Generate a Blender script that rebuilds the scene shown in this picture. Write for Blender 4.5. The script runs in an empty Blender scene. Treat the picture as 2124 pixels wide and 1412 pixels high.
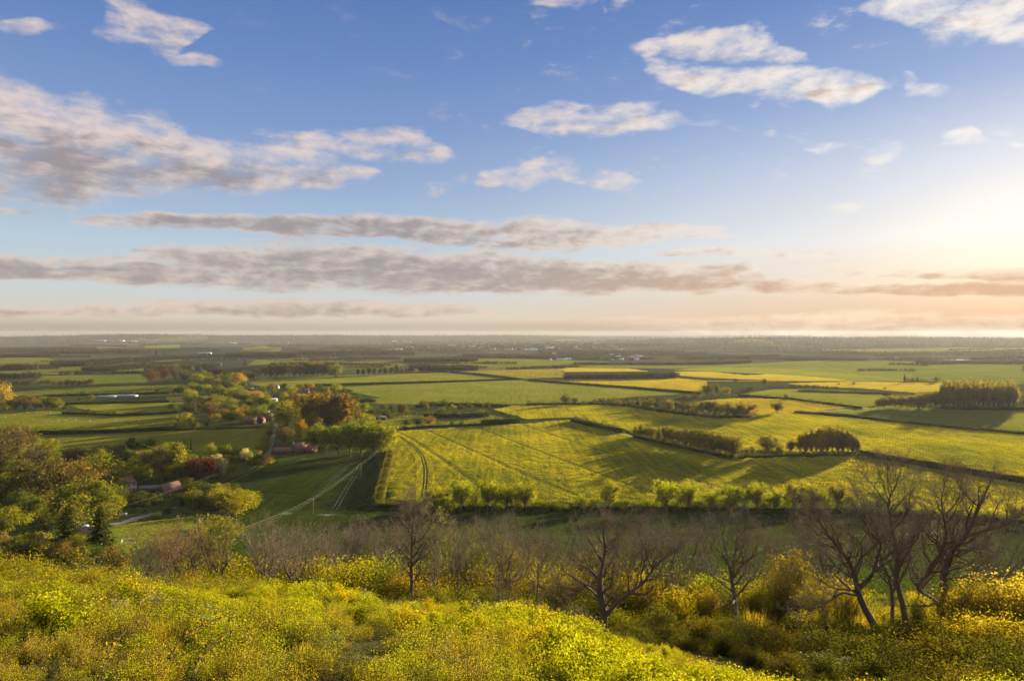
import bpy, math, random
import numpy as np
from math import radians, sin, cos, tan, atan, atan2, sqrt, pi
scene = bpy.context.scene
COL = scene.collection
# ------------------------------------------------------------------ camera
F = 1416.0            # focal length in photo pixels (24 mm on 36 mm)
CX, EY = 1062.0, 694.0  # column straight ahead, row of the eye level
H = 100.0             # eye height above the plain
cam_d = bpy.data.cameras.new('camera'); cam = bpy.data.objects.new('camera', cam_d)
COL.objects.link(cam); scene.camera = cam
cam_d.sensor_width = 36.0; cam_d.lens = 24.0
cam.location = (0, 0, H); cam.rotation_euler = (radians(90), 0, 0)
cam_d.shift_y = -(706.0 - EY) / 2124.0
cam_d.clip_start = 0.1; cam_d.clip_end = 90000
vs = scene.view_settings
scene.display_settings.display_device = 'sRGB'
vs.view_transform = 'Standard'; vs.look = 'None'; vs.gamma = 1.0; vs.use_curve_mapping = False
EXPOSURE = 1.85
vs.exposure = EXPOSURE
cy = scene.cycles
cy.max_bounces = 5; cy.diffuse_bounces = 2; cy.glossy_bounces = 1; cy.transmission_bounces = 4
cy.transparent_max_bounces = 8; cy.volume_bounces = 0
cy.use_denoising = True
cy.use_adaptive_sampling = False
cy.caustics_reflective = False; cy.caustics_refractive = False
cy.sample_clamp_indirect = 4.0
# ------------------------------------------------------------------ sun
SUN_AZ, SUN_EL = radians(40.0), radians(6.3)
sd = np.array([sin(SUN_AZ)*cos(SUN_EL), cos(SUN_AZ)*cos(SUN_EL), sin(SUN_EL)])
sun_d = bpy.data.lights.new('sun', 'SUN'); sun = bpy.data.objects.new('sun', sun_d)
COL.objects.link(sun)
sun_d.energy = 5.0; sun_d.angle = radians(0.5); sun_d.color = (1.0, 0.85, 0.58)
sun.location = (0, 0, 200)
sun.rotation_euler = (radians(90) - SUN_EL, 0, pi - SUN_AZ)
# ------------------------------------------------------------------ world: sky with clouds
world = bpy.data.worlds.new('World'); scene.world = world
world.use_nodes = True
nt = world.node_tree; nt.nodes.clear()
def N(t, **kw):
    n = nt.nodes.new(t)
    for k, v in kw.items(): setattr(n, k, v)
    return n
def L(a, b): nt.links.new(a, b)
def setin(sock, v):
    if hasattr(v, 'is_output'): L(v, sock)
    else: sock.default_value = v
def M(op, a, b=0.0, c=None, clamp=False):
    n = N('ShaderNodeMath', operation=op); n.use_clamp = clamp
    setin(n.inputs[0], a); setin(n.inputs[1], b)
    if c is not None: setin(n.inputs[2], c)
    return n.outputs[0]
def VM(op, a, b=None, s=None):
    n = N('ShaderNodeVectorMath', operation=op)
    setin(n.inputs[0], a)
    if b is not None: setin(n.inputs[1], b)
    if s is not None: setin(n.inputs['Scale'], s)
    return n.outputs['Value'] if op in ('LENGTH', 'DOT_PRODUCT', 'DISTANCE') else n.outputs['Vector']
def MR(v, a, b, c, d, smooth=True):
    n = N('ShaderNodeMapRange'); n.interpolation_type = 'SMOOTHSTEP' if smooth else 'LINEAR'
    for s, x in zip(n.inputs[:5], (v, a, b, c, d)): setin(s, x)
    return n.outputs[0]
def MIX(f, a, b, mode='MIX'):
    n = N('ShaderNodeMix', data_type='RGBA', blend_type=mode)
    setin(n.inputs[0], f); setin(n.inputs[6], a); setin(n.inputs[7], b)
    return n.outputs[2]
def COMB(x, y, z=0.0):
    n = N('ShaderNodeCombineXYZ')
    for s, v in zip(n.inputs, (x, y, z)): setin(s, v)
    return n.outputs[0]
def NOISE(v, scale, detail, rough=0.55, lac=2.0, dist=0.0):
    n = N('ShaderNodeTexNoise'); n.noise_dimensions = '3D'
    L(v, n.inputs['Vector'])
    n.inputs['Scale'].default_value = scale; n.inputs['Detail'].default_value = detail
    n.inputs['Roughness'].default_value = rough; n.inputs['Lacunarity'].default_value = lac
    n.inputs['Distortion'].default_value = dist
    return n
tc = N('ShaderNodeTexCoord')
dirv = VM('NORMALIZE', tc.outputs['Generated'])
sep = N('ShaderNodeSeparateXYZ'); L(dirv, sep.inputs[0])
X, Y, Z = sep.outputs
az = M('ARCTAN2', X, Y)
el = M('ARCSINE', Z)

sky = N('ShaderNodeTexSky', sky_type='NISHITA')
sky.sun_disc = False; sky.sun_elevation = SUN_EL; sky.sun_rotation = SUN_AZ
sky.altitude = 100; sky.air_density = 1.0; sky.dust_density = 0.6; sky.ozone_density = 3.0
SKY_STRENGTH = 0.10
def lin(c):
    c = c/255.0
    return c/12.92 if c <= 0.04045 else ((c+0.055)/1.055)**2.4
def srgb(r, g, b, k=1.0): return (lin(r)*k, lin(g)*k, lin(b)*k, 1.0)
SK = 1.0 / (SKY_STRENGTH * 2**EXPOSURE)      # turns a display colour into sky radiance
def RAMP(fac, stops, k=SK):
    # colour ramp over 0..1 kept in range and scaled afterwards
    r = N('ShaderNodeValToRGB'); r.color_ramp.interpolation = 'LINEAR'
    e = r.color_ramp.elements
    while len(e) > 1: e.remove(e[-1])
    e[0].position = stops[0][0]; e[0].color = srgb(*stops[0][1])
    for p, c in stops[1:]:
        q = e.new(p); q.color = srgb(*c)
    L(fac, r.inputs[0])
    return VM('SCALE', r.outputs[0], s=k)
cg = VM('DOT_PRODUCT', dirv, tuple(float(v) for v in sd))
ang = M('ARCCOSINE', M('MINIMUM', cg, 0.99999))
t_el = M('MULTIPLY', el, 2.0, clamp=True)           # 0 .. 0.5 rad
# clear air away from the sun, from the horizon up
away = RAMP(t_el, [(0.0,(176,155,138)), (0.018,(200,181,161)), (0.045,(214,202,186)), (0.12,(204,212,213)), (0.24,(186,205,220)),
                   (0.40,(153,176,212)), (0.58,(124,152,203)), (0.78,(99,131,191)), (1.0,(80,112,178))])
near = RAMP(t_el, [(0.0,(112,64,26)), (0.018,(196,134,84)), (0.04,(228,176,130)), (0.12,(250,222,188)), (0.25,(246,242,238)),
                   (0.42,(212,221,236)), (0.62,(152,176,219)), (0.85,(112,145,204)), (1.0,(98,134,197))])
f_near = M('POWER', MR(ang, radians(56), radians(2), 0.0, 1.0), 1.25)
base = MIX(f_near, away, near)
# Nishita sky, its bright aureole compressed, carries part of the colour and all directions behind the camera
nsc = VM('DIVIDE', sky.outputs[0], VM('ADD', VM('SCALE', sky.outputs[0], s=0.45), (1.0, 1.0, 1.0)))
base = MIX(0.10, base, VM('SCALE', nsc, s=1.3))
# forward scattering round the low sun
ang2 = M('ARCCOSINE', M('MINIMUM', VM('DOT_PRODUCT', dirv, (sin(SUN_AZ)*cos(radians(4.5)), cos(SUN_AZ)*cos(radians(4.5)), sin(radians(4.5)))), 0.99999))
gl = M('MULTIPLY', M('POWER', MR(ang2, radians(26), 0.0, 0.0, 1.0), 2.6), MR(el, radians(-0.5), radians(4.5), 0.0, 1.0))
base = VM('ADD', base, VM('SCALE', srgb(255,216,152)[:3], s=M('MULTIPLY', gl, SK*0.30)))

# ---- clouds: soft masses placed by azimuth and elevation, broken up by noise on a cloud plane
zz = M('ADD', M('MAXIMUM', Z, 0.0), 0.045)
P = COMB(M('DIVIDE', X, zz), M('DIVIDE', Y, zz), 0.0)
AE = COMB(az, el, 0.0)
wn = NOISE(VM('MULTIPLY', AE, (1.0, 2.2, 1.0)), 9.0, 2.0, 0.6)
warp = VM('MULTIPLY', VM('SUBTRACT', wn.outputs['Color'], (0.5, 0.5, 0.5)), (0.09, 0.035, 0.0))
t_az = lambda a: M('MULTIPLY_ADD', a, 1.0/2.2, 0.5)
def sep_xy(v):
    q = N('ShaderNodeSeparateXYZ'); L(v, q.inputs[0]); return q.outputs[0], q.outputs[1]
def layer(pts, vec, dark):
    # one sheet of cloud: upper edge, lower edge, weight and shade as functions of azimuth
    a, e = sep_xy(vec)
    r = N('ShaderNodeValToRGB'); cr = r.color_ramp; cr.interpolation = 'LINEAR'
    els = cr.elements
    while len(els) > 1: els.remove(els[-1])
    for i, (px, yt, yb, wt, dk) in enumerate(pts):
        u = (px-CX)/F; q = sqrt(1+u*u)
        pos = atan(u)/2.2 + 0.5
        if i == 0: el_ = els[0]; el_.position = pos
        else: el_ = els.new(pos)
        el_.color = (atan((EY-yt)/F/q)*2, atan((EY-yb)/F/q)*2, wt/1.25, dk)
    L(t_az(a), r.inputs[0])
    q = N('ShaderNodeSeparateColor'); L(r.outputs[0], q.inputs[0])
    top, bot, wt = M('MULTIPLY', q.outputs[0], 0.5), M('MULTIPLY', q.outputs[1], 0.5), M('MULTIPLY', q.outputs[2], 1.25)
    t = M('DIVIDE', M('SUBTRACT', top, e), M('MAXIMUM', M('SUBTRACT', top, bot), 0.0005))   # 0 top .. 1 bottom
    s_ = M('MULTIPLY_ADD', t, 2.0, -1.0)
    m = M('MULTIPLY', MR(M('MULTIPLY', s_, s_), 1.7, 0.1, 0.0, 1.0), wt)
    d = M('MULTIPLY', M('MULTIPLY', r.outputs[1], MR(t, dark[0], dark[1], 0.0, 1.0)), m)
    return m, d
A_ = [(-300,50,80,.7,.3),(0,45,80,.8,.3),(80,36,80,.95,.2),(150,52,74,.6,.1),(178,60,75,.15,0),(205,25,80,.8,.1),(250,2,85,1.1,.1),(310,5,102,1.1,.2),(360,28,106,.95,.1),(410,34,62,.8,0),(445,42,52,0,0),
      (1085,-8,5,0,0),(1120,-18,20,.8,0),(1190,-24,30,.95,0),(1260,-15,12,.5,0),(1277,90,105,0,0),(1315,82,122,1.0,.1),(1400,66,128,1.15,.15),(1510,60,130,1.2,.2),(1600,70,132,1.1,.1),(1680,98,134,.8,0),(1715,115,132,0,0),
      (1755,-10,5,0,0),(1800,-14,30,.8,0),(1860,-30,48,.9,.1),(1910,-35,78,1.0,.1),(1990,-40,92,1.1,.1),(2124,-50,90,1.15,.1),(2600,-60,90,1.1,.1)]
B_ = [(-300,105,135,.6,0),(0,108,132,.6,0),(35,118,130,0,0),(268,84,95,0,0),(305,90,110,.75,0),(350,103,130,.8,0),(392,108,142,.8,0),(440,108,142,.85,0),(475,128,140,0,0),
      (1290,118,130,0,0),(1325,116,158,1.0,0),(1400,126,180,1.1,0),(1480,124,190,1.15,.1),(1560,126,202,1.2,.1),(1640,133,207,1.2,.1),(1720,146,218,1.15,.1),(1790,163,220,1.05,0),(1832,185,206,0,0),(1850,155,170,0,0),(1882,152,192,.8,0),(1940,168,206,.85,0),(1978,185,200,0,0)]
C_ = [(-600,120,440,1.3,.75),(0,148,430,1.3,.75),(60,165,430,1.3,.8),(120,182,426,1.3,.8),(180,200,420,1.3,.8),(250,218,410,1.3,.7),(310,230,410,1.25,.65),(365,255,406,1.2,.65),(400,292,400,1.15,.9),(450,304,396,1.15,.9),(500,298,398,1.15,.75),(560,290,397,1.15,.45),(620,300,394,1.1,.4),(700,318,389,1.05,.3),(760,344,375,.85,.2),(795,355,364,0,0),
      (865,375,395,0,0),(905,352,407,.62,0),(955,350,397,.65,0),(978,364,386,.15,0),(1000,355,388,.8,0),(1045,352,397,.85,0),(1085,350,406,.85,0),(1115,320,382,.95,0),(1150,316,366,1.0,0),(1215,335,384,.9,0),(1260,343,392,.95,0),(1325,371,390,.75,0),(1350,378,384,0,0),(1675,430,440,0,0),(1760,417,449,.85,0),(1860,424,432,0,0)]
D_ = [(-300,200,215,.2,0),(215,190,215,.0,0),(250,190,218,.55,0),(290,205,218,.0,0),(500,252,270,0,0),(545,260,295,.75,.2),(620,272,322,.8,.3),(700,268,332,.9,.3),(820,258,332,.95,.1),(885,270,334,.95,0),(925,300,340,.85,0),(970,325,335,0.1,0),(1035,245,258,.3,0),(1085,233,277,.85,0),(1135,220,292,1.1,.1),(1200,218,290,1.15,.2),(1330,210,282,1.1,.1),(1395,218,264,.9,0),(1445,236,252,.35,0),(1510,250,275,.35,0),(1552,278,285,0.0,0),(1580,268,290,.8,0),(1632,280,290,.2,0),(1690,293,314,.75,0),(1760,300,320,.15,0),(1800,298,342,.88,0),(1850,297,337,.75,0),(1905,305,320,0.1,0),(1950,278,310,.95,0),(2015,261,307,1.0,0),(2070,290,305,.35,0),(2150,294,305,.55,0)]
E_ = [(-300,425,447,.9,.8),(0,429,446,.85,.8),(85,440,447,0,.5),(130,455,464,.2,.5),(220,441,472,.7,.8),(330,440,472,.9,.9),(450,446,478,1.0,1),(600,444,488,1.1,1),(800,443,492,1.15,1),(900,453,502,1.1,.9),(1000,458,518,1.05,.7),(1100,450,522,1.1,.55),(1200,460,522,1.1,.5),(1300,464,512,1.0,.3),(1400,467,495,.85,.1),(1500,469,495,.8,0),(1575,486,493,0,0)]
F_ = [(-400,526,570,1.15,.9),(0,532,574,1.15,.9),(100,537,578,1.15,.85),(200,532,586,1.1,.8),(300,517,592,1.1,.8),(400,506,595,1.0,.8),(500,503,598,1.1,.8),(650,498,603,1.15,.9),(800,508,607,1.15,.95),(950,522,609,1.2,1),(1100,532,610,1.25,1),(1250,537,610,1.2,1),(1400,543,608,1.1,.95),(1550,548,607,.95,.9),(1610,578,611,1.15,.9),(1750,586,613,1.15,.95),(1850,588,614,1.2,1),(2000,584,615,1.25,1),(2124,580,616,1.25,1),(2600,578,616,1.25,1)]
G_ = [(1330,524,528,0,0),(1400,515,532,.85,.6),(1500,511,534,.9,.6),(1600,517,538,.75,.2),(1720,524,540,.5,0),(1790,552,576,.6,.2),(1900,560,582,.95,.7),(2000,556,584,1.0,.8),(2124,553,584,1.05,.8),(2600,553,580,1.0,.8)]
H_ = [(-400,638,658,.7,.5),(0,638,658,.7,.5),(150,634,657,.8,.6),(300,624,656,.95,.6),(500,620,657,1.1,.7),(700,620,657,1.1,.7),(850,628,657,1.0,.6),(1000,637,656,.75,.4),(1080,645,654,.15,0),(1200,658,678,.35,.2),(1400,658,688,.6,.3),(1600,652,694,.75,.4),(1750,642,694,.85,.5),(1900,640,694,.85,.5),(2050,652,694,.7,.4),(2600,658,692,.7,.4)]
AEh = VM('ADD', AE, warp); AEl = VM('ADD', AE, VM('MULTIPLY', warp, (1.6, 0.36, 0.0)))
Q = VM('MULTIPLY', VM('ADD', AE, VM('SCALE', warp, s=0.25)), (1.0, 2.1, 1.0))
n1 = NOISE(Q, 15.0, 7.0, 0.60, dist=0.10); fb = n1.outputs[0]
n2 = NOISE(VM('ADD', Q, (0.010, -0.012, 0.0)), 15.0, 3.0, 0.60, dist=0.10)
relief = M('SUBTRACT', fb, n2.outputs[0])
nb = NOISE(VM('MULTIPLY', AEh, (2.2, 10.0, 1.0)), 6.0, 6.0, 0.64)
mh, dh = None, None
for ly, dk in ((A_, (.2,.8)), (B_, (.2,.8)), (C_, (.22,.55)), (D_, (.2,.7))):
    m, d = layer(ly, AEh, dk)
    mh = m if mh is None else M('MAXIMUM', mh, m); dh = d if dh is None else M('MAXIMUM', dh, d)
mb, db = None, None
for ly, dk in ((E_, (-.2,.4)), (F_, (-.25,.55)), (G_, (.0,.7)), (H_, (.0,.6))):
    m, d = layer(ly, AEl, dk)
    mb = m if mb is None else M('MAXIMUM', mb, m); db = d if db is None else M('MAXIMUM', db, d)
fb2 = M('ADD', M('MULTIPLY', nb.outputs[0], 0.72), M('MULTIPLY', fb, 0.28))
fb3 = M('ADD', M('MULTIPLY', nb.outputs[0], 0.22), M('MULTIPLY', fb, 0.78))
d_hi = MR(M('ADD', mh, M('MULTIPLY', M('SUBTRACT', fb3, 0.52), 4.6)), 0.10, 1.6, 0.0, 1.0)
d_hi = M('MULTIPLY', d_hi, MR(mh, 0.01, 0.30, 0.0, 1.0))
d_bd = MR(M('ADD', mb, M('MULTIPLY', M('SUBTRACT', fb2, 0.50), 4.6)), -0.05, 1.05, 0.0, 1.0)
d_bd = M('MULTIPLY', d_bd, MR(mb, 0.01, 0.25, 0.0, 1.0))
# stray wisps and small puffs between the larger clouds
ws = M('MULTIPLY', MR(M('ADD', fb3, M('MULTIPLY', mh, 0.0)), 0.545, 0.76, 0.0, 0.8), M('MULTIPLY', MR(el, 0.16, 0.26, 0.0, 1.0), MR(az, -0.35, 0.25, 0.15, 1.0)))
d_hi = M('MAXIMUM', d_hi, ws)
dens = M('MAXIMUM', M('MULTIPLY', d_hi, 0.90), M('MULTIPLY', d_bd, 0.88))
m_dk = M('MAXIMUM', dh, db)
# lit and shaded cloud colours shift from rosy grey away from the sun to cream near it
lit = MIX(f_near, srgb(232,214,204,SK), srgb(255,249,238,SK*1.05))
shd = MIX(f_near, srgb(157,146,146,SK), srgb(214,180,150,SK))
midlow = MR(el, radians(15), radians(7), 0.0, 0.65)
lit = MIX(midlow, lit, MIX(f_near, srgb(208,194,184,SK), srgb(255,240,220,SK)))
lowwarm = MR(el, radians(7), radians(1), 0.0, 1.0)
lit = MIX(M('MULTIPLY', lowwarm, 0.6), lit, MIX(f_near, srgb(226,200,176,SK), srgb(255,216,164,SK)))
shd = MIX(M('MULTIPLY', lowwarm, 0.6), shd, MIX(f_near, srgb(176,160,146,SK), srgb(226,172,128,SK)))
thick = M('ADD', M('MULTIPLY', m_dk, 0.80), M('MULTIPLY', M('SUBTRACT', fb2, 0.5), 2.4))
thick = M('SUBTRACT', thick, M('MULTIPLY', relief, 2.6))
ccol = MIX(MR(thick, -0.05, 1.15, 0.0, 1.0), lit, shd)
base = MIX(dens, base, ccol)
# added fill: unseen sky above the view whitened to lift the ambient light
base = MIX(MR(el, radians(31), radians(50), 0.0, 0.85), base, srgb(226,222,220,SK))
# the last degree of sky is dimmed by the thick low air (the haze in front adds its own light)
base = VM('SCALE', base, s=MR(el, radians(0.0), radians(1.5), 0.60, 1.0))
# below the horizon: dull ground glow (hidden by the terrain)
base = MIX(MR(Z, -0.01, -0.03, 0.0, 1.0), base, srgb(120,110,80,SK*0.6))
bg = N('ShaderNodeBackground'); bg.inputs['Strength'].default_value = SKY_STRENGTH
wo = N('ShaderNodeOutputWorld'); L(bg.outputs[0], wo.inputs[0])
L(base, bg.inputs[0])
world.cycles.sampling_method = 'MANUAL'; world.cycles.sample_map_resolution = 512
# ------------------------------------------------------------------ ground height
UK = np.array([-0.9, -0.4, -0.1, 0.13, 0.4, 0.8])
DK = np.array([1.0, 8, 15, 25, 40, 55, 80, 120, 160, 200, 250, 300, 350, 400, 470])
_s = np.array([.292, .304, .340, .387, .437, .462])
VK = np.array([
    _s*1.0 + 1.7/1.0,
    _s + 1.7/8, _s + 1.7/15, [.388, .394, .418, .455, .505, .530],
    [.392, .396, .416, .462, .462, .455],
    [.397, .401, .416, .458, .434, .427],
    [.411, .413, .420, .434, .422, .412],
    [.409, .410, .411, .414, .407, .402],
    [.378, .378, .378, .380, .378, .376],
    [.352]*6, [.322]*6, [.2975]*6, [.273]*6, [.250]*6, [100/470.0]*6])
DROP = VK * DK[:, None]
def hermite(xk, yk, x):
    # monotone-ish cubic through the first axis of yk
    x = np.clip(x, xk[0], xk[-1]); i = np.clip(np.searchsorted(xk, x) - 1, 0, len(xk)-2)
    h = xk[i+1]-xk[i]; t = (x-xk[i])/h
    d = np.diff(yk, axis=0)/np.diff(xk)[:, None]
    m = np.vstack([d[:1], (d[1:]+d[:-1])/2, d[-1:]])
    m[1:-1] = np.where(d[1:]*d[:-1] <= 0, 0, m[1:-1])
    return i, t, h, m
def ground_z(x, y):
    x = np.atleast_1d(np.asarray(x, float)); y = np.atleast_1d(np.asarray(y, float))
    yy = np.maximum(y, 1.0); u = np.clip(x/yy, UK[0], UK[-1])
    i, t, h, m = hermite(DK, DROP, yy)
    t = t[:, None]; hh = h[:, None]
    D = (2*t**3-3*t**2+1)*DROP[i] + (t**3-2*t**2+t)*hh*m[i] + (-2*t**3+3*t**2)*DROP[i+1] + (t**3-t**2)*hh*m[i+1]
    j = np.clip(np.searchsorted(UK, u)-1, 0, len(UK)-2)
    s = (u-UK[j])/(UK[j+1]-UK[j]); s = s*s*(3-2*s)
    k = np.arange(len(x))
    d = D[k, j]*(1-s) + D[k, j+1]*s
    z = H - d
    z = np.where(y < 1.0, H - DROP[0, 2] - 0.02*(1.0-y)*0, z)
    # low swells and wooded ridges far out on the plain
    r = np.sqrt(x*x+y*y)
    far = np.clip((y-1500)/2500, 0, 1)
    z = z + far*(6*np.sin(x/900+1.3)*np.sin(y/1100) + 5*np.sin(x/430+y/700))
    def ridge(cx, cy, rx, ry, hh_): return hh_*np.exp(-((x-cx)/rx)**2-((y-cy)/ry)**2)
    z = z + ridge(2600, 6600, 2200, 900, 62) + ridge(5200, 7600, 2600, 1100, 58) + ridge(-5600, 9500, 3000, 900, 84) \
          + ridge(-1500, 9800, 3000, 900, 62) + ridge(1500, 10500, 3000, 900, 60) + ridge(0, 14300, 30000, 900, 86) \
          + ridge(-1300, 4300, 700, 350, 16) + ridge(1000, 5200, 1500, 400, 24) + ridge(-700, 3300, 260, 180, 10)
    z = z + ridge(-8600, 13000, 2600, 500, 78) + ridge(-5600, 13200, 1500, 500, 40) + ridge(4200, 13000, 2200, 500, 30)
    return z
def gz(x, y): return float(ground_z(x, y)[0])
_DS = np.concatenate([np.arange(2, 600, 0.5), np.geomspace(600, 24000, 3000)])
def G(px, py, dmin=150.0):
    """ground point seen at photo pixel (px, py), searched from dmin outwards"""
    u, v = (px-CX)/F, (py-EY)/F
    ds = _DS[_DS >= dmin]
    zr = H - v*ds; zg = ground_z(u*ds, ds)
    hit = np.nonzero(zr <= zg)[0]
    if len(hit) == 0: d = ds[-1]
    elif hit[0] == 0: d = ds[0]
    else:
        k = hit[0]; a = zr[k-1]-zg[k-1]; b = zr[k]-zg[k]
        d = ds[k-1] + (ds[k]-ds[k-1])*a/(a-b)
    return u*d, d, gz(u*d, d)
def PD(px, d):
    x = (px-CX)/F*d
    return x, d, gz(x, d)
# ------------------------------------------------------------------ mesh helpers
def mk_mesh(name, V, faces, mats=(), midx=None, smooth=False, attr=None):
    """faces: list of int arrays (n,3) / (n,4) or list of index lists"""
    me = bpy.data.meshes.new(name)
    V = np.asarray(V, np.float32).reshape(-1, 3)
    if len(faces) and isinstance(faces[0], np.ndarray) and faces[0].ndim == 2:
        blocks = [np.asarray(f, np.int32) for f in faces if len(f)]
        idx = np.concatenate([b.ravel() for b in blocks]); tot = np.concatenate([np.full(len(b), b.shape[1], np.int32) for b in blocks])
    else:
        idx = np.array([i for f in faces for i in f], np.int32); tot = np.array([len(f) for f in faces], np.int32)
    st = np.concatenate([[0], np.cumsum(tot)[:-1]]).astype(np.int32)
    me.vertices.add(len(V)); me.vertices.foreach_set('co', V.ravel())
    me.loops.add(len(idx)); me.loops.foreach_set('vertex_index', idx)
    me.polygons.add(len(tot)); me.polygons.foreach_set('loop_start', st); me.polygons.foreach_set('loop_total', tot)
    if midx is not None: me.polygons.foreach_set('material_index', np.asarray(midx, np.int32))
    if smooth: me.polygons.foreach_set('use_smooth', np.ones(len(tot), bool))
    for m in mats: me.materials.append(m)
    if attr is not None:
        a = me.attributes.new('rnd', 'FLOAT', 'FACE'); a.data.foreach_set('value', np.asarray(attr, np.float32))
    me.update(calc_edges=True)
    return me
def link(name, me, parent=None, loc=None):
    o = bpy.data.objects.new(name, me); COL.objects.link(o)
    if parent is not None: o.parent = parent
    if loc is not None: o.location = loc
    return o
def tag(o, label=None, cat=None, group=None, kind=None):
    if label: o['label'] = label
    if cat: o['category'] = cat
    if group: o['group'] = group
    if kind: o['kind'] = kind
    return o
# ------------------------------------------------------------------ material helpers
class MatB:
    def __init__(s, name):
        s.m = bpy.data.materials.new(name); s.m.use_nodes = True
        s.nt = s.m.node_tree; s.nt.nodes.clear()
        s.out = s.n('ShaderNodeOutputMaterial')
    def n(s, t, **kw):
        q = s.nt.nodes.new(t)
        for k, v in kw.items(): setattr(q, k, v)
        return q
    def l(s, a, b): s.nt.links.new(a, b)
    def put(s, sock, v):
        if hasattr(v, 'is_output'): s.l(v, sock)
        else: sock.default_value = v
    def math(s, op, a, b=0.0, c=None, clamp=False):
        q = s.n('ShaderNodeMath', operation=op); q.use_clamp = clamp
        s.put(q.inputs[0], a); s.put(q.inputs[1], b)
        if c is not None: s.put(q.inputs[2], c)
        return q.outputs[0]
    def noise(s, vec, scale, detail=3.0, rough=0.55):
        q = s.n('ShaderNodeTexNoise'); s.l(vec, q.inputs['Vector'])
        q.inputs['Scale'].default_value = scale; q.inputs['Detail'].default_value = detail; q.inputs['Roughness'].default_value = rough
        return q.outputs[0]
    def mapr(s, v, a, b, c=0.0, d=1.0):
        q = s.n('ShaderNodeMapRange'); q.interpolation_type = 'SMOOTHSTEP'
        for k, x in zip(q.inputs[:5], (v, a, b, c, d)): s.put(k, x)
        return q.outputs[0]
    def mix(s, f, a, b, mode='MIX'):
        q = s.n('ShaderNodeMix', data_type='RGBA', blend_type=mode)
        s.put(q.inputs[0], f); s.put(q.inputs[6], c4(a)); s.put(q.inputs[7], c4(b))
        return q.outputs[2]
    def mapping(s, vec, scale=(1, 1, 1), rot=0.0):
        q = s.n('ShaderNodeMapping'); s.l(vec, q.inputs[0])
        q.inputs['Scale'].default_value = scale; q.inputs['Rotation'].default_value = (0, 0, rot)
        return q.outputs[0]
    def pos(s): return s.n('ShaderNodeNewGeometry').outputs['Position']
    def objco(s): return s.n('ShaderNodeTexCoord').outputs['Object']
    def rnd(s): return s.n('ShaderNodeObjectInfo').outputs['Random']
    def bsdf(s, col, rough=0.8, bump=None, dist=0.1, strength=1.0, spec=0.2):
        b = s.n('ShaderNodeBsdfPrincipled'); s.put(b.inputs['Base Color'], c4(col)); s.put(b.inputs['Roughness'], rough)
        b.inputs['Specular IOR Level'].default_value = spec
        if bump is not None:
            q = s.n('ShaderNodeBump'); s.l(bump, q.inputs['Height']); q.inputs['Distance'].default_value = dist; q.inputs['Strength'].default_value = strength
            s.l(q.outputs[0], b.inputs['Normal'])
        s.l(b.outputs[0], s.out.inputs[0]); return b
def c4(v):
    if hasattr(v, 'is_output'): return v
    return (v[0], v[1], v[2], 1.0)
def plain(name, col, rough=0.8, var=0.15, scale=3.0, spec=0.2):
    b = MatB(name); n_ = b.noise(b.objco(), scale, 4.0)
    lo = tuple(c*(1-var) for c in col); hi = tuple(min(1, c*(1+var)) for c in col)
    b.bsdf(b.mix(n_, lo, hi), rough, n_, 0.02, 0.5, spec); return b.m
# ------------------------------------------------------------------ ground sheet
def ground_mat():
    b = MatB('ground_grass'); p = b.pos()
    big = b.noise(p, 0.004, 5.0); mid = b.noise(p, 0.05, 5.0); fine = b.noise(p, 0.9, 4.0, 0.7)
    g = b.mix(b.mapr(big, .35, .65), (0.052, 0.066, 0.016), (0.076, 0.086, 0.022))
    g = b.mix(b.mapr(mid, .45, .75), g, (0.060, 0.068, 0.022))
    g = b.mix(b.math('MULTIPLY', fine, 0.7), g, (0.035, 0.050, 0.012))
    # parcels of the far plain: pasture, young corn, plough, rape
    vo = b.n('ShaderNodeTexVoronoi'); vo.feature = 'F1'
    b.l(b.mapping(p, (1/420.0, 1/900.0, 0.0), 0.4), vo.inputs['Vector']); vo.inputs['Scale'].default_value = 1.0
    r = b.n('ShaderNodeValToRGB'); r.color_ramp.interpolation = 'CONSTANT'
    e = r.color_ramp.elements; e[0].color = (0.072, 0.076, 0.034, 1); e[1].position = .3; e[1].color = (0.052, 0.056, 0.032, 1)
    for ps, cc in ((.55, (0.082, 0.090, 0.038, 1)), (.78, (0.080, 0.066, 0.040, 1)), (.9, (0.16, 0.14, 0.04, 1))):
        q = e.new(ps); q.color = cc
    sp = b.n('ShaderNodeSeparateColor'); b.l(vo.outputs['Color'], sp.inputs[0]); b.l(sp.outputs[0], r.inputs[0])
    sy = b.n('ShaderNodeSeparateXYZ'); b.l(p, sy.inputs[0])
    g = b.mix(b.mapr(sy.outputs[1], 1500, 2000), g, r.outputs[0])
    # near hillside: leaf litter and dry grass under the scrub
    nearf = b.mapr(sy.outputs[1], 160, 60)
    g = b.mix(b.math('MULTIPLY', nearf, 0.8), g, b.mix(fine, (0.028, 0.030, 0.010), (0.090, 0.075, 0.026)))
    b.bsdf(g, 0.9, b.noise(p, 0.6, 6.0, 0.75), 1.2, 1.0, 0.0)
    return b.m
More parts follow.
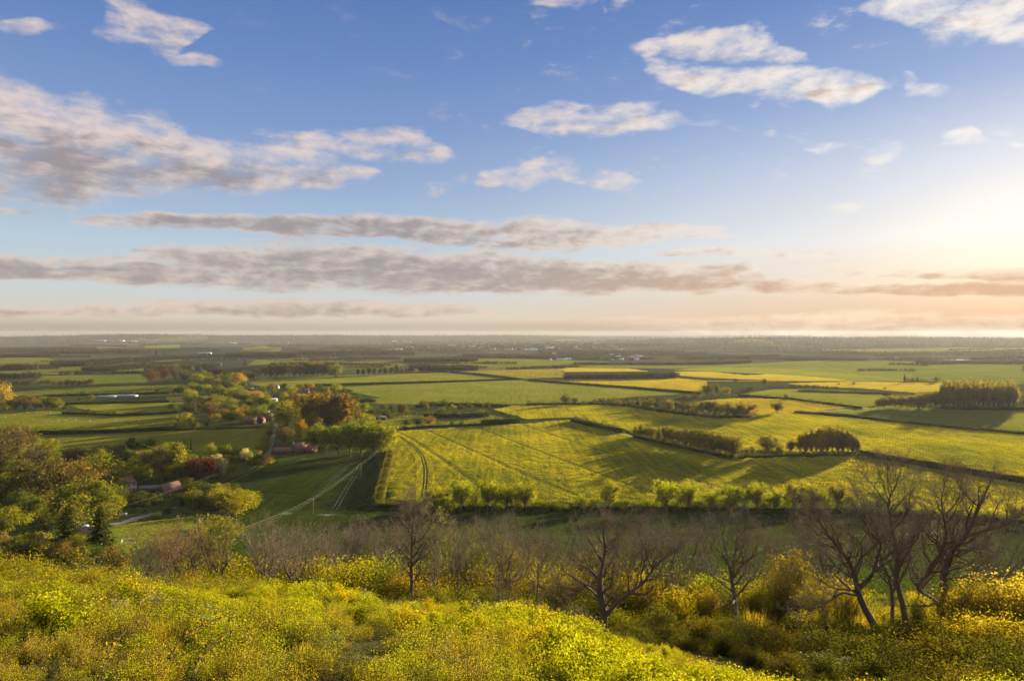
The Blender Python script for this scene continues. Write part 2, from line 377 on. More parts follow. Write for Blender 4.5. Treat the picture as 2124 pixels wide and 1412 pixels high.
def build_ground():
    ang = np.concatenate([np.linspace(-180, -52, 34)[:-1], np.linspace(-52, 52, 261), np.linspace(52, 180, 34)[1:]])
    rad = np.concatenate([[0.6], np.geomspace(1.2, 520, 150), np.geomspace(540, 15200, 130)])
    A, R = np.meshgrid(np.radians(ang), rad); x = (R*np.sin(A)).ravel(); y = (R*np.cos(A)).ravel()
    z = ground_z(x, y); na = len(ang)
    V = np.column_stack([x, y, z])
    i, j = np.meshgrid(np.arange(len(rad)-1), np.arange(na-1), indexing='ij')
    a = (i*na+j).ravel(); f = np.column_stack([a, a+1, a+na+1, a+na])
    c = len(V); V = np.vstack([V, [0, 0, gz(0, 0.5)]])
    t = np.column_stack([np.arange(na-1)+1, np.arange(na-1), np.full(na-1, c)])
    o = link('ground', mk_mesh('ground', V, [f[:, ::-1], t], [ground_mat()], smooth=True))
    return tag(o, kind='structure')
build_ground()
# ------------------------------------------------------------------ vegetation materials
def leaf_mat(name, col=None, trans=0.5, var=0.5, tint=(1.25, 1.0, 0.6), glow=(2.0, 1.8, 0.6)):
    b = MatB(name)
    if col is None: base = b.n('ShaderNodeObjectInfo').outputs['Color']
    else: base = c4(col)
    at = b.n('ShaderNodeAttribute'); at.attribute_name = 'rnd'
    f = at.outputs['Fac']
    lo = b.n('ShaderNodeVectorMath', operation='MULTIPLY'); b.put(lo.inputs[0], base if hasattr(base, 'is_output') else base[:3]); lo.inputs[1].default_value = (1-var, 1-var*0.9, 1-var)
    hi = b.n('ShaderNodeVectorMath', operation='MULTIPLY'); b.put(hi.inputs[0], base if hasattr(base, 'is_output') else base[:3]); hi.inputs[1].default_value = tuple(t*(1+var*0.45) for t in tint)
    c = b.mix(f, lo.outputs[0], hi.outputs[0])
    d = b.n('ShaderNodeBsdfDiffuse'); b.l(c, d.inputs[0])
    t = b.n('ShaderNodeBsdfTranslucent')
    tcol = b.n('ShaderNodeVectorMath', operation='MULTIPLY'); b.l(c, tcol.inputs[0]); tcol.inputs[1].default_value = glow
    b.l(tcol.outputs[0], t.inputs[0])
    m = b.n('ShaderNodeMixShader'); m.inputs[0].default_value = trans
    b.l(d.outputs[0], m.inputs[1]); b.l(t.outputs[0], m.inputs[2]); b.l(m.outputs[0], b.out.inputs[0])
    return b.m
def bark_mat(name, col):
    b = MatB(name); n_ = b.noise(b.mapping(b.objco(), (6, 6, 1.2)), 3.0, 4.0)
    b.bsdf(b.mix(n_, tuple(c*.55 for c in col), tuple(c*1.4 for c in col)), 0.95, n_, 0.03, 0.8, 0.05); return b.m
FOL = leaf_mat('foliage')
TWG = leaf_mat('twig_haze', None, 0.45, 0.5, (1.1, 1.0, 0.9))
BARK = bark_mat('bark', (0.160, 0.116, 0.080))
BARKG = bark_mat('bark_grey', (0.185, 0.140, 0.098))
# ------------------------------------------------------------------ geometry builders
def tubes(polys, sides=4):
    """polys: list of (points, radii) -> verts, quads"""
    groups = {}
    for p, r in polys: groups.setdefault(len(p), []).append((p, r))
    VV, FF, off = [], [], 0
    a = np.linspace(0, 2*pi, sides, endpoint=False)
    for n, lst in groups.items():
        P_ = np.array([q[0] for q in lst], float); R_ = np.array([q[1] for q in lst], float)
        T = P_[:, -1]-P_[:, 0]; T /= np.linalg.norm(T, axis=1, keepdims=True)+1e-9
        ref = np.where(np.abs(T[:, 2:3]) > 0.9, np.array([[1., 0, 0]]), np.array([[0, 0, 1.]]))
        A = np.cross(T, ref); A /= np.linalg.norm(A, axis=1, keepdims=True)+1e-9; B = np.cross(T, A)
        ring = (np.cos(a)[None, :, None]*A[:, None, :] + np.sin(a)[None, :, None]*B[:, None, :])
        V = P_[:, :, None, :] + R_[:, :, None, None]*ring[:, None, :, :]
        m = len(lst); V = V.reshape(-1, 3)
        k, i, j = np.meshgrid(np.arange(m), np.arange(n-1), np.arange(sides), indexing='ij')
        b0 = off + (k*n+i)*sides; j2 = (j+1) % sides
        FF.append(np.stack([b0+j, b0+j2, b0+sides+j2, b0+sides+j], -1).reshape(-1, 4))
        VV.append(V); off += len(V)
    if not VV: return np.zeros((0, 3)), np.zeros((0, 4), int)
    return np.vstack(VV), np.vstack(FF)
def leaves(C, size, rng, out=None, upb=0.0, asp=0.55, normal_mix=0.6):
    """rhombic leaves (or leaf sprays) centred at C; out = outward direction used to face them"""
    n = len(C); size = np.broadcast_to(np.asarray(size, float), (n,))*rng.uniform(0.6, 1.35, n)
    nr = rng.normal(size=(n, 3))
    nr /= np.linalg.norm(nr, axis=1, keepdims=True)
    if out is not None:
        o = out/(np.linalg.norm(out, axis=1, keepdims=True)+1e-9); nr = nr*(1-normal_mix) + o*normal_mix
    nr[:, 2] += upb
    nr /= np.linalg.norm(nr, axis=1, keepdims=True)+1e-9
    t = rng.normal(size=(n, 3)); t -= (t*nr).sum(1, keepdims=True)*nr; t /= np.linalg.norm(t, axis=1, keepdims=True)+1e-9
    s = np.cross(nr, t)
    h = size[:, None]*0.5
    V = np.stack([C-t*h, C+s*h*asp+t*h*0.1, C+t*h, C-s*h*asp+t*h*0.1], 1).reshape(-1, 3)
    Fq = np.arange(4*n).reshape(n, 4)
    return V, Fq
def sph(rng, n):
    d = rng.normal(size=(n, 3)); return d/np.linalg.norm(d, axis=1, keepdims=True)
def curve(p0, p1, rng, n=5, sag=0.1, up=0.0):
    t = np.linspace(0, 1, n)[:, None]; p0 = np.asarray(p0, float); p1 = np.asarray(p1, float)
    L_ = np.linalg.norm(p1-p0); w = rng.normal(size=3)*sag*L_; w[2] += up*L_
    return p0+(p1-p0)*t + w*(t*(1-t)*4)*0.5 + rng.normal(size=(n, 3))*0.015*L_*(t*(1-t)*4)
def crown_blobs(rng, n, w, z0, z1, shape):
    """centres and radii of the leaf masses of a crown of width w between heights z0 and z1"""
    out = []
    for i in range(n):
        d = sph(rng, 1)[0]; r = rng.uniform(0.35, 0.98)
        t = 0.5+0.5*d[2]*r
        if shape == 'round': k = 1.0
        elif shape == 'tall': k = 1.0 - 0.45*abs(2*t-0.9)
        elif shape == 'cone': k = max(0.12, 1.15-1.1*t)
        else: k = 1.0 + 0.12*(t-0.5)
        out.append((d[0]*r*w/2*k, d[1]*r*w/2*k, z0+(z1-z0)*t))
    return np.array(out)
def lib_leafy(seed, w=0.95, z0=0.12, shape='round', nb=32, nl=3600, leaf=0.042, br=0.18, vsq=0.85, trunk=0.022, stems=1):
    """unit-height leafy tree: trunk mesh (with limbs) and crown mesh"""
    rng = np.random.default_rng(seed)
    C = crown_blobs(rng, nb, w*0.86, z0+br*0.5, 1-br*0.6, shape)
    R_ = br*rng.uniform(0.42, 1.30, nb)
    polys = []
    top = np.array([0, 0, z0+(1-z0)*0.55])
    for k in range(stems):
        b0 = np.array([rng.normal()*0.03*(stems > 1), rng.normal()*0.03*(stems > 1), -0.02]); tp = top+rng.normal(size=3)*0.08*(stems > 1)
        polys.append((curve(b0, tp, rng, 6, 0.05), np.linspace(trunk, trunk*0.35, 6)))
    for c in C:
        t = rng.uniform(0.35, 0.95)*min(1.0, c[2]/top[2]); s = np.array([0, 0, top[2]*t*0.9+0.02])
        polys.append((curve(s, c, rng, 5, 0.12, -0.05), np.linspace(trunk*0.42, trunk*0.12, 5)))
    tv, tf = tubes(polys, 5)
    n = nl; bi = rng.integers(0, nb, n); d = sph(rng, n)
    rad = R_[bi]*(rng.uniform(0.25, 1.0, n)**0.5)*(1+0.30*rng.normal(size=n)*0.8)
    P_ = C[bi] + d*rad[:, None]*np.array([1, 1, vsq])
    V, Fq = leaves(P_, leaf, rng, d, 0.25)
    rn = np.clip(0.5+0.28*rng.normal(size=n)+0.45*(rng.random(nb)-0.5)[bi], 0, 1)
    return mk_mesh('trunk', tv, [tf], [BARK], smooth=True), mk_mesh('crown', V, [Fq], [FOL], attr=rn)
def lib_twiggy(seed, w=0.9, z0=0.15, nb=40, ntw=1500, nl=1700, leaf=0.030, br=0.17, shape='vase', trunk=0.020, stems=1, twl=0.13):
    """unit-height tree coming into leaf: bare limbs, a haze of twigs and sparse young leaves"""
    rng = np.random.default_rng(seed)
    C = crown_blobs(rng, nb, w*0.82, z0+br*0.4, 1-br*0.7, shape); R_ = br*rng.uniform(0.7, 1.2, nb)
    polys = []; top = np.array([0, 0, z0+(1-z0)*0.5])
    for k in range(stems):
        tp = top+rng.normal(size=3)*np.array([.14, .14, .05])*(stems > 1)
        polys.append((curve((rng.normal()*0.02*(stems > 1), 0, -0.02), tp, rng, 6, 0.05), np.linspace(trunk, trunk*0.4, 6)))
    for c in C:
        s = np.array([0, 0, z0*0.7+(top[2]-z0*0.7)*rng.uniform(0.0, 0.9)*min(1, c[2])])
        polys.append((curve(s, c, rng, 6, 0.14, -0.08), np.linspace(trunk*0.45, trunk*0.13, 6)))
    tv, tf = tubes(polys, 4)
    bi = rng.integers(0, nb, ntw); d = sph(rng, ntw); d[:, 2] += 0.35; d /= np.linalg.norm(d, axis=1, keepdims=True)
    s0 = C[bi]+sph(rng, ntw)*R_[bi][:, None]*0.35
    L_ = twl*rng.uniform(0.5, 1.2, ntw)
    tw = [(np.array([a, a+dd*l*0.55+rng.normal(size=3)*0.008, a+dd*l]), np.array([.0032, .0022, .0008])) for a, dd, l in zip(s0, d, L_)]
    v2, f2 = tubes(tw, 3)
    bi = rng.integers(0, nb, nl); d = sph(rng, nl)
    P_ = C[bi]+d*(R_[bi]*rng.uniform(0.3, 1.25, nl))[:, None]
    v3, f3 = leaves(P_, leaf, rng, None, 0.2)
    cv = np.vstack([v2, v3]); at = np.concatenate([rng.uniform(0, .5, len(f2)), rng.uniform(.3, 1, len(f3))])
    return mk_mesh('trunk', tv, [tf], [BARK], smooth=True), mk_mesh('crown', cv, [f2, f3+len(v2)], [TWG], attr=at)
def lib_conifer(seed, w=0.34, nl=2600, leaf=0.040, z0=0.06):
    rng = np.random.default_rng(seed)
    polys = [(np.array([[0, 0, -0.02], [0.004, 0, .5], [0, 0, 0.99]]), np.array([0.020, 0.011, 0.002]))]
    P_, D_ = [], []
    z = z0
    while z < 0.97:
        k = 1-z; r = w/2*(k**0.8)*rng.uniform(0.75, 1.15)+0.008
        nbr = rng.integers(5, 8); a0 = rng.uniform(0, 2*pi)
        for q in range(nbr):
            a = a0+q*2*pi/nbr+rng.normal()*0.2; rr = r*rng.uniform(0.6, 1.15)
            tip = np.array([cos(a)*rr, sin(a)*rr, z-rr*0.28])
            polys.append((np.array([[0, 0, z], tip*np.array([.55, .55, 1])+np.array([0, 0, .12*rr]), tip]), np.array([.005, .003, .001])))
            m = max(4, int(nl*rr/ (w*26)))
            t = rng.uniform(0.15, 1.05, m)
            pp = np.array([0, 0, z])+(tip-np.array([0, 0, z]))*t[:, None]+rng.normal(size=(m, 3))*np.array([.014, .014, .010])
            P_.append(pp); D_.append(np.tile([cos(a)*.3, sin(a)*.3, 1.0], (m, 1)))
        z += rng.uniform(0.028, 0.045)
    P_ = np.vstack(P_); D_ = np.vstack(D_)
    V, Fq = leaves(P_, leaf, rng, D_, 0.1, 0.45, 0.5)
    tv, tf = tubes(polys, 4)
    return mk_mesh('trunk', tv, [tf], [BARK], smooth=True), mk_mesh('crown', V, [Fq], [FOL], attr=rng.random(len(Fq)))
def lib_bush(seed, nb=16, nl=1500, leaf=0.075, w=1.3, br=0.30):
    """unit-height shrub leafed to the ground"""
    rng = np.random.default_rng(seed)
    a = rng.uniform(0, 2*pi, nb); r = np.sqrt(rng.random(nb))*w*0.5*0.72
    C = np.column_stack([np.cos(a)*r, np.sin(a)*r, rng.uniform(0.12, 0.76, nb)*(1-(r/(w*.5))**2*0.45)])
    R_ = br*rng.uniform(.65, 1.15, nb)
    polys = [(curve((0, 0, -0.05), c, rng, 5, 0.15), np.linspace(.022, .006, 5)) for c in C]
    tv, tf = tubes(polys, 4)
    bi = rng.integers(0, nb, nl); d = sph(rng, nl)
    P_ = C[bi]+d*(R_[bi]*rng.uniform(.3, 1.0, nl)**.5)[:, None]*np.array([1, 1, .9]); P_[:, 2] = np.abs(P_[:, 2])
    V, Fq = leaves(P_, leaf, rng, d, 0.3)
    rn = np.clip(0.5+.28*rng.normal(size=nl)+.3*(rng.random(nb)-.5)[bi], 0, 1)
    return mk_mesh('stem', tv, [tf], [BARK], smooth=True), mk_mesh('foliage', V, [Fq], [FOL], attr=rn)
LIB = {
 'round': [lib_leafy(11), lib_leafy(12, w=1.05, nb=36, nl=4000), lib_leafy(13, w=0.86, z0=.08, stems=4), lib_leafy(14, w=1.15, z0=.1, nb=38, nl=4000)],
 'oak':   [lib_leafy(21, w=1.25, z0=.16, nb=44, nl=5000, br=.16, trunk=.035), lib_leafy(22, w=1.1, z0=.14, nb=40, nl=4600, br=.17, trunk=.032)],
 'tall':  [lib_leafy(31, w=.5, z0=.06, shape='tall', nb=34, nl=3200, br=.11, vsq=1.4), lib_leafy(32, w=.56, z0=.06, shape='tall', nb=34, nl=3400, br=.12, vsq=1.3)],
 'twig':  [lib_twiggy(41), lib_twiggy(42, w=1.1, nb=50, nl=2200), lib_twiggy(43, w=.7, z0=.25), lib_twiggy(44, w=.95, z0=.12, stems=3)],
 'poplar': [lib_twiggy(51, w=.46, z0=.10, nb=48, br=.11, ntw=1300, nl=1500, twl=.10, shape='tall'), lib_twiggy(52, w=.52, z0=.08, nb=48, br=.12, ntw=1300, nl=1500, twl=.10, shape='tall')],
 'fir':   [lib_conifer(61), lib_conifer(62, w=.42)],
 'bush':  [lib_bush(71), lib_bush(72, w=1.6, nb=20, nl=1900), lib_bush(73, w=1.05, nb=13)],
}
# colours (albedo)
GREEN = (0.078, 0.118, 0.018); LIME = (0.140, 0.170, 0.016); DARK = (0.040, 0.062, 0.014); OLIVE = (0.095, 0.108, 0.024)
GOLD = (0.19, 0.150, 0.022); AMBER = (0.150, 0.100, 0.028); BROWN = (0.108, 0.094, 0.046); COPPER = (0.062, 0.019, 0.015)
WHITE = (0.36, 0.38, 0.32); GREYG = (0.105, 0.104, 0.066); RUST = (0.12, 0.066, 0.032); FIRC = (0.032, 0.046, 0.016); BLOND = (0.20, 0.170, 0.08)
NAMES = {'round': 'broadleaf_tree', 'oak': 'spreading_tree', 'tall': 'tall_tree', 'twig': 'budding_tree', 'poplar': 'poplar_tree', 'fir': 'fir_tree', 'bush': 'shrub'}
rtree = random.Random(5)
def put_tree(kind, pos, h, col, label, cat='tree', group=None, wf=1.0, var=None, name=None, jit=0.12):
    lib = LIB[kind]; k = rtree.randrange(len(lib)) if var is None else var
    tr, cr = lib[k]
    nm = name or NAMES[kind]
    root = bpy.data.objects.new(nm, None); COL.objects.link(root)
    root.empty_display_size = 0.5
    root.location = pos; root.rotation_euler = (0, 0, rtree.uniform(0, 2*pi)); root.scale = (h*wf, h*wf, h)
    tag(root, label, cat, group)
    j = 1+rtree.uniform(-jit, jit); g = 1+rtree.uniform(-jit, jit)*0.6
    bush = kind == 'bush'
    a = link('stem' if bush else 'trunk', tr, root); b_ = link('foliage' if bush else 'crown', cr, root)
    b_.color = (min(1, col[0]*1.32*j*g), min(1, col[1]*1.28*j), min(1, col[2]*1.25*j), 1)
    return root
def tree(kind, px, py, hpx, col, label, cat='tree', group=None, wf=1.0, dmin=150.0, **kw):
    x, y, z = G(px, py, dmin)
    if px < 760 and py > 780: hpx *= 1.13
    return put_tree(kind, (x, y, z), hpx*y/F, col, label, cat, group, wf, **kw)
# ------------------------------------------------------------------ hedges and far woods
def resample(pts, step):
    P_ = np.asarray(pts, float); s = np.r_[0, np.cumsum(np.linalg.norm(np.diff(P_[:, :2], axis=0), axis=1))]
    n = max(2, int(s[-1]/step)+1); t = np.linspace(0, s[-1], n)
    return np.column_stack([np.interp(t, s, P_[:, k]) for k in range(P_.shape[1])]), s[-1]
def hedge(px_pts, hgt, wid, col, label, name='hedge', group=None, bumps=0.35, dmin=150.0, leaf=None, seed=1, dens=1.0, kind=None, cat='hedge'):
    """one continuous hedge: a woody core wrapped in leaf sprays, its top uneven"""
    rng = np.random.default_rng(seed)
    W = [G(p[0], p[1], dmin) for p in px_pts]
    pts, Ln = resample(W, 2.0)
    dm = pts[:, 1].mean(); lf = leaf or max(0.16, dm/683*0.75)
    n = int(min(60000, dens*2.2*Ln*(2*hgt+wid)/(lf*lf)*0.9))
    t = rng.random(n)*(len(pts)-1); i = np.minimum(t.astype(int), len(pts)-2); f = t-i
    c = pts[i]*(1-f[:, None])+pts[i+1]*f[:, None]
    tan_ = pts[i+1]-pts[i]; tan_[:, 2] = 0; tan_ /= np.linalg.norm(tan_, axis=1, keepdims=True)+1e-9
    side = np.column_stack([-tan_[:, 1], tan_[:, 0], np.zeros(n)])
    sl = t*2.0
    ph = rng.uniform(0, 6.28, 4)
    top = hgt*(1+bumps*(0.5*np.sin(sl/3.1+ph[0])+0.35*np.sin(sl/7.3+ph[1])+0.3*np.sin(sl/1.7+ph[2])*0.6))
    a = rng.uniform(0, 2*pi, n); rr = np.sqrt(rng.uniform(.35, 1, n))
    q = np.cos(a)*rr; hh = 0.5+0.5*np.sin(a)*rr
    P_ = c+side*(q*wid/2)[:, None]; P_[:, 2] = ground_z(P_[:, 0], P_[:, 1])+hh*top
    out = side*np.cos(a)[:, None]; out[:, 2] = np.sin(a)
    V, Fq = leaves(P_, lf, rng, out, 0.2)
    rn = np.clip(.5+.25*rng.normal(size=n)+.2*np.sin(sl/5.0+ph[3]), 0, 1)
    # core
    m = len(pts); tg = np.gradient(pts[:, :2], axis=0); tg /= np.linalg.norm(tg, axis=1, keepdims=True)+1e-9
    sd_ = np.column_stack([-tg[:, 1], tg[:, 0]])
    L0 = pts.copy(); cw = wid*0.24
    ring = []
    for sgn, zz_ in ((-1, -0.1), (-1, .62), (1, .62), (1, -0.1)):
        r_ = pts.copy(); r_[:, :2] += sd_*cw*sgn; r_[:, 2] = ground_z(r_[:, 0], r_[:, 1])+zz_*hgt; ring.append(r_)
    CV = np.stack(ring, 1).reshape(-1, 3); k = np.arange(m-1)*4
    CF = np.vstack([np.column_stack([k+j, k+j+1, k+4+j+1, k+4+j]) for j in range(3)])
    me = mk_mesh(name, np.vstack([V, CV]), [Fq, CF+len(V)], [FOL], None, attr=np.r_[rn, np.zeros(len(CF))])
    o = link(name, me); o.color = (*col, 1)
    return tag(o, label, None if kind else cat, group, kind)
FAR_PALETTE = [(0.036, 0.038, 0.024), (0.050, 0.050, 0.028), (0.064, 0.056, 0.038), (0.080, 0.062, 0.046), (0.044, 0.050, 0.022)]
_farm = [leaf_mat('far_wood_%s' % s_, c_, 0.25, 0.4) for s_, c_ in zip(('dark', 'green', 'mixed', 'bare', 'fresh'), FAR_PALETTE)]
def wood(px_pts, depth, hgt, label, seed=1, mix=(0, 1, 2, 3, 4), name='distant_wood', dens=1.0, thin=0.0):
    """a far-off wood that reads as one mass: crowns of leaf sprays over a strip of ground behind px_pts"""
    rng = np.random.default_rng(seed)
    W = [G(p[0], p[1], 400) for p in px_pts]
    pts, Ln = resample(W, 5.0)
    dm = pts[:, 1].mean(); lf = max(0.7, dm/683*0.55)
    nt_ = int(min(1500, dens*max(8, Ln*depth/45.0)))
    t = rng.random(nt_)*(len(pts)-1); i = np.minimum(t.astype(int), len(pts)-2); f = (t-i)[:, None]
    c = pts[i]*(1-f)+pts[i+1]*f; q = rng.random(nt_)*depth; cx_ = c[:, 0]*(c[:, 1]+q)/c[:, 1]; cy_ = c[:, 1]+q
    h = hgt*rng.uniform(.65, 1.15, nt_); w = h*rng.uniform(.5, .8, nt_); zz_ = ground_z(cx_, cy_)
    n = np.clip(2.2*w*h*1.6/(lf*lf), 14, 260).astype(int); k = np.repeat(np.arange(nt_), n); m = len(k)
    d = sph(rng, m)
    P_ = np.column_stack([cx_[k], cy_[k], zz_[k]+h[k]*.52])+d*(rng.uniform(.4, 1, m)**.5)[:, None]*np.column_stack([w[k]/2, w[k]/2, h[k]*.48])
    V, Fq = leaves(P_, lf, rng, d, .3)
    mt = np.array(mix)[rng.integers(0, len(mix), nt_)][k]; rr = np.clip((rng.random(nt_)*.5+.25)[k]+.2*rng.normal(size=m), 0, 1)
    o = link(name, mk_mesh(name, V, [Fq], _farm, mt, attr=rr))
    return tag(o, label, None, None, 'stuff')
# ------------------------------------------------------------------ instanced ground cover (stuff)
def instancer(name, P_, rotz, scl, idx, protos, tilt=None, label=None):
    me = bpy.data.meshes.new(name); me.vertices.add(len(P_)); me.vertices.foreach_set('co', np.asarray(P_, np.float32).ravel())
    def at(nm, ty, v):
        a = me.attributes.new(nm, ty, 'POINT'); a.data.foreach_set('vector' if ty == 'FLOAT_VECTOR' else 'value', np.asarray(v).ravel())
    rot = np.zeros((len(P_), 3), np.float32); rot[:, 2] = rotz
    if tilt is not None: rot[:, :2] = tilt
    at('rot', 'FLOAT_VECTOR', rot); s3 = np.asarray(scl, np.float32)
    if s3.ndim == 1: s3 = np.column_stack([s3]*3)
    at('scl', 'FLOAT_VECTOR', s3.astype(np.float32)); at('pick', 'INT', np.asarray(idx, np.int32))
    o = link(name, me)
    pc = bpy.data.collections.new(name+'_kinds')
    for i, m_ in enumerate(protos):
        po = bpy.data.objects.new('%s_kind_%02d' % (name, i), m_); pc.objects.link(po)
    g = bpy.data.node_groups.new(name, 'GeometryNodeTree')
    g.interface.new_socket('Geometry', in_out='INPUT', socket_type='NodeSocketGeometry'); g.interface.new_socket('Geometry', in_out='OUTPUT', socket_type='NodeSocketGeometry')
    def n(t, **kw):
        q = g.nodes.new(t)
        for k, v in kw.items(): setattr(q, k, v)
        return q
    gi, go = n('NodeGroupInput'), n('NodeGroupOutput')
    ci = n('GeometryNodeCollectionInfo'); ci.inputs['Collection'].default_value = pc
    ci.inputs['Separate Children'].default_value = True; ci.inputs['Reset Children'].default_value = True
    ip = n('GeometryNodeInstanceOnPoints'); ip.inputs['Pick Instance'].default_value = True
    def na(nm, ty):
        q = n('GeometryNodeInputNamedAttribute', data_type=ty); q.inputs['Name'].default_value = nm; return q.outputs['Attribute']
    e2r = n('FunctionNodeEulerToRotation')
    g.links.new(gi.outputs[0], ip.inputs['Points']); g.links.new(ci.outputs[0], ip.inputs['Instance'])
    g.links.new(na('pick', 'INT'), ip.inputs['Instance Index']); g.links.new(na('rot', 'FLOAT_VECTOR'), e2r.inputs[0])
    g.links.new(e2r.outputs[0], ip.inputs['Rotation']); g.links.new(na('scl', 'FLOAT_VECTOR'), ip.inputs['Scale'])
    g.links.new(ip.outputs[0], go.inputs[0])
    md = o.modifiers.new('scatter', 'NODES'); md.node_group = g
    return tag(o, label, None, None, 'stuff')
# ------------------------------------------------------------------ fields, tracks, lanes, water
from mathutils import Vector
from mathutils.geometry import delaunay_2d_cdt
def inside(poly, x, y):
    p = np.asarray(poly); r = np.zeros(len(x), bool); j = len(p)-1
    for i in range(len(p)):
        xi, yi, xj, yj = p[i][0], p[i][1], p[j][0], p[j][1]
        c = ((yi > y) != (yj > y)) & (x < (xj-xi)*(y-yi)/(yj-yi+1e-12)+xi); r ^= c; j = i
    return r
def dist_line(pl, x, y):
    best = np.full(len(x), 1e9)
    for a, b in zip(pl[:-1], pl[1:]):
        ax, ay, bx, by = a[0], a[1], b[0], b[1]; l2 = (bx-ax)**2+(by-ay)**2+1e-9
        t = np.clip(((x-ax)*(bx-ax)+(y-ay)*(by-ay))/l2, 0, 1)
        best = np.minimum(best, np.hypot(x-ax-t*(bx-ax), y-ay-t*(by-ay)))
    return best
def px_poly(pts, dmin=150.0): return [G(p[0], p[1], dmin)[:2] for p in pts]
def sheet(name, W, off, mat, step=None):
    """a thin draped sheet over the world polygon W"""
    W = [(float(a), float(b)) for a, b in W]
    ys = [p[1] for p in W]; st = step or max(6.0, np.mean(ys)/45)
    B = []
    for a, b in zip(W, W[1:]+W[:1]):
        n = max(1, int(math.dist(a, b)/st))
        for k in range(n): B.append((a[0]+(b[0]-a[0])*k/n, a[1]+(b[1]-a[1])*k/n))
    xs = [p[0] for p in W]
    gx, gy = np.meshgrid(np.arange(min(xs), max(xs), st), np.arange(min(ys), max(ys), st)); gx = gx.ravel(); gy = gy.ravel()
    ok = inside(W, gx, gy) & (dist_line(B+[B[0]], gx, gy) > st*0.35)
    pts = [Vector(p) for p in B]+[Vector((a, b)) for a, b in zip(gx[ok], gy[ok])]
    n = len(B)
    r = delaunay_2d_cdt(pts, [(i, (i+1) % n) for i in range(n)], [list(range(n))], 1, 1e-4)
    v = np.array([(p.x, p.y) for p in r[0]]); z = ground_z(v[:, 0], v[:, 1])+off
    f = np.array(r[2], int)
    a = v[f[:, 0]]; b = v[f[:, 1]]; c = v[f[:, 2]]
    s = (b[:, 0]-a[:, 0])*(c[:, 1]-a[:, 1])-(b[:, 1]-a[:, 1])*(c[:, 0]-a[:, 0])
    f[s < 0] = f[s < 0][:, ::-1]
    o = link(name, mk_mesh(name, np.column_stack([v, z]), [f], [mat], smooth=True))
    return tag(o, kind='structure')
def strip(name, W, width, off, mat, wob=0.0, seed=1):
    pts, L_ = resample([(a[0], a[1]) for a in W], 3.0); rng = np.random.default_rng(seed)
    t = np.gradient(pts, axis=0); t /= np.linalg.norm(t, axis=1, keepdims=True)+1e-9; s = np.column_stack([-t[:, 1], t[:, 0]])
    wv = width/2*(1+wob*rng.normal(size=len(pts)))
    A = pts+s*wv[:, None]; B = pts-s*wv[:, None]
    V = np.empty((2*len(pts), 3)); V[0::2, :2] = A; V[1::2, :2] = B
    V[:, 2] = ground_z(V[:, 0], V[:, 1])+off
    k = np.arange(len(pts)-1)*2
    o = link(name, mk_mesh(name, V, [np.column_stack([k+1, k+3, k+2, k])], [mat], smooth=True))
    return tag(o, kind='structure')
def field_mat(name, c1, c2, c3, rot=0.0, row=(0.5, 0.02), big=0.01, bump=0.5):
    b = MatB(name); p = b.pos()
    rows = b.noise(b.mapping(p, (row[0], row[1], 0), rot), 1.0, 4.0, 0.6)
    rows2 = b.noise(b.mapping(p, (row[0]*0.22, row[1]*0.5, 0), rot), 1.0, 3.0, 0.55)
    bg_ = b.noise(p, big, 4.0, 0.55); fine = b.noise(p, 0.7, 4.0, 0.7)
    c = b.mix(b.mapr(bg_, .38, .64), c1, c2)
    c = b.mix(b.math('MULTIPLY', b.mapr(rows2, .45, .68), 0.6), c, c3)
    c = b.mix(b.math('MULTIPLY', b.mapr(rows, .42, .7), 0.5), c, tuple(v*0.62 for v in c1))
    c = b.mix(b.math('MULTIPLY', fine, 0.35), c, tuple(v*0.7 for v in c3))
    b.bsdf(c, 0.95, b.math('ADD', b.math('MULTIPLY', rows, 0.6), fine), bump, 1.0, 0.0)
    return b.m
ROW = atan2(157, 272)   # seed rows run down the big rape field towards the hill foot
m_past = field_mat('pasture', (0.150, 0.160, 0.026), (0.180, 0.182, 0.030), (0.120, 0.132, 0.022), 0.5, (0.15, 0.04), 0.012, 0.35)
m_past2 = field_mat('pasture_dull', (0.075, 0.110, 0.034), (0.090, 0.118, 0.036), (0.060, 0.090, 0.028), 0.3, (0.12, 0.02), 0.008, 0.4)
m_corn = field_mat('young_corn', (0.105, 0.142, 0.034), (0.120, 0.148, 0.036), (0.150, 0.150, 0.050), 1.35, (0.10, 0.006), 0.004, 0.3)
m_rape = field_mat('rape_ground', (0.130, 0.140, 0.018), (0.190, 0.175, 0.018), (0.070, 0.090, 0.018), ROW, (0.5, 0.02), 0.010, 0.8)
m_rapefar = field_mat('rape_far', (0.28, 0.235, 0.040), (0.33, 0.265, 0.040), (0.20, 0.180, 0.040), 1.2, (0.10, 0.008), 0.006, 0.6)
m_rapemix = field_mat('rape_patchy', (0.27, 0.230, 0.028), (0.33, 0.260, 0.026), (0.12, 0.125, 0.028), 1.35, (0.09, 0.006), 0.006, 0.6)
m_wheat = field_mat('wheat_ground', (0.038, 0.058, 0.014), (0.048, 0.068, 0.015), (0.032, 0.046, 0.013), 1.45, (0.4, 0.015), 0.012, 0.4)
m_lawn = field_mat('lawn', (0.120, 0.160, 0.020), (0.140, 0.170, 0.022), (0.095, 0.135, 0.018), 0.6, (0.3, 0.05), 0.03, 0.15)
m_vine = field_mat('row_crop', (0.20, 0.180, 0.040), (0.23, 0.195, 0.040), (0.10, 0.110, 0.030), 0.35, (0.10, 0.003), 0.006, 0.5)
m_track = plain('chalk_track', (0.15, 0.135, 0.10), 0.9, 0.3, 0.4)
m_rut = plain('rut_and_shade', (0.030, 0.040, 0.014), 0.95, 0.3, 0.5)  # rut soil, with the shadow inside the crop put into its colour
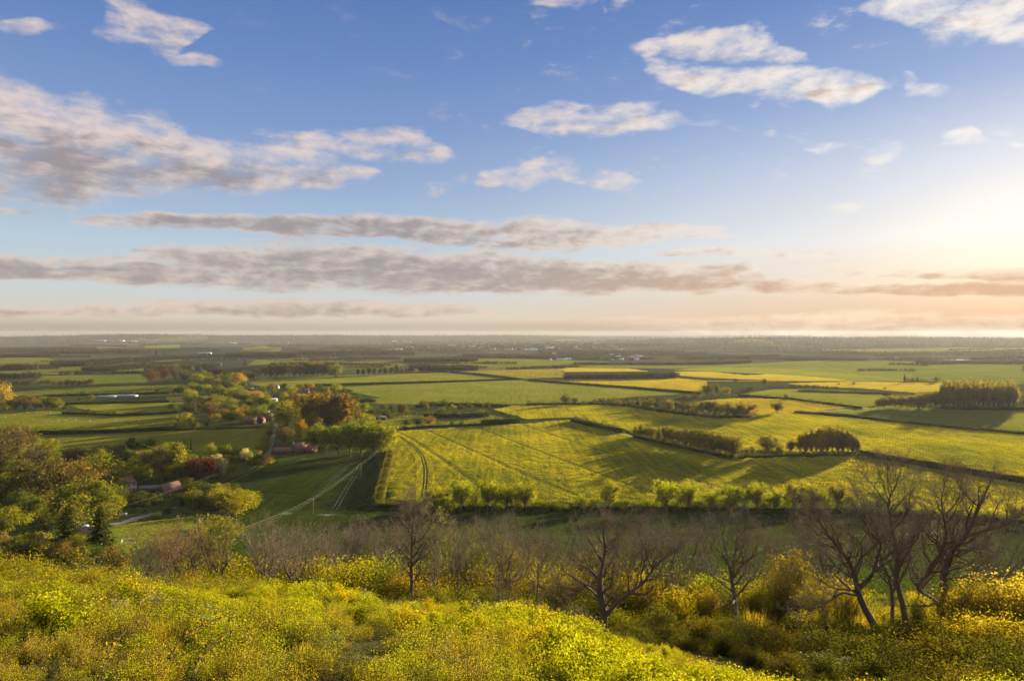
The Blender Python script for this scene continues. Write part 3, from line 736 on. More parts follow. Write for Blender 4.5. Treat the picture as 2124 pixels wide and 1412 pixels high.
m_road = plain('asphalt', (0.085, 0.082, 0.085), 0.75, 0.25, 0.6)
m_soil = plain('bare_soil', (0.15, 0.11, 0.075), 0.95, 0.3, 0.3)
FIELDS = {}
def field(name, pts, off, mat, dmin=150.0, step=None):
    W = px_poly(pts, dmin); FIELDS.setdefault(name, []).append(W); return sheet(name, W, off, mat, step)
field('meadow', [(0,938),(45,905),(120,899),(240,896),(400,891),(548,886),(558,905),(545,938),(500,956),(380,950),(250,945),(130,950)], 0.05, m_past)
field('meadow', [(-200,905),(-200,856),(0,853),(110,852),(180,857),(260,863),(372,857),(366,875),(360,888),(250,893),(70,898),(0,904)], 0.05, m_past)
field('meadow', [(135,838),(380,834),(386,842),(370,852),(250,858),(165,848)], 0.05, m_past)
field('meadow', [(345,823),(445,818),(435,829),(345,832)], 0.05, m_past)
field('meadow', [(760,862),(1000,858),(1080,872),(1080,880),(830,893),(770,880)], 0.05, m_past2)
field('pasture', [(-200,830),(-200,815),(15,815),(100,806),(300,800),(380,797),(365,812),(200,820),(15,822)], 0.06, m_past2)
field('pasture', [(60,799),(85,780),(300,776),(320,780),(300,797)], 0.06, m_past2)
field('pasture', [(-200,770),(-200,742),(0,741),(100,742),(190,768),(150,778),(60,776)], 0.1, m_past2)
field('pasture', [(230,770),(235,763),(340,757),(400,756),(390,765),(300,772)], 0.1, m_past2)
field('pasture', [(298,722),(300,714),(375,713),(372,722)], 0.4, m_past2)
field('pasture', [(505,721),(545,717),(585,722),(580,729),(500,729)], 0.4, m_corn)
field('pasture', [(510,757),(530,746),(700,740),(720,750),(640,753),(520,758)], 0.25, m_past2)
field('pasture', [(660,768),(690,752),(810,748),(850,757),(800,765)], 0.2, m_past2)
field('pasture', [(850,743),(1000,741),(1300,752),(1560,760),(1400,765),(1180,762),(950,764),(860,752)], 0.25, m_past2)
field('pasture', [(1480,757),(1720,746),(2000,752),(2300,762),(2300,800),(1960,795),(1700,770)], 0.2, m_past2)
field('corn_field', [(505,785),(520,798),(545,802),(630,797),(980,789),(1072,786),(1060,782),(935,773),(720,778),(600,785)], 0.15, m_corn)
field('corn_field', [(690,804),(760,800),(1080,788),(1100,791),(1415,816),(1405,819),(1330,822),(1200,836),(1080,839),(900,840),(780,838),(740,832),(785,825),(735,815)], 0.15, m_corn)
field('row_crop_field', [(935,771),(1170,765),(1174,783),(1088,786)], 0.2, m_vine)
field('rape_field', [(1172,787),(1400,785),(1465,790),(1470,808),(1440,813),(1104,789)], 0.3, m_rapemix)
field('rape_field', [(1160,766),(1180,763),(1310,765),(1345,771),(1172,772)], 0.3, m_rapefar)
field('rape_field', [(1405,779),(1398,771),(1480,772),(1550,779),(1590,776),(1700,783),(1765,791),(1620,791),(1560,788),(1450,783)], 0.3, m_rapefar)
field('rape_field', [(1630,796),(1760,792),(1955,795),(1950,813),(1900,816),(1780,806),(1660,801)], 0.3, m_rapefar)
field('rape_field', [(1690,725),(1900,722),(2300,724),(2300,731),(1800,731)], 0.6, m_rapemix)
field('corn_field', [(1395,768),(1450,761),(1700,763),(1900,775),(1885,791),(1760,791),(1590,776),(1480,771)], 0.35, m_corn)
field('corn_field', [(1520,820),(1600,807),(1690,804),(1830,818),(1850,838),(1785,846),(1640,828)], 0.15, m_corn)
field('rape_field', [(1455,832),(1530,826),(1640,829),(1772,846),(1720,851),(1690,858),(1600,860),(1560,864),(1480,838)], 0.25, m_rapemix)
field('corn_field', [(1690,859),(1725,852),(1790,847),(1840,842),(2000,850),(2300,850),(2500,905),(2124,896),(1900,877)], 0.15, m_corn)
R2W = [(1022,851),(1060,843),(1190,839),(1290,843),(1390,859),(1480,869),(1560,865),(1650,855),(1660,859),(1900,881),(2124,900),(2400,925),(2400,1042),(2124,996),(1950,966),(1790,938),(1650,940),(1510,933),(1320,903),(1300,893),(1190,867),(1092,871)]
field('rape_field', R2W, 0.30, m_rape)
R1W = [(822,896),(1085,881),(1190,871),(1300,903),(1330,911),(1510,954),(1790,947),(1950,977),(2124,1006),(2400,1050),(2400,1112),(2124,1075),(1750,1050),(1100,1045),(870,1042),(812,1040),(802,1000),(814,930)]
field('rape_field', R1W, 0.30, m_rape)
DFW = [(520,975),(560,957),(640,951),(780,946),(792,985),(776,1047),(870,1052),(1100,1056),(1750,1063),(2124,1088),(2400,1126),(2400,1236),(1800,1236),(1200,1236),(600,1232),(330,1210),(395,1128),(430,1086),(500,1050),(532,1030),(492,1008),(496,988)]
field('wheat_field', DFW, 0.12, m_wheat, 135.0)
field('lawn', [(222,1092),(330,1078),(400,1071),(422,1078),(402,1100),(362,1116),(300,1135),(225,1155),(215,1120)], 0.05, m_lawn, 200.0)
# tractor ruts: pairs of wheel lines
def offset_line(W, d):
    P_ = np.array([(a[0], a[1]) for a in W]); t = np.gradient(P_, axis=0); t /= np.linalg.norm(t, axis=1, keepdims=True)
    return P_+np.column_stack([-t[:, 1], t[:, 0]])*d
RUTS = []
def ruts(px, width, mat, off, name, gap=2.0, wob=0.0, dmin=150.0):
    W = [G(p[0], p[1], dmin) for p in px]
    W, _ = resample([(a[0], a[1]) for a in W], 6.0)
    # ease the corners
    for _k in range(3): W[1:-1] = (W[:-2]+W[1:-1]*2+W[2:])/4
    RUTS.append(W)
    for s in (-gap/2, gap/2): strip(name, offset_line(W, s), width, off, mat, wob, len(RUTS))
for q in ([(826,905),(858,928),(876,948),(883,975),(882,1005),(878,1034)],
          [(824,896),(870,922),(930,962),(985,1003),(1030,1036)],
          [(893,897),(1000,945),(1110,995),(1205,1034)],
          [(1000,892),(1150,950),(1290,1002),(1385,1036)],
          [(1090,885),(1300,955),(1500,1015),(1570,1040)],
          [(1200,880),(1400,940),(1650,1005),(1760,1040)]):
    ruts(q, 0.75, m_rut, 0.34, 'tramline')
for q in ([(700,1062),(640,1040)],): pass
ruts([(505,1112),(545,1090),(600,1063),(640,1040),(690,1000),(718,968),(742,956)], 0.5, m_track, 0.16, 'wheel_track', 2.2, .6)
ruts([(684,1067),(705,1038),(724,1005),(740,982),(748,962)], 0.45, m_track, 0.16, 'wheel_track', 2.4, .6)
ruts([(498,1012),(560,988),(600,968),(618,954)], 0.8, m_rut, 0.16, 'wheel_track', 2.2, .1)
ruts([(400,1178),(470,1135),(530,1098),(560,1082)], 0.9, m_rut, 0.155, 'wheel_track', 2.4, .1, 200.0)
ruts([(505,1022),(580,1024),(640,1030),(700,1066),(900,1072),(1300,1078),(1800,1085)], 0.7, m_rut, 0.155, 'wheel_track', 2.2, .1)
ruts([(560,1092),(800,1108),(1100,1112),(1400,1118),(1750,1112),(2124,1098)], 0.8, m_rut, 0.155, 'wheel_track', 2.2, .1, 200.0)
for px_, py_, rx_, ry_ in ((690,1068,26,2.2),(668,1067,14,1.6),(566,1084,13,3),(596,1065,14,3.5),(640,952,12,1.2),(752,991,8,1.0),(1205,987,0,0)):
    if rx_: field('chalk_patch', [(px_+rx_*cos(t)*(1+.3*sin(3*t+px_)), py_+ry_*sin(t)*(1+.25*cos(2*t))) for t in np.linspace(0, 2*pi, 15)[:-1]], 0.17, m_track, 200.0, 1.5)
def pxl(px, dmin=150.0): return [G(p[0], p[1], dmin) for p in px]
strip('lane', pxl([(573,878),(567,897),(561,922),(554,945),(546,958)]), 4.6, 0.10, m_road)
strip('lane', pxl([(546,957),(522,974),(494,988),(455,1004),(410,1022)]), 3.2, 0.104, m_road)
strip('track', pxl([(1300,1168),(1450,1153),(1620,1136),(1850,1111),(2050,1091),(2300,1074)], 200.0), 2.6, 0.17, m_track, .12)
strip('track', pxl([(1288,898),(1306,904),(1330,910)]), 4.0, 0.36, m_soil)
strip('track', pxl([(1655,860),(1720,853),(1775,847),(1800,846)]), 4.0, 0.40, m_soil)
strip('track', pxl([(230,1088),(262,1082),(290,1072),(330,1062),(370,1052)]), 6.0, 0.06, m_track, .3)
strip('verge', pxl([(432,1086),(470,1070),(500,1052),(522,1040)]), 3.0, 0.16, m_soil, .3)
# flood water
wm = MatB('water'); _b = wm.bsdf((0.10, 0.11, 0.12), 0.06, wm.noise(wm.pos(), .15, 3.0), 0.02, .3, 0.6)
field('lake', [(1938,747),(1985,745),(2060,748),(2124,746),(2300,748),(2300,752),(2124,751),(2020,752),(1960,750)], 0.5, wm.m, 800.0)
# ---- standing crop as tufts on the nearer fields
def crop_mat(name, lo, mid, hi, trans=0.45, rot=0.0, streak=0.5):
    b = MatB(name); at = b.n('ShaderNodeAttribute'); at.attribute_name = 'rnd'
    r = b.n('ShaderNodeValToRGB'); e = r.color_ramp.elements; e[0].color = (*lo, 1); e[1].color = (*hi, 1); q = e.new(.5); q.color = (*mid, 1)
    big = b.noise(b.pos(), .012, 4.0, .6)
    st = b.noise(b.mapping(b.pos(), (.30, .008, 0), rot), 1.0, 4.0, .65)     # bands along the drill rows
    f = b.math('ADD', at.outputs['Fac'], b.math('ADD', b.math('MULTIPLY', b.math('SUBTRACT', big, .5), 1.7), b.math('MULTIPLY', b.math('SUBTRACT', st, .5), streak*4)), clamp=True)
    b.l(f, r.inputs[0])
    d = b.n('ShaderNodeBsdfDiffuse'); t = b.n('ShaderNodeBsdfTranslucent'); b.l(r.outputs[0], d.inputs[0])
    tc_ = b.n('ShaderNodeVectorMath', operation='MULTIPLY'); b.l(r.outputs[0], tc_.inputs[0]); tc_.inputs[1].default_value = (1.4, 1.35, .6); b.l(tc_.outputs[0], t.inputs[0])
    m = b.n('ShaderNodeMixShader'); m.inputs[0].default_value = trans
    b.l(d.outputs[0], m.inputs[1]); b.l(t.outputs[0], m.inputs[2]); b.l(m.outputs[0], b.out.inputs[0]); return b.m
def crop_patch(seed, size, n, hgt, leaf, rowgap, mat):
    rng = np.random.default_rng(seed)
    x = rng.uniform(-size/2, size/2, n); x = np.round(x/rowgap)*rowgap+rng.normal(size=n)*rowgap*.18
    y = rng.uniform(-size/2, size/2, n)
    z = hgt*np.clip(rng.normal(.72, .2, n), .15, 1.15)
    V, Fq = leaves(np.column_stack([x, y, z]), leaf, rng, None, .1, .6)
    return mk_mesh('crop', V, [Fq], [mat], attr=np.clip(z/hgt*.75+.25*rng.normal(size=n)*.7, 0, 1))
def crop(name, polys_px, size, protos, off, rot, label, dmin=150.0, clear=(), ymax=1e9, xmax=1e9, margin=1.5):
    rng = np.random.default_rng(3); PP = []
    for pp in polys_px:
        W = np.array(px_poly(pp, dmin)); c, s = cos(rot), sin(rot)
        U = np.column_stack([W[:, 0]*c-W[:, 1]*s, W[:, 0]*s+W[:, 1]*c])     # rows along v
        gu, gv = np.meshgrid(np.arange(U[:, 0].min(), U[:, 0].max(), size*.92), np.arange(U[:, 1].min(), U[:, 1].max(), size*.92))
        gu = gu.ravel()+rng.normal(size=gu.size)*.2; gv = gv.ravel()+rng.normal(size=gv.size)*.4
        x = gu*c+gv*s; y = -gu*s+gv*c
        ok = inside(W, x, y) & (dist_line(list(W)+[W[0]], x, y) > margin) & (y < ymax) & (np.abs(x) < xmax)
        for rl in clear: ok &= dist_line(rl, x, y) > 6.0
        PP.append(np.column_stack([x, y])[ok])
    P2 = np.vstack(PP)
    z = ground_z(P2[:, 0], P2[:, 1])+off
    n = len(P2); print(name, n)
    return instancer(name, np.column_stack([P2, z]), -rot+rng.integers(0, 2, n)*pi, np.column_stack([np.ones(n), np.ones(n), rng.uniform(.8, 1.2, n)]), rng.integers(0, len(protos), n), protos, label=label)
def corridor(lines, mat, name, label, off, hgt, leaf, dens, gap, keep, polys):
    """the crop either side of the wheel lines, left out where the wheels ran"""
    rng = np.random.default_rng(8); VV, FF, RR, o_ = [], [], [], 0
    for W in lines:
        W = np.asarray(W); n = int(sum(np.linalg.norm(np.diff(W, axis=0), axis=1))*13*dens)
        t = rng.random(n)*(len(W)-1); i = np.minimum(t.astype(int), len(W)-2); f = (t-i)[:, None]
        c = W[i]*(1-f)+W[i+1]*f; tg = W[i+1]-W[i]; tg /= np.linalg.norm(tg, axis=1, keepdims=True); q = rng.uniform(-6.3, 6.3, n)
        p = c+np.column_stack([-tg[:, 1], tg[:, 0]])*q[:, None]
        k = np.abs(np.abs(q)-gap/2) > keep; k &= sum(inside(pw, p[:, 0], p[:, 1]) for pw in polys) > 0
        for W2 in lines:
            if W2 is not W: k &= np.abs(dist_line(W2, p[:, 0], p[:, 1])-gap/2) > keep
        p = p[k]; h = hgt*np.clip(rng.normal(.72, .2, len(p)), .15, 1.15)
        V, Fq = leaves(np.column_stack([p, ground_z(p[:, 0], p[:, 1])+off+h]), leaf, rng, None, .1, .6)
        VV.append(V); FF.append(Fq+o_); o_ += len(V); RR.append(np.clip(h/hgt*.75+.2*rng.normal(size=len(p)), 0, 1))
    o = link(name, mk_mesh(name, np.vstack(VV), [np.vstack(FF)], [mat], attr=np.concatenate(RR)))
    return tag(o, label, None, None, 'stuff')
mc_rape = crop_mat('rape_crop', (0.075, 0.110, 0.016), (0.21, 0.215, 0.020), (0.52, 0.43, 0.020), rot=ROW, streak=.34)
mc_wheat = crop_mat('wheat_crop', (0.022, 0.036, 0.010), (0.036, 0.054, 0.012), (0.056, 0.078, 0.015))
mc_grass = crop_mat('meadow_grass', (0.130, 0.145, 0.022), (0.195, 0.200, 0.030), (0.270, 0.255, 0.042))
mc_dull = crop_mat('pasture_grass', (0.078, 0.100, 0.028), (0.108, 0.128, 0.034), (0.150, 0.162, 0.042))
mc_corn = crop_mat('corn_blades', (0.115, 0.138, 0.030), (0.155, 0.172, 0.036), (0.220, 0.212, 0.050))
mc_mix = crop_mat('patchy_rape', (0.130, 0.130, 0.026), (0.30, 0.24, 0.026), (0.44, 0.34, 0.024))
mc_gold = crop_mat('far_rape', (0.24, 0.205, 0.038), (0.33, 0.275, 0.042), (0.40, 0.32, 0.046))
mc_row = crop_mat('row_crop', (0.10, 0.105, 0.03), (0.20, 0.18, 0.04), (0.28, 0.22, 0.05))
RL, WL = RUTS[:6], RUTS[6:]
rp = [crop_patch(100+i, 5.0, 210, 1.15, .42, .62, mc_rape) for i in range(4)]
R1P, R2P, DFP = px_poly(R1W), px_poly(R2W), px_poly(DFW, 135.0)
crop('rape_crop', [R1W, R2W], 5.0, rp, 0.30, ROW, 'flowering yellow rape standing in rows over the large field below the hill', xmax=640, clear=RL)
corridor(RL, mc_rape, 'rape_crop', 'yellow rape beside the tractor lines', .30, 1.15, .42, 8.0, 2.0, .62, [R1P, R2P])
wp = [crop_patch(200+i, 4.0, 230, .45, .32, .5, mc_wheat) for i in range(3)]
crop('wheat_crop', [DFW], 4.0, wp, 0.10, 1.5, 'short dark green wheat in the shaded field at the foot of the hill', 135.0, xmax=340, clear=WL)
corridor(WL, mc_wheat, 'wheat_crop', 'dark green wheat beside the wheel tracks', .10, .45, .32, 13.0, 2.3, .5, [DFP])
def cover(name, polys, size, n, h, lf, row, mat, rot, label, **kw):
    pr = [crop_patch(hash_(name)+i, size, n, h, lf, row, mat) for i in range(3)]
    W = [p for p in polys]; rng = np.random.default_rng(4); out = []
    for w in W:
        w = np.array(w); gx, gy = np.meshgrid(np.arange(w[:, 0].min(), w[:, 0].max(), size*.93), np.arange(w[:, 1].min(), w[:, 1].max(), size*.93))
        x = gx.ravel(); y = gy.ravel(); ok = inside(w, x, y) & (dist_line(list(w)+[w[0]], x, y) > size*.4) & (np.abs(x) < .92*y)
        out.append(np.column_stack([x, y])[ok])
    P2 = np.vstack(out); m = len(P2); print(name, m)
    return instancer(name, np.column_stack([P2, ground_z(P2[:, 0], P2[:, 1])+kw.get('off', .1)]), -rot+rng.integers(0, 2, m)*pi+rng.normal(size=m)*.05, np.ones(m)*rng.uniform(.9, 1.1, m), rng.integers(0, 3, m), pr, label=label)
def hash_(s_): return sum(ord(c)*(i+7) for i, c in enumerate(s_)) % 9973
FW = FIELDS
cover('meadow_grass', FW['meadow']+FW['lawn'], 5.0, 170, .30, .34, .7, mc_grass, .6, 'short sunlit meadow grass of the left hand fields', off=.05)
cover('pasture_grass', FW['pasture'], 12.0, 170, .5, .95, 1.5, mc_dull, .4, 'dull green grass of the far pastures', off=.15)
cover('corn_blades', FW['corn_field'], 9.0, 170, .45, .70, 1.2, mc_corn, 1.4, 'even young corn on the middle fields', off=.15)
gold = [w for w in FW['rape_field'] if np.mean([p[1] for p in w]) > 900]
cover('patchy_rape', [gold[0], gold[5]], 9.0, 170, 1.0, .75, 1.2, mc_mix, 1.3, 'patchy yellow rape on the middle fields', off=.3)
cover('golden_rape', gold[1:4], 12.0, 150, 1.1, 1.0, 1.6, mc_gold, 1.2, 'bright yellow rape on the far fields', off=.35)
cover('row_crop', FW['row_crop_field'], 14.0, 150, 1.5, 1.0, 4.6, mc_row, .35, 'yellowish crop in straight rows on a far field', off=.2)
# ------------------------------------------------------------------ buildings and small built things
BRICK = plain('brick', (0.26, 0.12, 0.075), .9, .25, 2.0); RENDERW = plain('white_render', (0.50, 0.47, 0.42), .85, .08, 1.0); CREAM = plain('cream_wall', (0.50, 0.40, 0.28), .85, .1, 1.0)
TILE = plain('clay_tiles', (0.165, 0.088, 0.060), .85, .3, 3.0); TILED = plain('brown_tiles', (0.12, 0.075, 0.055), .85, .3, 3.0); SLATE = plain('slate', (0.10, 0.10, 0.115), .6, .2, 3.0)
GLASS = plain('window_glass', (0.03, 0.035, 0.045), .12, .1, 1.0, .6); TIMBER = plain('dark_timber', (0.060, 0.042, 0.032), .9, .25, 3.0)
FLINT = plain('flint_stone', (0.30, 0.24, 0.19), .9, .25, 2.0); METALW = plain('white_sheet_metal', (0.50, 0.50, 0.50), .45, .05, 1.0, .4); WPAINT = plain('white_paint', (0.78, 0.77, 0.74), .5, .04, 2.0, .4)
POLEM = plain('weathered_pole', (0.22, 0.18, 0.13), .9, .25, 3.0); WIREM = plain('wire', (0.16, 0.145, 0.10), .5, .1, 1.0, .4)
class MB:
    def __init__(s): s.v, s.f, s.m = [], [], []
    def add(s, V, Fc, mi=0):
        o = len(s.v); s.v += [tuple(map(float, p)) for p in V]; s.f += [tuple(o+i for i in q) for q in Fc]; s.m += [mi]*len(Fc); return s
    def box(s, x0, x1, y0, y1, z0, z1, mi=0):
        V = [(x, y, z) for z in (z0, z1) for y in (y0, y1) for x in (x0, x1)]
        return s.add(V, [(0, 2, 3, 1), (4, 5, 7, 6), (0, 1, 5, 4), (2, 6, 7, 3), (0, 4, 6, 2), (1, 3, 7, 5)], mi)
    def tube(s, p, r, sides=6, mi=0):
        p = np.asarray(p, float); r = np.broadcast_to(np.asarray(r, float), (len(p),)); V, Fq = tubes([(p, r)], sides)
        n = len(V); Fc = [tuple(q) for q in Fq]+[tuple(range(sides))[::-1], tuple(range(n-sides, n))]
        return s.add(V, Fc, mi)
    def build(s, name, mats, parent=None, loc=None):
        return link(name, mk_mesh(name, s.v, s.f, mats if isinstance(mats, (list, tuple)) else [mats], s.m), parent, loc)
def gable(L_, W_, h, rise, over=0.35, hip=0.0, th=0.18):
    """pitched roof shell with thickness, ridge along x"""
    a, b = L_/2+over, W_/2+over; k = over*rise/(W_/2)
    m = MB(); x = max(0.05, a-hip)
    lo = [(-a, -b, h-k), (a, -b, h-k), (a, b, h-k), (-a, b, h-k)]; r = [(-x, 0, h+rise), (x, 0, h+rise)]
    up = [(p[0], p[1], p[2]+th) for p in lo+r]
    V = lo+r+up
    Fc = [(6, 7, 11, 10), (8, 9, 10, 11), (7, 8, 11), (9, 6, 10), (0, 4, 5, 1), (2, 5, 4, 3), (1, 5, 2), (3, 4, 0), (0, 1, 7, 6), (1, 2, 8, 7), (2, 3, 9, 8), (3, 0, 6, 9)]
    return m.add(V, Fc)
def house(px, py, L_, W_, h, rise, rot, wall, roof, label, name='house', cat='house', group=None, hip=0.0, chim=1, nwin=3, storeys=1, door=True, dmin=150.0, sub=0.0, pos=None):
    x, y, z = pos or G(px, py, dmin)
    root = bpy.data.objects.new(name, None); COL.objects.link(root); root.location = (x, y, z-sub); root.rotation_euler = (0, 0, radians(rot)); tag(root, label, cat, group)
    m = MB(); a, b = L_/2, W_/2
    if hip > 0: m.box(-a, a, -b, b, -.8, h)
    else:
        V = [(-a, -b, -.8), (a, -b, -.8), (a, b, -.8), (-a, b, -.8), (-a, -b, h), (a, -b, h), (a, b, h), (-a, b, h), (-a, 0, h+rise-.02), (a, 0, h+rise-.02)]
        m.add(V, [(0, 1, 5, 4), (2, 3, 7, 6), (1, 2, 6, 9, 5), (3, 0, 4, 8, 7), (3, 2, 1, 0)])
    m.build('wall', wall, root)
    rf = gable(L_, W_, h, rise, hip=hip).build('roof', roof, root)
    for k in range(chim):
        cx_ = (a-0.9-hip*.7)*(1 if k == 0 else -1)
        MB().box(cx_-.45, cx_+.45, -.35, .35, h+rise*.45, h+rise+1.0).box(cx_-.5, cx_+.5, -.4, .4, h+rise+1.0, h+rise+1.15).build('chimney', BRICK, rf)
    for side in (-1, 1):
        for s_ in range(storeys):
            zc = 1.0+s_*2.7
            for k in range(nwin):
                xx = -a+L_*(k+.5)/nwin
                if door and s_ == 0 and k == nwin//2 and side == -1:
                    d = MB().box(xx-.5, xx+.5, -b-.06, -b+.02, 0, 2.05).build('door', TIMBER, root)
                    MB().box(xx+.32, xx+.38, -b-.11, -b-.06, .98, 1.04).build('handle', METALW, d); continue
                yb = side*b
                w = MB().box(xx-.6, xx+.6, yb-.05, yb+.05, zc-.06, zc).box(xx-.6, xx+.6, yb-.05, yb+.05, zc+1.15, zc+1.21).box(xx-.6, xx-.54, yb-.05, yb+.05, zc, zc+1.15).box(xx+.54, xx+.6, yb-.05, yb+.05, zc, zc+1.15).box(xx-.025, xx+.025, yb-.045, yb+.045, zc, zc+1.15).build('window', WPAINT, root)
                MB().box(xx-.54, xx+.54, yb-.03, yb+.03, zc, zc+1.15).build('pane', GLASS, w)
    if hip == 0:
        for e in (-1, 1):
            xb = e*a; zc = 1.0+(storeys-1)*2.7
            w = MB().box(xb-.05, xb+.05, -.6, .6, zc-.06, zc).box(xb-.05, xb+.05, -.6, .6, zc+1.15, zc+1.21).box(xb-.05, xb+.05, -.6, -.54, zc, zc+1.15).box(xb-.05, xb+.05, .54, .6, zc, zc+1.15).build('window', WPAINT, root)
            MB().box(xb-.03, xb+.03, -.54, .54, zc, zc+1.15).build('pane', GLASS, w)
    return root
# houses under the hill
house(266, 1018, 9, 8, 5.6, 3.6, 35, CREAM, TILE, 'tall house with hipped clay roof and two chimneys among the left hand trees', hip=3.2, chim=2, storeys=2)
house(352, 1027, 12, 8.5, 3.4, 4.6, 62, BRICK, TILE, 'barn with steep orange clay roof beside the copper red tree', name='barn', cat='barn', chim=0, nwin=2)
house(312, 1019, 12, 7, 2.7, 1.2, 12, BRICK, SLATE, 'low grey roofed shed between the tall hipped house and the orange barn', name='shed', cat='shed', chim=0, nwin=2)
house(58, 1150, 11, 8, 2.6, 3.4, 28, BRICK, TILED, 'brown tiled house at the left edge behind bare shrubs', chim=1, dmin=200.0)
house(112, 1156, 9, 7, 2.6, 3.4, -20, BRICK, TILED, 'brown tiled house half hidden left of the dark fir trees', chim=1, dmin=200.0)
house(186, 1130, 9, 7, 4.6, 3.0, 15, CREAM, TILE, 'cream walled house glimpsed between the two dark fir trees', chim=0, storeys=2, dmin=200.0)
# farm by the lane
house(624, 938, 15, 8, 3.2, 5.4, 40, BRICK, TILE, 'farmhouse with tall clay tiled gables beside the lane', chim=2, nwin=4)
house(589, 940, 17, 6.5, 2.4, 2.6, 8, BRICK, TILE, 'long low clay roofed barn left of the farmhouse by the lane', name='barn', cat='barn', chim=0)
house(646, 938, 8, 6, 3.0, 3.6, -35, BRICK, TILE, 'small clay roofed wing at the right end of the farmhouse', name='farm_annexe', cat='house', chim=0, nwin=2)
house(632, 882, 8, 7, 5.0, 3.2, 70, RENDERW, TILED, 'white gabled house showing beside the big lime green tree', chim=0, nwin=2, storeys=2)
# village
VH = [(518,879,15,8,3.2,4.4,10,BRICK,TILED,'long brown roofed house with a brick end gable above the sunlit meadow'),
 (541,877,6,8,4.2,3.8,75,BRICK,TILE,'brick gable ended house with a pink lit end wall by the lane hedge'),
 (556,871,12,9,3.2,4.6,20,BRICK,TILED,'dark brown roofed house next to the big lime green tree'),
 (548,856,11,8,3.0,4.0,-15,BRICK,TILED,'dark roofed house just above the lane end of the village'),
 (456,791,7,7,9.0,.6,10,FLINT,SLATE,'square flint church tower lit pink at the top of the village'),
 (446,796,14,8,5.0,4.0,12,FLINT,TILE,'red roofed church nave left of the flint tower'),
 (566,806,10,8,4.6,3.6,8,RENDERW,TILED,'white walled house facing the green field at the village top'),
 (574,806,8,7,4.6,3.2,80,RENDERW,SLATE,'smaller white gable beside the white walled house'),
 (540,816,16,9,3.4,3.6,5,BRICK,SLATE,'long grey slate roofed house in the middle of the village'),
 (556,822,12,9,3.2,4.2,-10,BRICK,TILED,'brown roofed house below the long slate roof'),
 (585,818,12,9,3.2,3.8,25,BRICK,SLATE,'grey roofed house right of the village centre'),
 (600,812,11,8,3.4,4.0,-20,BRICK,TILED,'brown roofed house behind the orange poplars on the left'),
 (618,812,12,8,3.4,4.0,12,BRICK,TILED,'dark brown roofed house above the orange poplars'),
 (634,815,11,8,3.4,4.2,-8,BRICK,TILE,'reddish roofed house above the orange poplars'),
 (652,812,12,8,3.4,4.0,18,BRICK,TILED,'brown roofed house at the right of the village above the poplars'),
 (560,832,20,10,3.0,1.6,4,RENDERW,METALW,'long white roofed hall in the village'),
 (445,833,9,6,3.0,2.2,30,RENDERW,METALW,'small white roofed shed among gardens left of the village'),
 (486,768,26,12,4.2,2.2,8,RENDERW,METALW,'long white metal barn standing above the church'),
 (512,783,10,8,3.6,3.6,20,BRICK,TILE,'reddish house at the edge of the dark tree belt'),
 (525,783,10,8,3.6,3.6,-12,BRICK,TILED,'brown house beside the reddish one at the edge of the dark tree belt'),
 (455,757,12,8,4.0,3.6,0,BRICK,TILE,'red roofed house in trees beyond the white metal barn'),
 (520,812,9,8,3.6,3.6,30,BRICK,TILE,'red tiled cottage at the left end of the village street'),
 (510,822,10,8,3.2,3.6,-25,RENDERW,TILED,'pale cottage below the red tiled one in the village'),
 (780,871,22,7,3.0,1.6,6,TIMBER,SLATE,'long low dark stable building beside small paddocks')]
for v in VH:
    lb = v[9]; c = 'church' if 'church' in lb else 'barn' if 'barn' in lb else 'shed' if 'shed' in lb else 'hall' if 'hall' in lb else 'stable' if 'stable' in lb else 'house'
    house(*v[:10-1], lb, name=('church_tower' if 'tower' in lb and 'square' in lb else 'church' if c == 'church' else c if c != 'house' else 'house'), cat=c, chim=1 if c == 'house' else 0, nwin=2, storeys=2 if v[4] > 4.5 else 1)
def far_block(px, py, L_, W_, h, rise, rot, wall, roof, label, group=None, name='distant_building', cat='building'):
    x, y, z = G(px, py, 800)
    root = bpy.data.objects.new(name, None); COL.objects.link(root); root.location = (x, y, z); root.rotation_euler = (0, 0, radians(rot)); tag(root, label, cat, group)
    MB().box(-L_/2, L_/2, -W_/2, W_/2, -1, h).build('wall', wall, root)
    gable(L_, W_, h, rise, over=.4).build('roof', roof, root)
rb = random.Random(9); GREYM = plain('dull_sheet', (0.36, 0.36, 0.38), .6, .1, 1.0, .2)
for px, py, L_, h, lb in ((205,707.5,150,12,'long white warehouse at the left end of the far white row'), (240,708,190,13,'longest white warehouse in the far row on the left horizon'), (272,708.5,120,11,'white warehouse at the right end of the far row'),
        (222,824,26,2.2,'long white polytunnel between hedges on the left'), (262,822,34,2.2,'longer white polytunnel right of the other one'), (425,734,60,6,'low pale roof of a far shed left of the village'),
        (815,726.5,120,9,'long pale flat shed at the edge of the dark woods'), (845,710,90,12,'bright white far works building near the horizon'), (818,709,50,11,'small white far works building left of the bright one'),
        (485,713,70,10,'white far building on the left skyline trees'), (1140,723,60,10,'bright white block in the far town'), (1100,727,90,9,'row of white roofs in front of the far town'),
        (1165,747,40,5,'white farm sheds in the plain below the far town'), (1320,741,50,6,'pair of white sheds right of the far town')):
    far_block(px, py, L_, L_*.3 if L_ > 40 else 10, h, 2.0 if h > 4 else 1.0, rb.uniform(-6, 6), GREYM if 'polytunnel' in lb or 'warehouse' in lb else METALW, GREYM if 'polytunnel' in lb or 'warehouse' in lb else METALW, lb)
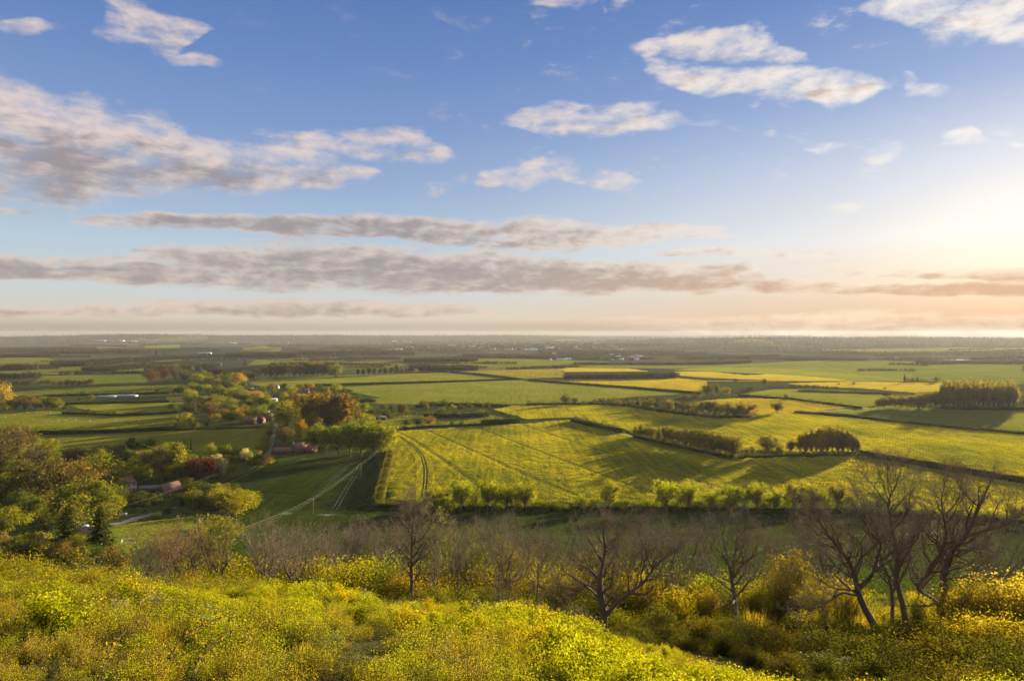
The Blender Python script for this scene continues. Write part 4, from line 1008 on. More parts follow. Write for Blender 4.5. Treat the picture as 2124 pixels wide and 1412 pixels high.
for k in range(70):
    px = rb.gauss(1080, 150); py = rb.uniform(712, 727)
    if px < 780 or px > 1480: continue
    far_block(px, py, rb.uniform(14, 34), rb.uniform(10, 16), rb.uniform(6, 11), 4, rb.uniform(-30, 30), rb.choice([RENDERW, RENDERW, BRICK, CREAM]), rb.choice([SLATE, TILED, TILE]), 'small pale house among the trees of the far town on the horizon', 'houses of the far town', 'town_house', 'house')
for k in range(26):
    far_block(rb.uniform(1130, 1190) if k < 12 else rb.uniform(1235, 1330), rb.uniform(731, 748), rb.uniform(10, 24), 9, 5, 3, rb.uniform(-30, 30), RENDERW, rb.choice([SLATE, TILED, METALW]), 'tiny pale house of a hamlet in the far plain', 'houses of the far hamlet', 'hamlet_house', 'house')
for px, h in ((598, 46), (578, 40)):
    x, y, z = G(px, 716, 800); o = MB().tube([(0, 0, -1), (0, 0, h*.5), (0, 0, h)], [1.2, .8, .35], 6).build('radio_mast', METALW, None, (x, y, z))
    tag(o, 'thin pale mast on the left skyline' if px == 598 else 'shorter thin mast left of the pale one on the skyline', 'mast', None)
# ---- poles and wires
def pole(px, py, h, label, dmin=150.0, arm=True, pos=None, ry=0.4):
    x, y, z = pos or G(px, py, dmin)
    root = bpy.data.objects.new('power_pole', None); COL.objects.link(root); root.location = (x, y, z); root.rotation_euler = (0, 0, ry); tag(root, label, 'utility pole')
    MB().tube([(0, 0, -1), (0, 0, h*.5), (0, 0, h)], [.17, .145, .12], 8).build('post', POLEM, root)
    if arm:
        MB().box(-1.1, 1.1, -.07, .07, h-.75, h-.6).build('cross_arm', POLEM, root)
        for q in (-1.0, 0.0, 1.0): MB().tube([(q, 0, h-.6 if q else h), (q, 0, h-.42 if q else h+.2)], [.06, .04], 6).build('insulator', METALW, root)
    return (x, y, z+h)
p1 = pole(650, 1069, 9.6, 'wooden power pole with cross arm in the dark field, the nearer one', ry=-.5)
p2 = pole(749, 989, 9.6, 'wooden power pole farther up the dark field near the grove', ry=-.5)
p3 = pole(790, 947, 9.0, 'power pole partly hidden by the grove beside the dark field', ry=-.5)
p0 = pole(0, 0, 9.5, 'power pole low on the slope behind the budding trees', pos=PD(440, 215.0), ry=-.5)
q1 = pole(497, 980, 6.5, 'short bare pole standing beside the lane', arm=False)
q2 = pole(158, 1122, 9.0, 'pale pole standing in front of the left dark fir', 200.0, arm=False)
def wire(a, b, sag, label, off=(0, 0, 0), r=.020, group='overhead wires'):
    a = np.array(a)+off; b = np.array(b)+off; t = np.linspace(0, 1, 14)[:, None]
    P_ = a+(b-a)*t; P_[:, 2] -= sag*4*(t[:, 0]*(1-t[:, 0]))
    c = P_.mean(0); o = MB().tube(P_-c, np.full(14, r), 4).build('overhead_wire', WIREM, None, c); tag(o, label, 'wire', group)
for a, b, lb in ((p0, p1, 'overhead wire running from the slope up to the nearer field pole'), (p1, p2, 'overhead wire strung between the two poles of the dark field'), (p2, p3, 'overhead wire from the farther field pole into the grove')):
    for o_ in (-1.0, 0.0, 1.0): wire(a, b, 1.2, lb, (o_*.88, -o_*.48, -.4 if o_ else .2))
q3 = PD(-60, 330.0)
wire(q1, q2, 2.0, 'single wire from the lane pole across the orchard to the pale pole', r=.02)
wire(q2, (q3[0], q3[1], q3[2]+9), 1.0, 'single wire from the pale pole out of the left edge', r=.02)
# ---- garden swing, trailer, log pile, parasol
x, y, z = G(265, 1128, 200)
sw = bpy.data.objects.new('garden_swing', None); COL.objects.link(sw); sw.location = (x, y, z); sw.rotation_euler = (0, 0, .15); tag(sw, 'white painted swing frame standing on the lawn', 'swing')
for s_ in (-1, 1):
    MB().tube([(s_*2.5-.0, -1.0, 0), (s_*2.1, 0, 2.3)], .075).tube([(s_*2.5, 1.0, 0), (s_*2.1, 0, 2.3)], .075).tube([(s_*2.36, -.52, 1.0), (s_*2.36, .52, 1.0)], .05).build('side_frame', WPAINT, sw)
MB().tube([(-2.2, 0, 2.3), (2.2, 0, 2.3)], .08).build('top_bar', WPAINT, sw)
for s_ in (-.9, .9):
    k = MB().box(s_-.3, s_+.3, -.12, .12, .55, .6).build('seat', WPAINT, sw); MB().tube([(s_-.26, 0, .6), (s_-.26, 0, 2.25)], .02, 4).tube([(s_+.26, 0, .6), (s_+.26, 0, 2.25)], .02, 4).build('rope', WIREM, k)
x, y, z = G(258, 1069, 200)
tr_ = bpy.data.objects.new('trailer', None); COL.objects.link(tr_); tr_.location = (x, y, z); tr_.rotation_euler = (0, 0, .5); tag(tr_, 'small white trailer parked beside the chalky drive', 'trailer')
MB().box(-1.3, 1.3, -.75, .75, .5, .6).box(-1.3, -1.24, -.75, .75, .6, 1.3).box(1.24, 1.3, -.75, .75, .6, 1.3).box(-1.24, 1.24, -.75, -.69, .6, 1.3).box(-1.24, 1.24, .69, .75, .6, 1.3).build('body', METALW, tr_)
MB().tube([(1.3, 0, .5), (2.5, 0, .45)], .05).build('drawbar', TIMBER, tr_)
for s_ in (-.85, .85): MB().tube([(0, s_-.09, .33), (0, s_+.09, .33)], .33, 14).build('wheel', TIMBER, tr_)
x, y, z = G(409, 1084, 200); lg = MB()
for r_ in range(3):
    for k in range(5-r_): lg.tube([(-1.2, (k-(4-r_)/2)*.62, .3+r_*.52), (1.2, (k-(4-r_)/2)*.62, .3+r_*.52)], .30, 8)
tag(lg.build('log_pile', BARK, None, (x, y, z)), 'brown stack of logs at the edge of the lawn', 'log pile').rotation_euler = (0, 0, .9)
x, y, z = G(177, 1100, 200)
pa = bpy.data.objects.new('garden_parasol', None); COL.objects.link(pa); pa.location = (x, y, z); tag(pa, 'pale blue and white parasol between the two dark firs', 'parasol')
PB = plain('pale_canvas', (0.50, 0.58, 0.66), .8, .1, 2.0)
V = [(0, 0, 2.9)]+[(1.7*cos(t), 1.7*sin(t), 2.2) for t in np.linspace(0, 2*pi, 9)[:-1]]+[(0, 0, 2.82)]+[(1.66*cos(t), 1.66*sin(t), 2.12) for t in np.linspace(0, 2*pi, 9)[:-1]]
MB().add(V, [(0, 1+i, 1+(i+1) % 8) for i in range(8)]+[(9, 10+(i+1) % 8, 10+i) for i in range(8)]+[(1+i, 10+i, 10+(i+1) % 8, 1+(i+1) % 8) for i in range(8)]).build('canopy', PB, pa)
MB().tube([(0, 0, 0), (0, 0, 2.8)], .04, 6).build('post', METALW, pa)
# ---- sheep on the left meadow
def sheep_mesh():
    m = MB()
    def ell(c, r, n=8, k=6, mi=0):
        V = [(c[0]+r[0]*sin(pi*i/k)*cos(2*pi*j/n), c[1]+r[1]*sin(pi*i/k)*sin(2*pi*j/n), c[2]+r[2]*cos(pi*i/k)) for i in range(k+1) for j in range(n)]
        m.add(V, [(i*n+j, (i+1)*n+j, (i+1)*n+(j+1) % n, i*n+(j+1) % n) for i in range(k) for j in range(n)], mi)
    ell((0, 0, .62), (.55, .30, .32)); ell((.50, 0, .78), (.20, .16, .20)); ell((.70, 0, .72), (.17, .09, .10), mi=1)
    for a in (-.32, .32):
        for b_ in (-.15, .15): m.tube([(a, b_, 0), (a, b_, .4)], [.04, .06], 6, 1)
    for b_ in (-.11, .11): m.tube([(.62, b_*.7, .82), (.58, b_*1.9, .80)], [.03, .015], 4, 1)
    ell((-.56, 0, .58), (.07, .06, .14), 6, 4)
    return mk_mesh('sheep', m.v, m.f, [plain('wool', (0.62, 0.58, 0.50), .95, .1, 4.0), plain('sheep_face', (0.16, 0.13, 0.11), .9, .2, 4.0)], m.m, smooth=True)
sm = sheep_mesh()
for px, py in ((11,866),(6,878),(57,857),(74,857),(105,857),(97,875),(112,864),(122,874),(137,873),(157,872),(181,863),(186,874),(241,871),(278,873),(288,874),(318,880),(100,881),(68,871),(30,862)):
    o = link('sheep', sm, None, G(px, py)); o.rotation_euler = (0, 0, rb.uniform(0, 6.28)); o.scale = (1.25,)*3
    tag(o, 'white sheep grazing in the sunlit meadow behind the long dark hedge', 'sheep', 'sheep grazing in the left meadow')
# ------------------------------------------------------------------ trees, hedges and woods of the plain
# ---- boundary of the big rape field
hedge([(778,1053),(870,1055),(1100,1059),(1400,1061),(1750,1066),(2124,1088),(2300,1106)], 4.6, 4.5, (0.060, 0.080, 0.016), 'long low hedge along the near edge of the big yellow field', seed=1, bumps=.5)
hedge([(806,903),(813,930),(806,962),(796,1000),(784,1050)], 5.2, 7.5, (0.115, 0.120, 0.024), 'thick sunlit hedge down the left side of the big yellow field', seed=2, bumps=.3)
for px, w, h, lb in ((903,60,46,'lime hedgerow tree nearest the left corner of the big yellow field'), (955,60,62,'rounded lime hedgerow tree second from the left corner of the yellow field'),
        (1012,60,62,'tall lime tree at the left end of the three tree clump on the field hedge'), (1052,48,52,'slim lime tree in the middle of the three tree clump on the field hedge'), (1090,52,56,'lime tree at the right end of the three tree clump on the field hedge'),
        (1205,44,30,'low lime bush standing alone in the hedge right of the three tree clump'), (1263,60,58,'round lime tree standing free in the middle of the field hedge'),
        (1380,64,60,'broad lime tree right of the long gap in the field hedge'), (1430,48,56,'upright lime tree just right of the broad one in the field hedge'), (1476,44,40,'small lime tree between two taller pairs in the field hedge'),
        (1522,58,50,'wide lime tree at the left of a joined pair in the field hedge'), (1570,58,54,'lime tree at the right of a joined pair in the field hedge'), (1612,28,44,'narrow pale tree between the joined pair and the bigger trees to the right'),
        (1648,56,58,'olive tree behind the gnarled bare branches, left one'), (1690,50,50,'olive tree behind the gnarled bare branches, middle one'), (1738,56,56,'olive tree behind the gnarled bare branches, right one'),
        (1826,48,48,'lime tree behind the tallest bare crown in the field hedge'), (1884,38,38,'small lime tree right of the tallest bare crown in the field hedge'), (2108,52,42,'lime bush at the right edge end of the field hedge')):
    tree('oak', px, 1061+max(0, (px-1750)*.07), h*1.28, (0.130,0.165,0.014) if px < 1640 or px > 1800 else (0.130,0.140,0.020), lb, group='trees along the near field hedge', wf=w/(h*1.28)*.92, name='hedgerow_tree')
# hedge and narrow wood between the two yellow fields
hedge([(1186,876),(1220,884),(1255,892),(1292,900)], 8.0, 7.0, DARK, 'short dark hedge between the two yellow fields at its left end', seed=3, bumps=.45)
xs = [1318,1330,1342,1354,1367,1380,1394,1408,1422,1437,1452,1466,1480,1493,1506,1519]
for i, px in enumerate(xs):
    t = (px-1318)/200.0
    tree(('poplar','tall','twig','round')[i % 4], px, 908+44*t, 30+26*sin(t*1.5)+rtree.uniform(-4, 4), (OLIVE, OLIVE, BROWN, (0.12,0.125,0.03), BROWN)[i % 5], 'tall tree of the narrow wood between the two yellow fields', group='narrow wood between the yellow fields', wf=1.25)
hedge([(1316,909),(1400,927),(1470,943),(1524,954)], 5.0, 8.0, (0.050, 0.056, 0.020), 'undergrowth hedge beneath the narrow wood between the yellow fields', seed=4)
tree('twig', 1592, 945, 50, BROWN, 'bare spreading tree in the gap between narrow wood and poplar group', wf=1.15, var=3)
tree('round', 1562, 945, 22, OLIVE, 'small olive tree left of the bare spreading one in the field gap')
tree('round', 1618, 944, 25, OLIVE, 'small flat topped tree right of the bare spreading one in the field gap', wf=1.2)
tree('twig', 1640, 943, 34, BROWN, 'thin budding tree at the left foot of the poplar group')
for i, px in enumerate((1660,1671,1683,1694,1705,1716,1727,1738,1748,1758,1768,1778)):
    tree('poplar' if i % 3 else 'tall', px, 942+rtree.uniform(-2, 1), (48,55,60,62,64,63,62,62,58,55,50,40)[i], ((0.20,0.19,0.05), (0.22,0.20,0.055), (0.18,0.165,0.075))[i % 3], 'tall olive poplar of the dense group in the right yellow field edge', group='poplar group at the right field edge', wf=1.15)
hedge([(1530,950),(1600,947),(1660,944),(1785,945)], 2.5, 4.0, OLIVE, 'low scrub hedge under the gap and the poplar group', seed=5, bumps=.6)
hedge([(1783,944),(1850,956),(1950,972),(2040,988),(2124,1003),(2320,1036)], 7.0, 6.0, (0.075, 0.070, 0.028), 'brownish hedge running to the right edge below the right yellow field', seed=6, bumps=.5)
# wood W and its neighbours
hedge([(1256,840),(1320,846),(1400,858),(1480,868),(1556,866)], 5.0, 12, (0.048, 0.052, 0.020), 'dark hedge under the long wood beyond the yellow field', seed=7, bumps=.5)
for i in range(22):
    px = 1270+i*13.4; t = i/21
    tree(('poplar','round','tall','twig')[i % 4], px, 841+26*min(1, t*1.15)+rtree.uniform(-2, 1), 12+22*min(1, t*1.35)+rtree.uniform(-2, 3), (OLIVE, BROWN, OLIVE, (0.12,0.125,0.03), GREYG)[i % 5], 'tree of the long wood beyond the big yellow field', group='long wood beyond the yellow field', wf=1.35)
tree('oak', 1612, 858, 29, (0.085,0.080,0.028), 'lone broad oak standing in the yellow field right of the long wood', wf=1.0, var=0)
tree('round', 1466, 822, 28, (0.060,0.062,0.026), 'dark round tree at the left of the clump above the long wood', wf=1.2); tree('tall', 1487, 821, 28, OLIVE, 'taller narrow tree in the clump above the long wood', wf=1.1)
tree('round', 1506, 820, 19, OLIVE, 'low round tree at the right of the clump above the long wood', wf=1.3); tree('bush', 1442, 824, 11, BROWN, 'low brown thicket left of the clump above the long wood', cat='shrub', wf=2.2); tree('bush', 1420, 825, 8, BROWN, 'smaller brown thicket far left of the clump above the long wood', cat='shrub', wf=2.0)
hedge([(1530,821),(1600,826),(1640,829),(1720,839),(1788,848)], 4.5, 4, (0.050,0.050,0.022), 'dark hedge between green field and patchy rape', seed=8)
for px, py, h, lb in ((1553,821,8,'small round tree at the left end of the dark hedge'),(1630,829,13,'biggest round tree on the dark hedge between green and patchy fields'),(1668,834,6,'tiny tree on the dark hedge right of the biggest one'),(1689,837,7,'second tiny tree on the dark hedge toward its right end')): tree('round', px, py, h, (0.06,0.058,0.024), lb, wf=1.2)
hedge([(1648,857),(1760,864),(1900,882),(2124,903),(2320,922)], 4.5, 5, (0.040,0.046,0.018), 'straight dark hedge between right yellow field and green field', seed=9, bumps=.12)
for i in range(15):
    tree('poplar', 1957+i*10.4, 846+rtree.uniform(-2, 2), 60+rtree.uniform(-4, 3), (0.21,0.19,0.055), 'tall poplar of the big square plantation on the right', group='poplar plantation on the right', wf=1.1)
for i in range(8):
    tree('poplar', 1968+i*18, 838, 54, (0.21,0.19,0.055), 'tall poplar of the big square plantation on the right', group='poplar plantation on the right', wf=1.3)
for i in range(14):
    px = 1822+i*12
    tree('round', px, 848+rtree.uniform(-3, 1), 24+min(16, i*1.4)+rtree.uniform(-3, 3), (0.105,0.104,0.030), 'rounded tree of the lower wood left of the poplar plantation', group='lower wood beside the poplars', wf=1.2)
hedge([(1960,850),(2040,850),(2124,851),(2250,855)], 7, 9, (0.070,0.066,0.026), 'scrub hedge at the foot of the poplar plantation', seed=10, bumps=.5)
wood([(1172,788),(1290,787),(1408,785)], 60, 13, 'long dark flat topped wood between two far yellow fields', 21, (0, 0, 2, 3), dens=1.6)
for px, py, h, lb in ((1526,796,13,'small round tree on the edge of the far yellow field, left one'),(1586,799,15,'bigger bare tree on the edge of the far yellow field'),(1609,798,9,'small tree right of the bigger bare one at the far yellow field'),(1740,799,6,'lone dot of a tree left in the upper far yellow field'),(1770,799,8,'lone round tree at the right of the upper far yellow field'),(1836,808,6,'lone tree standing in the lowest far yellow field'),(1452,790,5,'tiny tree at the left end of the far field edge')): tree('round', px, py, h, (0.060,0.056,0.026), lb, wf=1.1)
for i, px in enumerate((1877,1884,1893,1903,1912)): tree('poplar', px, 794, (19,12,13,14,10)[i], (0.075,0.068,0.026), 'slim far poplar in a short row beyond the right yellow field', group='short row of far poplars', wf=1.0)
tree('round', 1941, 794, 14, (0.075,0.068,0.026), 'round far tree right of the short poplar row', wf=1.3); tree('bush', 1921, 794, 8, (0.075,0.068,0.026), 'low bush between the short poplar row and the round far tree', cat='shrub')
wood([(1590,806),(1660,805),(1740,810)], 30, 7, 'brown scrub between green and yellow far fields', 22, (2, 3, 3), dens=1.3)
wood([(1535,815),(1570,812)], 20, 8, 'small brown thicket beside the clump above the long wood', 23, (2, 3))
hedge([(1655,812),(1760,815),(1850,818)], 4, 5, (0.06,0.055,0.026), 'thin far hedge above the right green field', seed=11, bumps=.5)
# middle field lines
hedge([(630,801),(800,796),(980,791),(1075,787)], 4.5, 5, (0.026,0.036,0.016), 'long straight dark hedge between the two middle green fields', seed=12, bumps=.1)
hedge([(935,772),(1000,778),(1080,788)], 5, 6, (0.028,0.038,0.016), 'straight dark hedge in front of the striped far field', seed=13, bumps=.12)
hedge([(1096,789),(1200,797),(1310,805),(1418,814),(1452,818)], 4.5, 5, (0.030,0.036,0.016), 'straight dark hedge between green field and far yellow field', seed=14, bumps=.12)
hedge([(1092,841),(1160,840),(1240,840),(1332,838)], 5, 7, (0.042,0.050,0.018), 'uneven dark hedge at the top of the far yellow field', seed=15, bumps=.6)
tree('twig', 1172, 840, 24, BROWN, 'round bare tree standing in the uneven hedge', wf=1.15); tree('round', 1192, 840, 17, DARK, 'dark round bush right of the bare tree in the uneven hedge', wf=1.3); tree('round', 1212, 841, 13, OLIVE, 'olive bush second right of the bare tree in the uneven hedge', wf=1.4)
for px in (1232,1244,1252,1262,1273,1300,1312,1322,1334,1344,1354,1364,1374): tree('bush', px, 832-(px-1232)*.022, rtree.uniform(6, 11), (0.050,0.052,0.024), 'small dark hedge bush in the dotted row across the middle green field', 'shrub', 'dotted row of hedge bushes', wf=.9)
hedge([(862,845),(930,840),(990,841),(1058,844)], 5, 7, DARK, 'dark bushy hedge below the middle green field', seed=16, bumps=.6)
tree('twig', 833, 868, 36, BROWN, 'tall thin bare tree above the small paddocks', var=2, wf=.9)
for px, py, h, lb in ((795,852,16,'dark bush at the left start of the paddock bushes'),(812,853,14,'second dark bush of the paddock bushes'),(800,868,20,'dark round tree right of the orange poplars'),(878,846,18,'dark round tree above the paddocks, left of a pair'),(897,846,16,'dark round tree above the paddocks, right of a pair'),(922,845,18,'dark wide tree beneath the middle green field'),(938,850,13,'small bright lime tree among dark paddock bushes'),(955,852,15,'dark bush right of the small bright lime tree'),(975,850,14,'dark bush farther right above the paddocks'),(1010,848,16,'dark bush near the top corner of the yellow field')):
    tree('round', px, py, h, LIME if 'lime tree among' in lb else DARK, lb, wf=1.3)
hedge([(880,866),(930,867),(975,866),(1014,864)], 8, 9, DARK, 'second dark hedge across the paddocks', seed=17, bumps=.6)
hedge([(998,882),(1040,880),(1078,877)], 9, 8, DARK, 'short thick dark hedge at the top left of the big yellow field', seed=18, bumps=.3)
hedge([(822,893),(880,887),(950,884),(1000,882)], 3.2, 5, DARK, 'low dark hedge along the top edge of the big yellow field', seed=19, bumps=.7)
for px, py, h, lb in ((842,886,17,'dark bush on the low hedge above the big yellow field, leftmost'),(866,885,22,'biggest dark bush on the low hedge above the big yellow field'),(889,884,24,'brownish bare bush on the low hedge above the big yellow field'),(938,884,12,'small dark bush on the low hedge, nearest the short thick hedge'),(958,884,13,'dark bush joined to the short thick hedge'),(860,862,10,'small bush beside the stable'),(842,862,8,'little grey bush in front of the stable')): tree('round', px, py, h, BROWN if 'brownish' in lb else DARK, lb, wf=1.3)
# grove beside the farm
for px, py, h, c, lb in ((652,945,58,DARK,'dark green tree at the left end of the grove next to the farmhouse'),(676,947,62,GREEN,'dark green tree second in the front row of the grove'),(701,948,66,GREEN,'green tree in the left middle of the grove front row'),(726,949,72,GREEN,'green tree in the centre of the grove front row'),(750,949,76,GREEN,'green tree in the right middle of the grove front row'),(775,948,80,(0.085,0.115,0.018),'tall green tree second from the right end of the grove'),(799,946,72,LIME,'bright lime tree at the right end of the grove by the field corner'),(812,930,40,LIME,'smaller lime tree tucked behind the right end of the grove'),
        (735,915,48,OLIVE,'olive tree in the back row of the grove, left one'),(758,912,54,LIME,'golden lime tree in the back row of the grove, middle one'),(782,910,46,GREEN,'green tree in the back row of the grove, right one'),(700,915,34,LIME,'lime tree in front of the orange poplars')):
    tree('round', px, py, h, c, lb, group='grove beside the farm', wf=.92)
tree('round', 597, 893, 62, (0.125,0.140,0.016), 'large domed lime green tree beside the orange poplars', wf=1.05, var=1)
tree('round', 589, 902, 24, COPPER, 'small dark red tree under the large lime green tree', wf=.9)
for i, (px, py, h) in enumerate(((612,868,50),(628,872,54),(645,872,56),(662,874,58),(680,876,60),(697,876,60),(714,876,58),(730,872,50),(640,893,72),(657,895,76),(673,896,78),(690,897,80),(707,896,78),(722,893,72),(735,888,58),(650,905,50))):
    tree('poplar' if i % 3 else 'tall', px, py, h, ((0.138,0.104,0.030),(0.122,0.102,0.030),(0.148,0.110,0.030),(0.112,0.098,0.032))[i % 4], 'orange brown poplar of the tall grove behind the farm', group='orange poplar grove', wf=1.35)
tree('tall', 622, 912, 42, (0.26,0.185,0.020), 'bright golden upright tree behind the farmhouse', wf=1.6)
tree('twig', 590, 922, 40, (0.15,0.14,0.05), 'pale olive budding tree left of the golden one', wf=1.2); tree('twig', 660, 925, 42, (0.17,0.14,0.045), 'pale golden budding tree right of the golden one', wf=1.1); tree('round', 640, 915, 30, OLIVE, 'olive tree between the golden tree and the pale budding one')
tree('round', 752, 876, 42, GREEN, 'green tree at the right end of the orange poplars', wf=.9); tree('round', 771, 874, 32, DARK, 'dark tree right of the green one beyond the orange poplars', wf=.8)
# lane side
hedge([(562,884),(558,905),(550,925),(540,948)], 4, 5, (0.062,0.075,0.022), 'dark hedge along the left of the lane', seed=24, bumps=.7)
for px, py, h, c, lb in ((561,899,20,LIME,'lime bush at the top of the lane'),(549,928,26,OLIVE,'olive bush on the lane hedge halfway down'),(541,944,26,OLIVE,'olive bush on the lane hedge lower down'),(553,962,22,BLOND,'pale bush at the bend of the lane'),(536,953,20,OLIVE,'bush left of the bend of the lane')): tree('bush', px, py, h, c, lb, 'shrub')
tree('round', 509, 962, 32, WHITE, 'whitish blossoming tree near the lane bend', wf=.8)
for px, py, h, w in ((466,948,26,1.3),(482,952,24,1.5),(495,953,22,1.4),(523,958,26,1.2),(533,962,22,1.1),(470,962,20,1.5),(490,965,18,1.6)): tree('bush', px, py, h, DARK, 'dark bush in the thicket behind the copper red tree', 'shrub', 'dark thicket behind the copper tree', wf=w)
tree('round', 437, 955, 34, LIME, 'round lime tree above the copper red tree'); tree('round', 469, 945, 22, LIME, 'small lime topped tree in the dark thicket')
tree('oak', 420, 1006, 58, COPPER, 'dark copper red tree beside the lane', wf=1.1, var=1)
tree('tall', 453, 990, 46, (0.26,0.30,0.24), 'silvery white tree right of the copper red tree', wf=1.7)
tree('bush', 479, 980, 22, GREEN, 'round green bush right of the silvery tree', 'shrub')
hedge([(555,955),(525,978),(495,990),(458,1006)], 2.2, 2.5, (0.10,0.085,0.03), 'clipped brown hedge along the lower lane', seed=25, bumps=.1)
hedge([(545,968),(505,990),(470,1006),(440,1020)], 1.6, 3.0, LIME, 'yellow green bank beside the lower lane', seed=26, bumps=.4)
# orchard garden between meadow and house
for k, px, py, h, c, lb, w in (('fir',383,952,40,FIRC,'dark fir left of a pair behind the tall lime tree',.9),('fir',397,952,38,FIRC,'dark fir right of a pair behind the tall lime tree',.9),('fir',389,950,30,FIRC,'short dark fir between the pair of firs',.9),
        ('tall',367,1000,84,LIME,'tall bright lime tree in the middle of the orchard trees',1.15),('twig',342,1003,74,BROWN,'tall brown budding tree left of the tall lime',1.0),('twig',320,995,66,BROWN,'brown budding tree above the grey shed',1.0),('round',297,990,52,OLIVE,'olive tree left of the brown budding trees',.9),('round',290,1005,40,GREEN,'low green tree right of the hipped house',.95),('twig',396,996,50,BROWN,'brown budding tree just left of the copper red tree',1.0),
        ('round',350,960,40,LIME,'lime tree at the back of the orchard trees',1.2),('round',276,945,38,DARK,'dark tree with visible trunk at the meadow edge',1.0),('round',308,935,24,DARK,'flat dark tree top at the meadow edge',1.5),('twig',250,955,34,GREYG,'grey bare tree at the meadow edge',1.0),('round',232,950,26,DARK,'small dark tree left of the grey bare one',1.1),('twig',207,950,30,GREYG,'grey bare thicket tree above the yellow green tree',1.2),
        ('round',207,1003,68,(0.100,0.115,0.016),'tall many lobed yellow green tree left of the hipped house',.8),('twig',196,962,34,BLOND,'blond budding tree behind the yellow green one',1.1)):
    tree(k, px, py, h, c, lb, wf=w)
# the big trees on the left
for k, px, py, h, c, lb, w, v in (('twig',28,962,78,BROWN,'large bare tree with pale trunk at the left edge of the meadow',1.25,1),('twig',74,985,62,BROWN,'brown budding tree right of the large bare one',1.2,0),('round',108,985,48,OLIVE,'olive tree in front of the meadow hedge end',1.1,0),('twig',-6,985,80,BROWN,'brown budding tree cut by the left edge',1.2,1),('twig',160,965,38,(0.10,0.07,0.04),'dark brown flat bare tree above the golden big one',1.6,1),
        ('twig',72,1062,108,(0.128,0.112,0.036),'very big amber brown budding tree left of the golden one',1.25,1),('twig',152,1052,96,(0.16,0.130,0.036),'very big golden budding tree above the lime trees',1.3,1),('round',116,1018,42,COPPER,'dark copper red tree top between the two very big trees',1.0,2),('twig',92,1064,82,(0.24,0.20,0.11),'blossom flecked tree in front of the copper red top',.8,2),
        ('round',166,1075,76,(0.095,0.118,0.016),'round lime tree in front of the very big golden one',1.1,3),('round',214,1072,74,(0.080,0.105,0.016),'green tree with spreading right side above the drive',1.0,1),('round',242,1066,40,LIME,'low lime tree at the start of the drive',1.0,0),('round',249,1032,38,LIME,'lime tree right in front of the hipped house',1.0,2),('bush',300,1048,34,DARK,'dark bush below the grey shed',1.3,1),('bush',268,1046,20,DARK,'dark bush at the corner of the drive',1.5,0),
        ('round',50,1020,46,DARK,'dark tree in the shade left of the blossom tree',1.1,1),('round',18,1015,52,DARK,'dark tree in the shade near the left edge',1.1,0),('round',40,1060,50,DARK,'dark low tree above the lime tree of the left edge',1.2,3),('twig',130,1080,50,OLIVE,'dull bare tree in the shade behind the left fir',1.2,3),
        ('round',12,1118,66,(0.115,0.140,0.014),'bright domed lime tree at the left edge',1.15,1),('bush',56,1152,36,OLIVE,'olive bush in front of the left brown roof',1.3,0),('round',86,1098,48,LIME,'lime tree behind the left brown roof',.9,0),('bush',112,1095,34,LIME,'lime bush between the brown roofs',1.0,2),
        ('fir',140,1160,104,FIRC,'tall dark fir on the left, in front of the cream house',1.6,1),('fir',207,1163,104,FIRC,'tall dark fir on the right, beside the lawn',1.6,1),('bush',176,1160,48,DARK,'black green yew bush between the two tall firs',1.0,0),('twig',40,1160,46,BROWN,'bare twiggy shrub in front of the left brown roof',1.5,3),('twig',85,1166,50,BROWN,'bare twiggy shrub below the second brown roof',1.4,3)):
    tree(k, px, py, h, c, lb, wf=w, var=min(v, len(LIB[k])-1), dmin=190.0)
# garden shrubs beside the barns, down to the lawn
for px, py, h, c, lb in ((372,1012,22,OLIVE,'olive shrub leaning on the orange barn'),(390,1018,28,LIME,'lime shrub right of the orange barn'),(410,1025,28,DARK,'dark shrub under the copper red tree'),(402,1042,32,OLIVE,'olive shrub in the middle of the garden belt'),(378,1046,26,DARK,'dark shrub below the orange barn'),(422,1052,30,DARK,'dark shrub at the front of the garden belt'),(442,1050,38,OLIVE,'big olive shrub in the garden belt'),(466,1056,42,OLIVE,'bigger olive shrub right of the big olive one'),(490,1066,46,(0.13,0.14,0.018),'sunlit lime shrub at the garden corner'),(506,1054,40,(0.125,0.135,0.018),'lime shrub behind the sunlit corner one'),(522,1046,28,LIME,'small lime shrub near the tip of the garden belt'),(535,1043,20,DARK,'dark shrub at the very tip of the garden belt'),(484,1018,18,DARK,'round dark shrub by the field edge'),(455,1030,22,LIME,'lime shrub at the back of the garden belt'),(435,1022,20,GREEN,'green shrub at the back left of the garden belt'),
        (447,1094,27,(0.125,0.135,0.018),'lime shrub at the right end of the lawn'),(432,1099,22,OLIVE,'olive shrub left of the lime one by the lawn'),(421,1106,16,LIME,'small lime shrub at the lawn corner'),(326,1076,16,DARK,'low dark bush at the top of the lawn'),(350,1064,13,DARK,'flat dark bush on the drive bank'),(300,1062,10,OLIVE,'flat olive bush on the drive bank')):
    tree('bush', px, py, h, c, lb, 'shrub', wf=1.05, dmin=190.0)
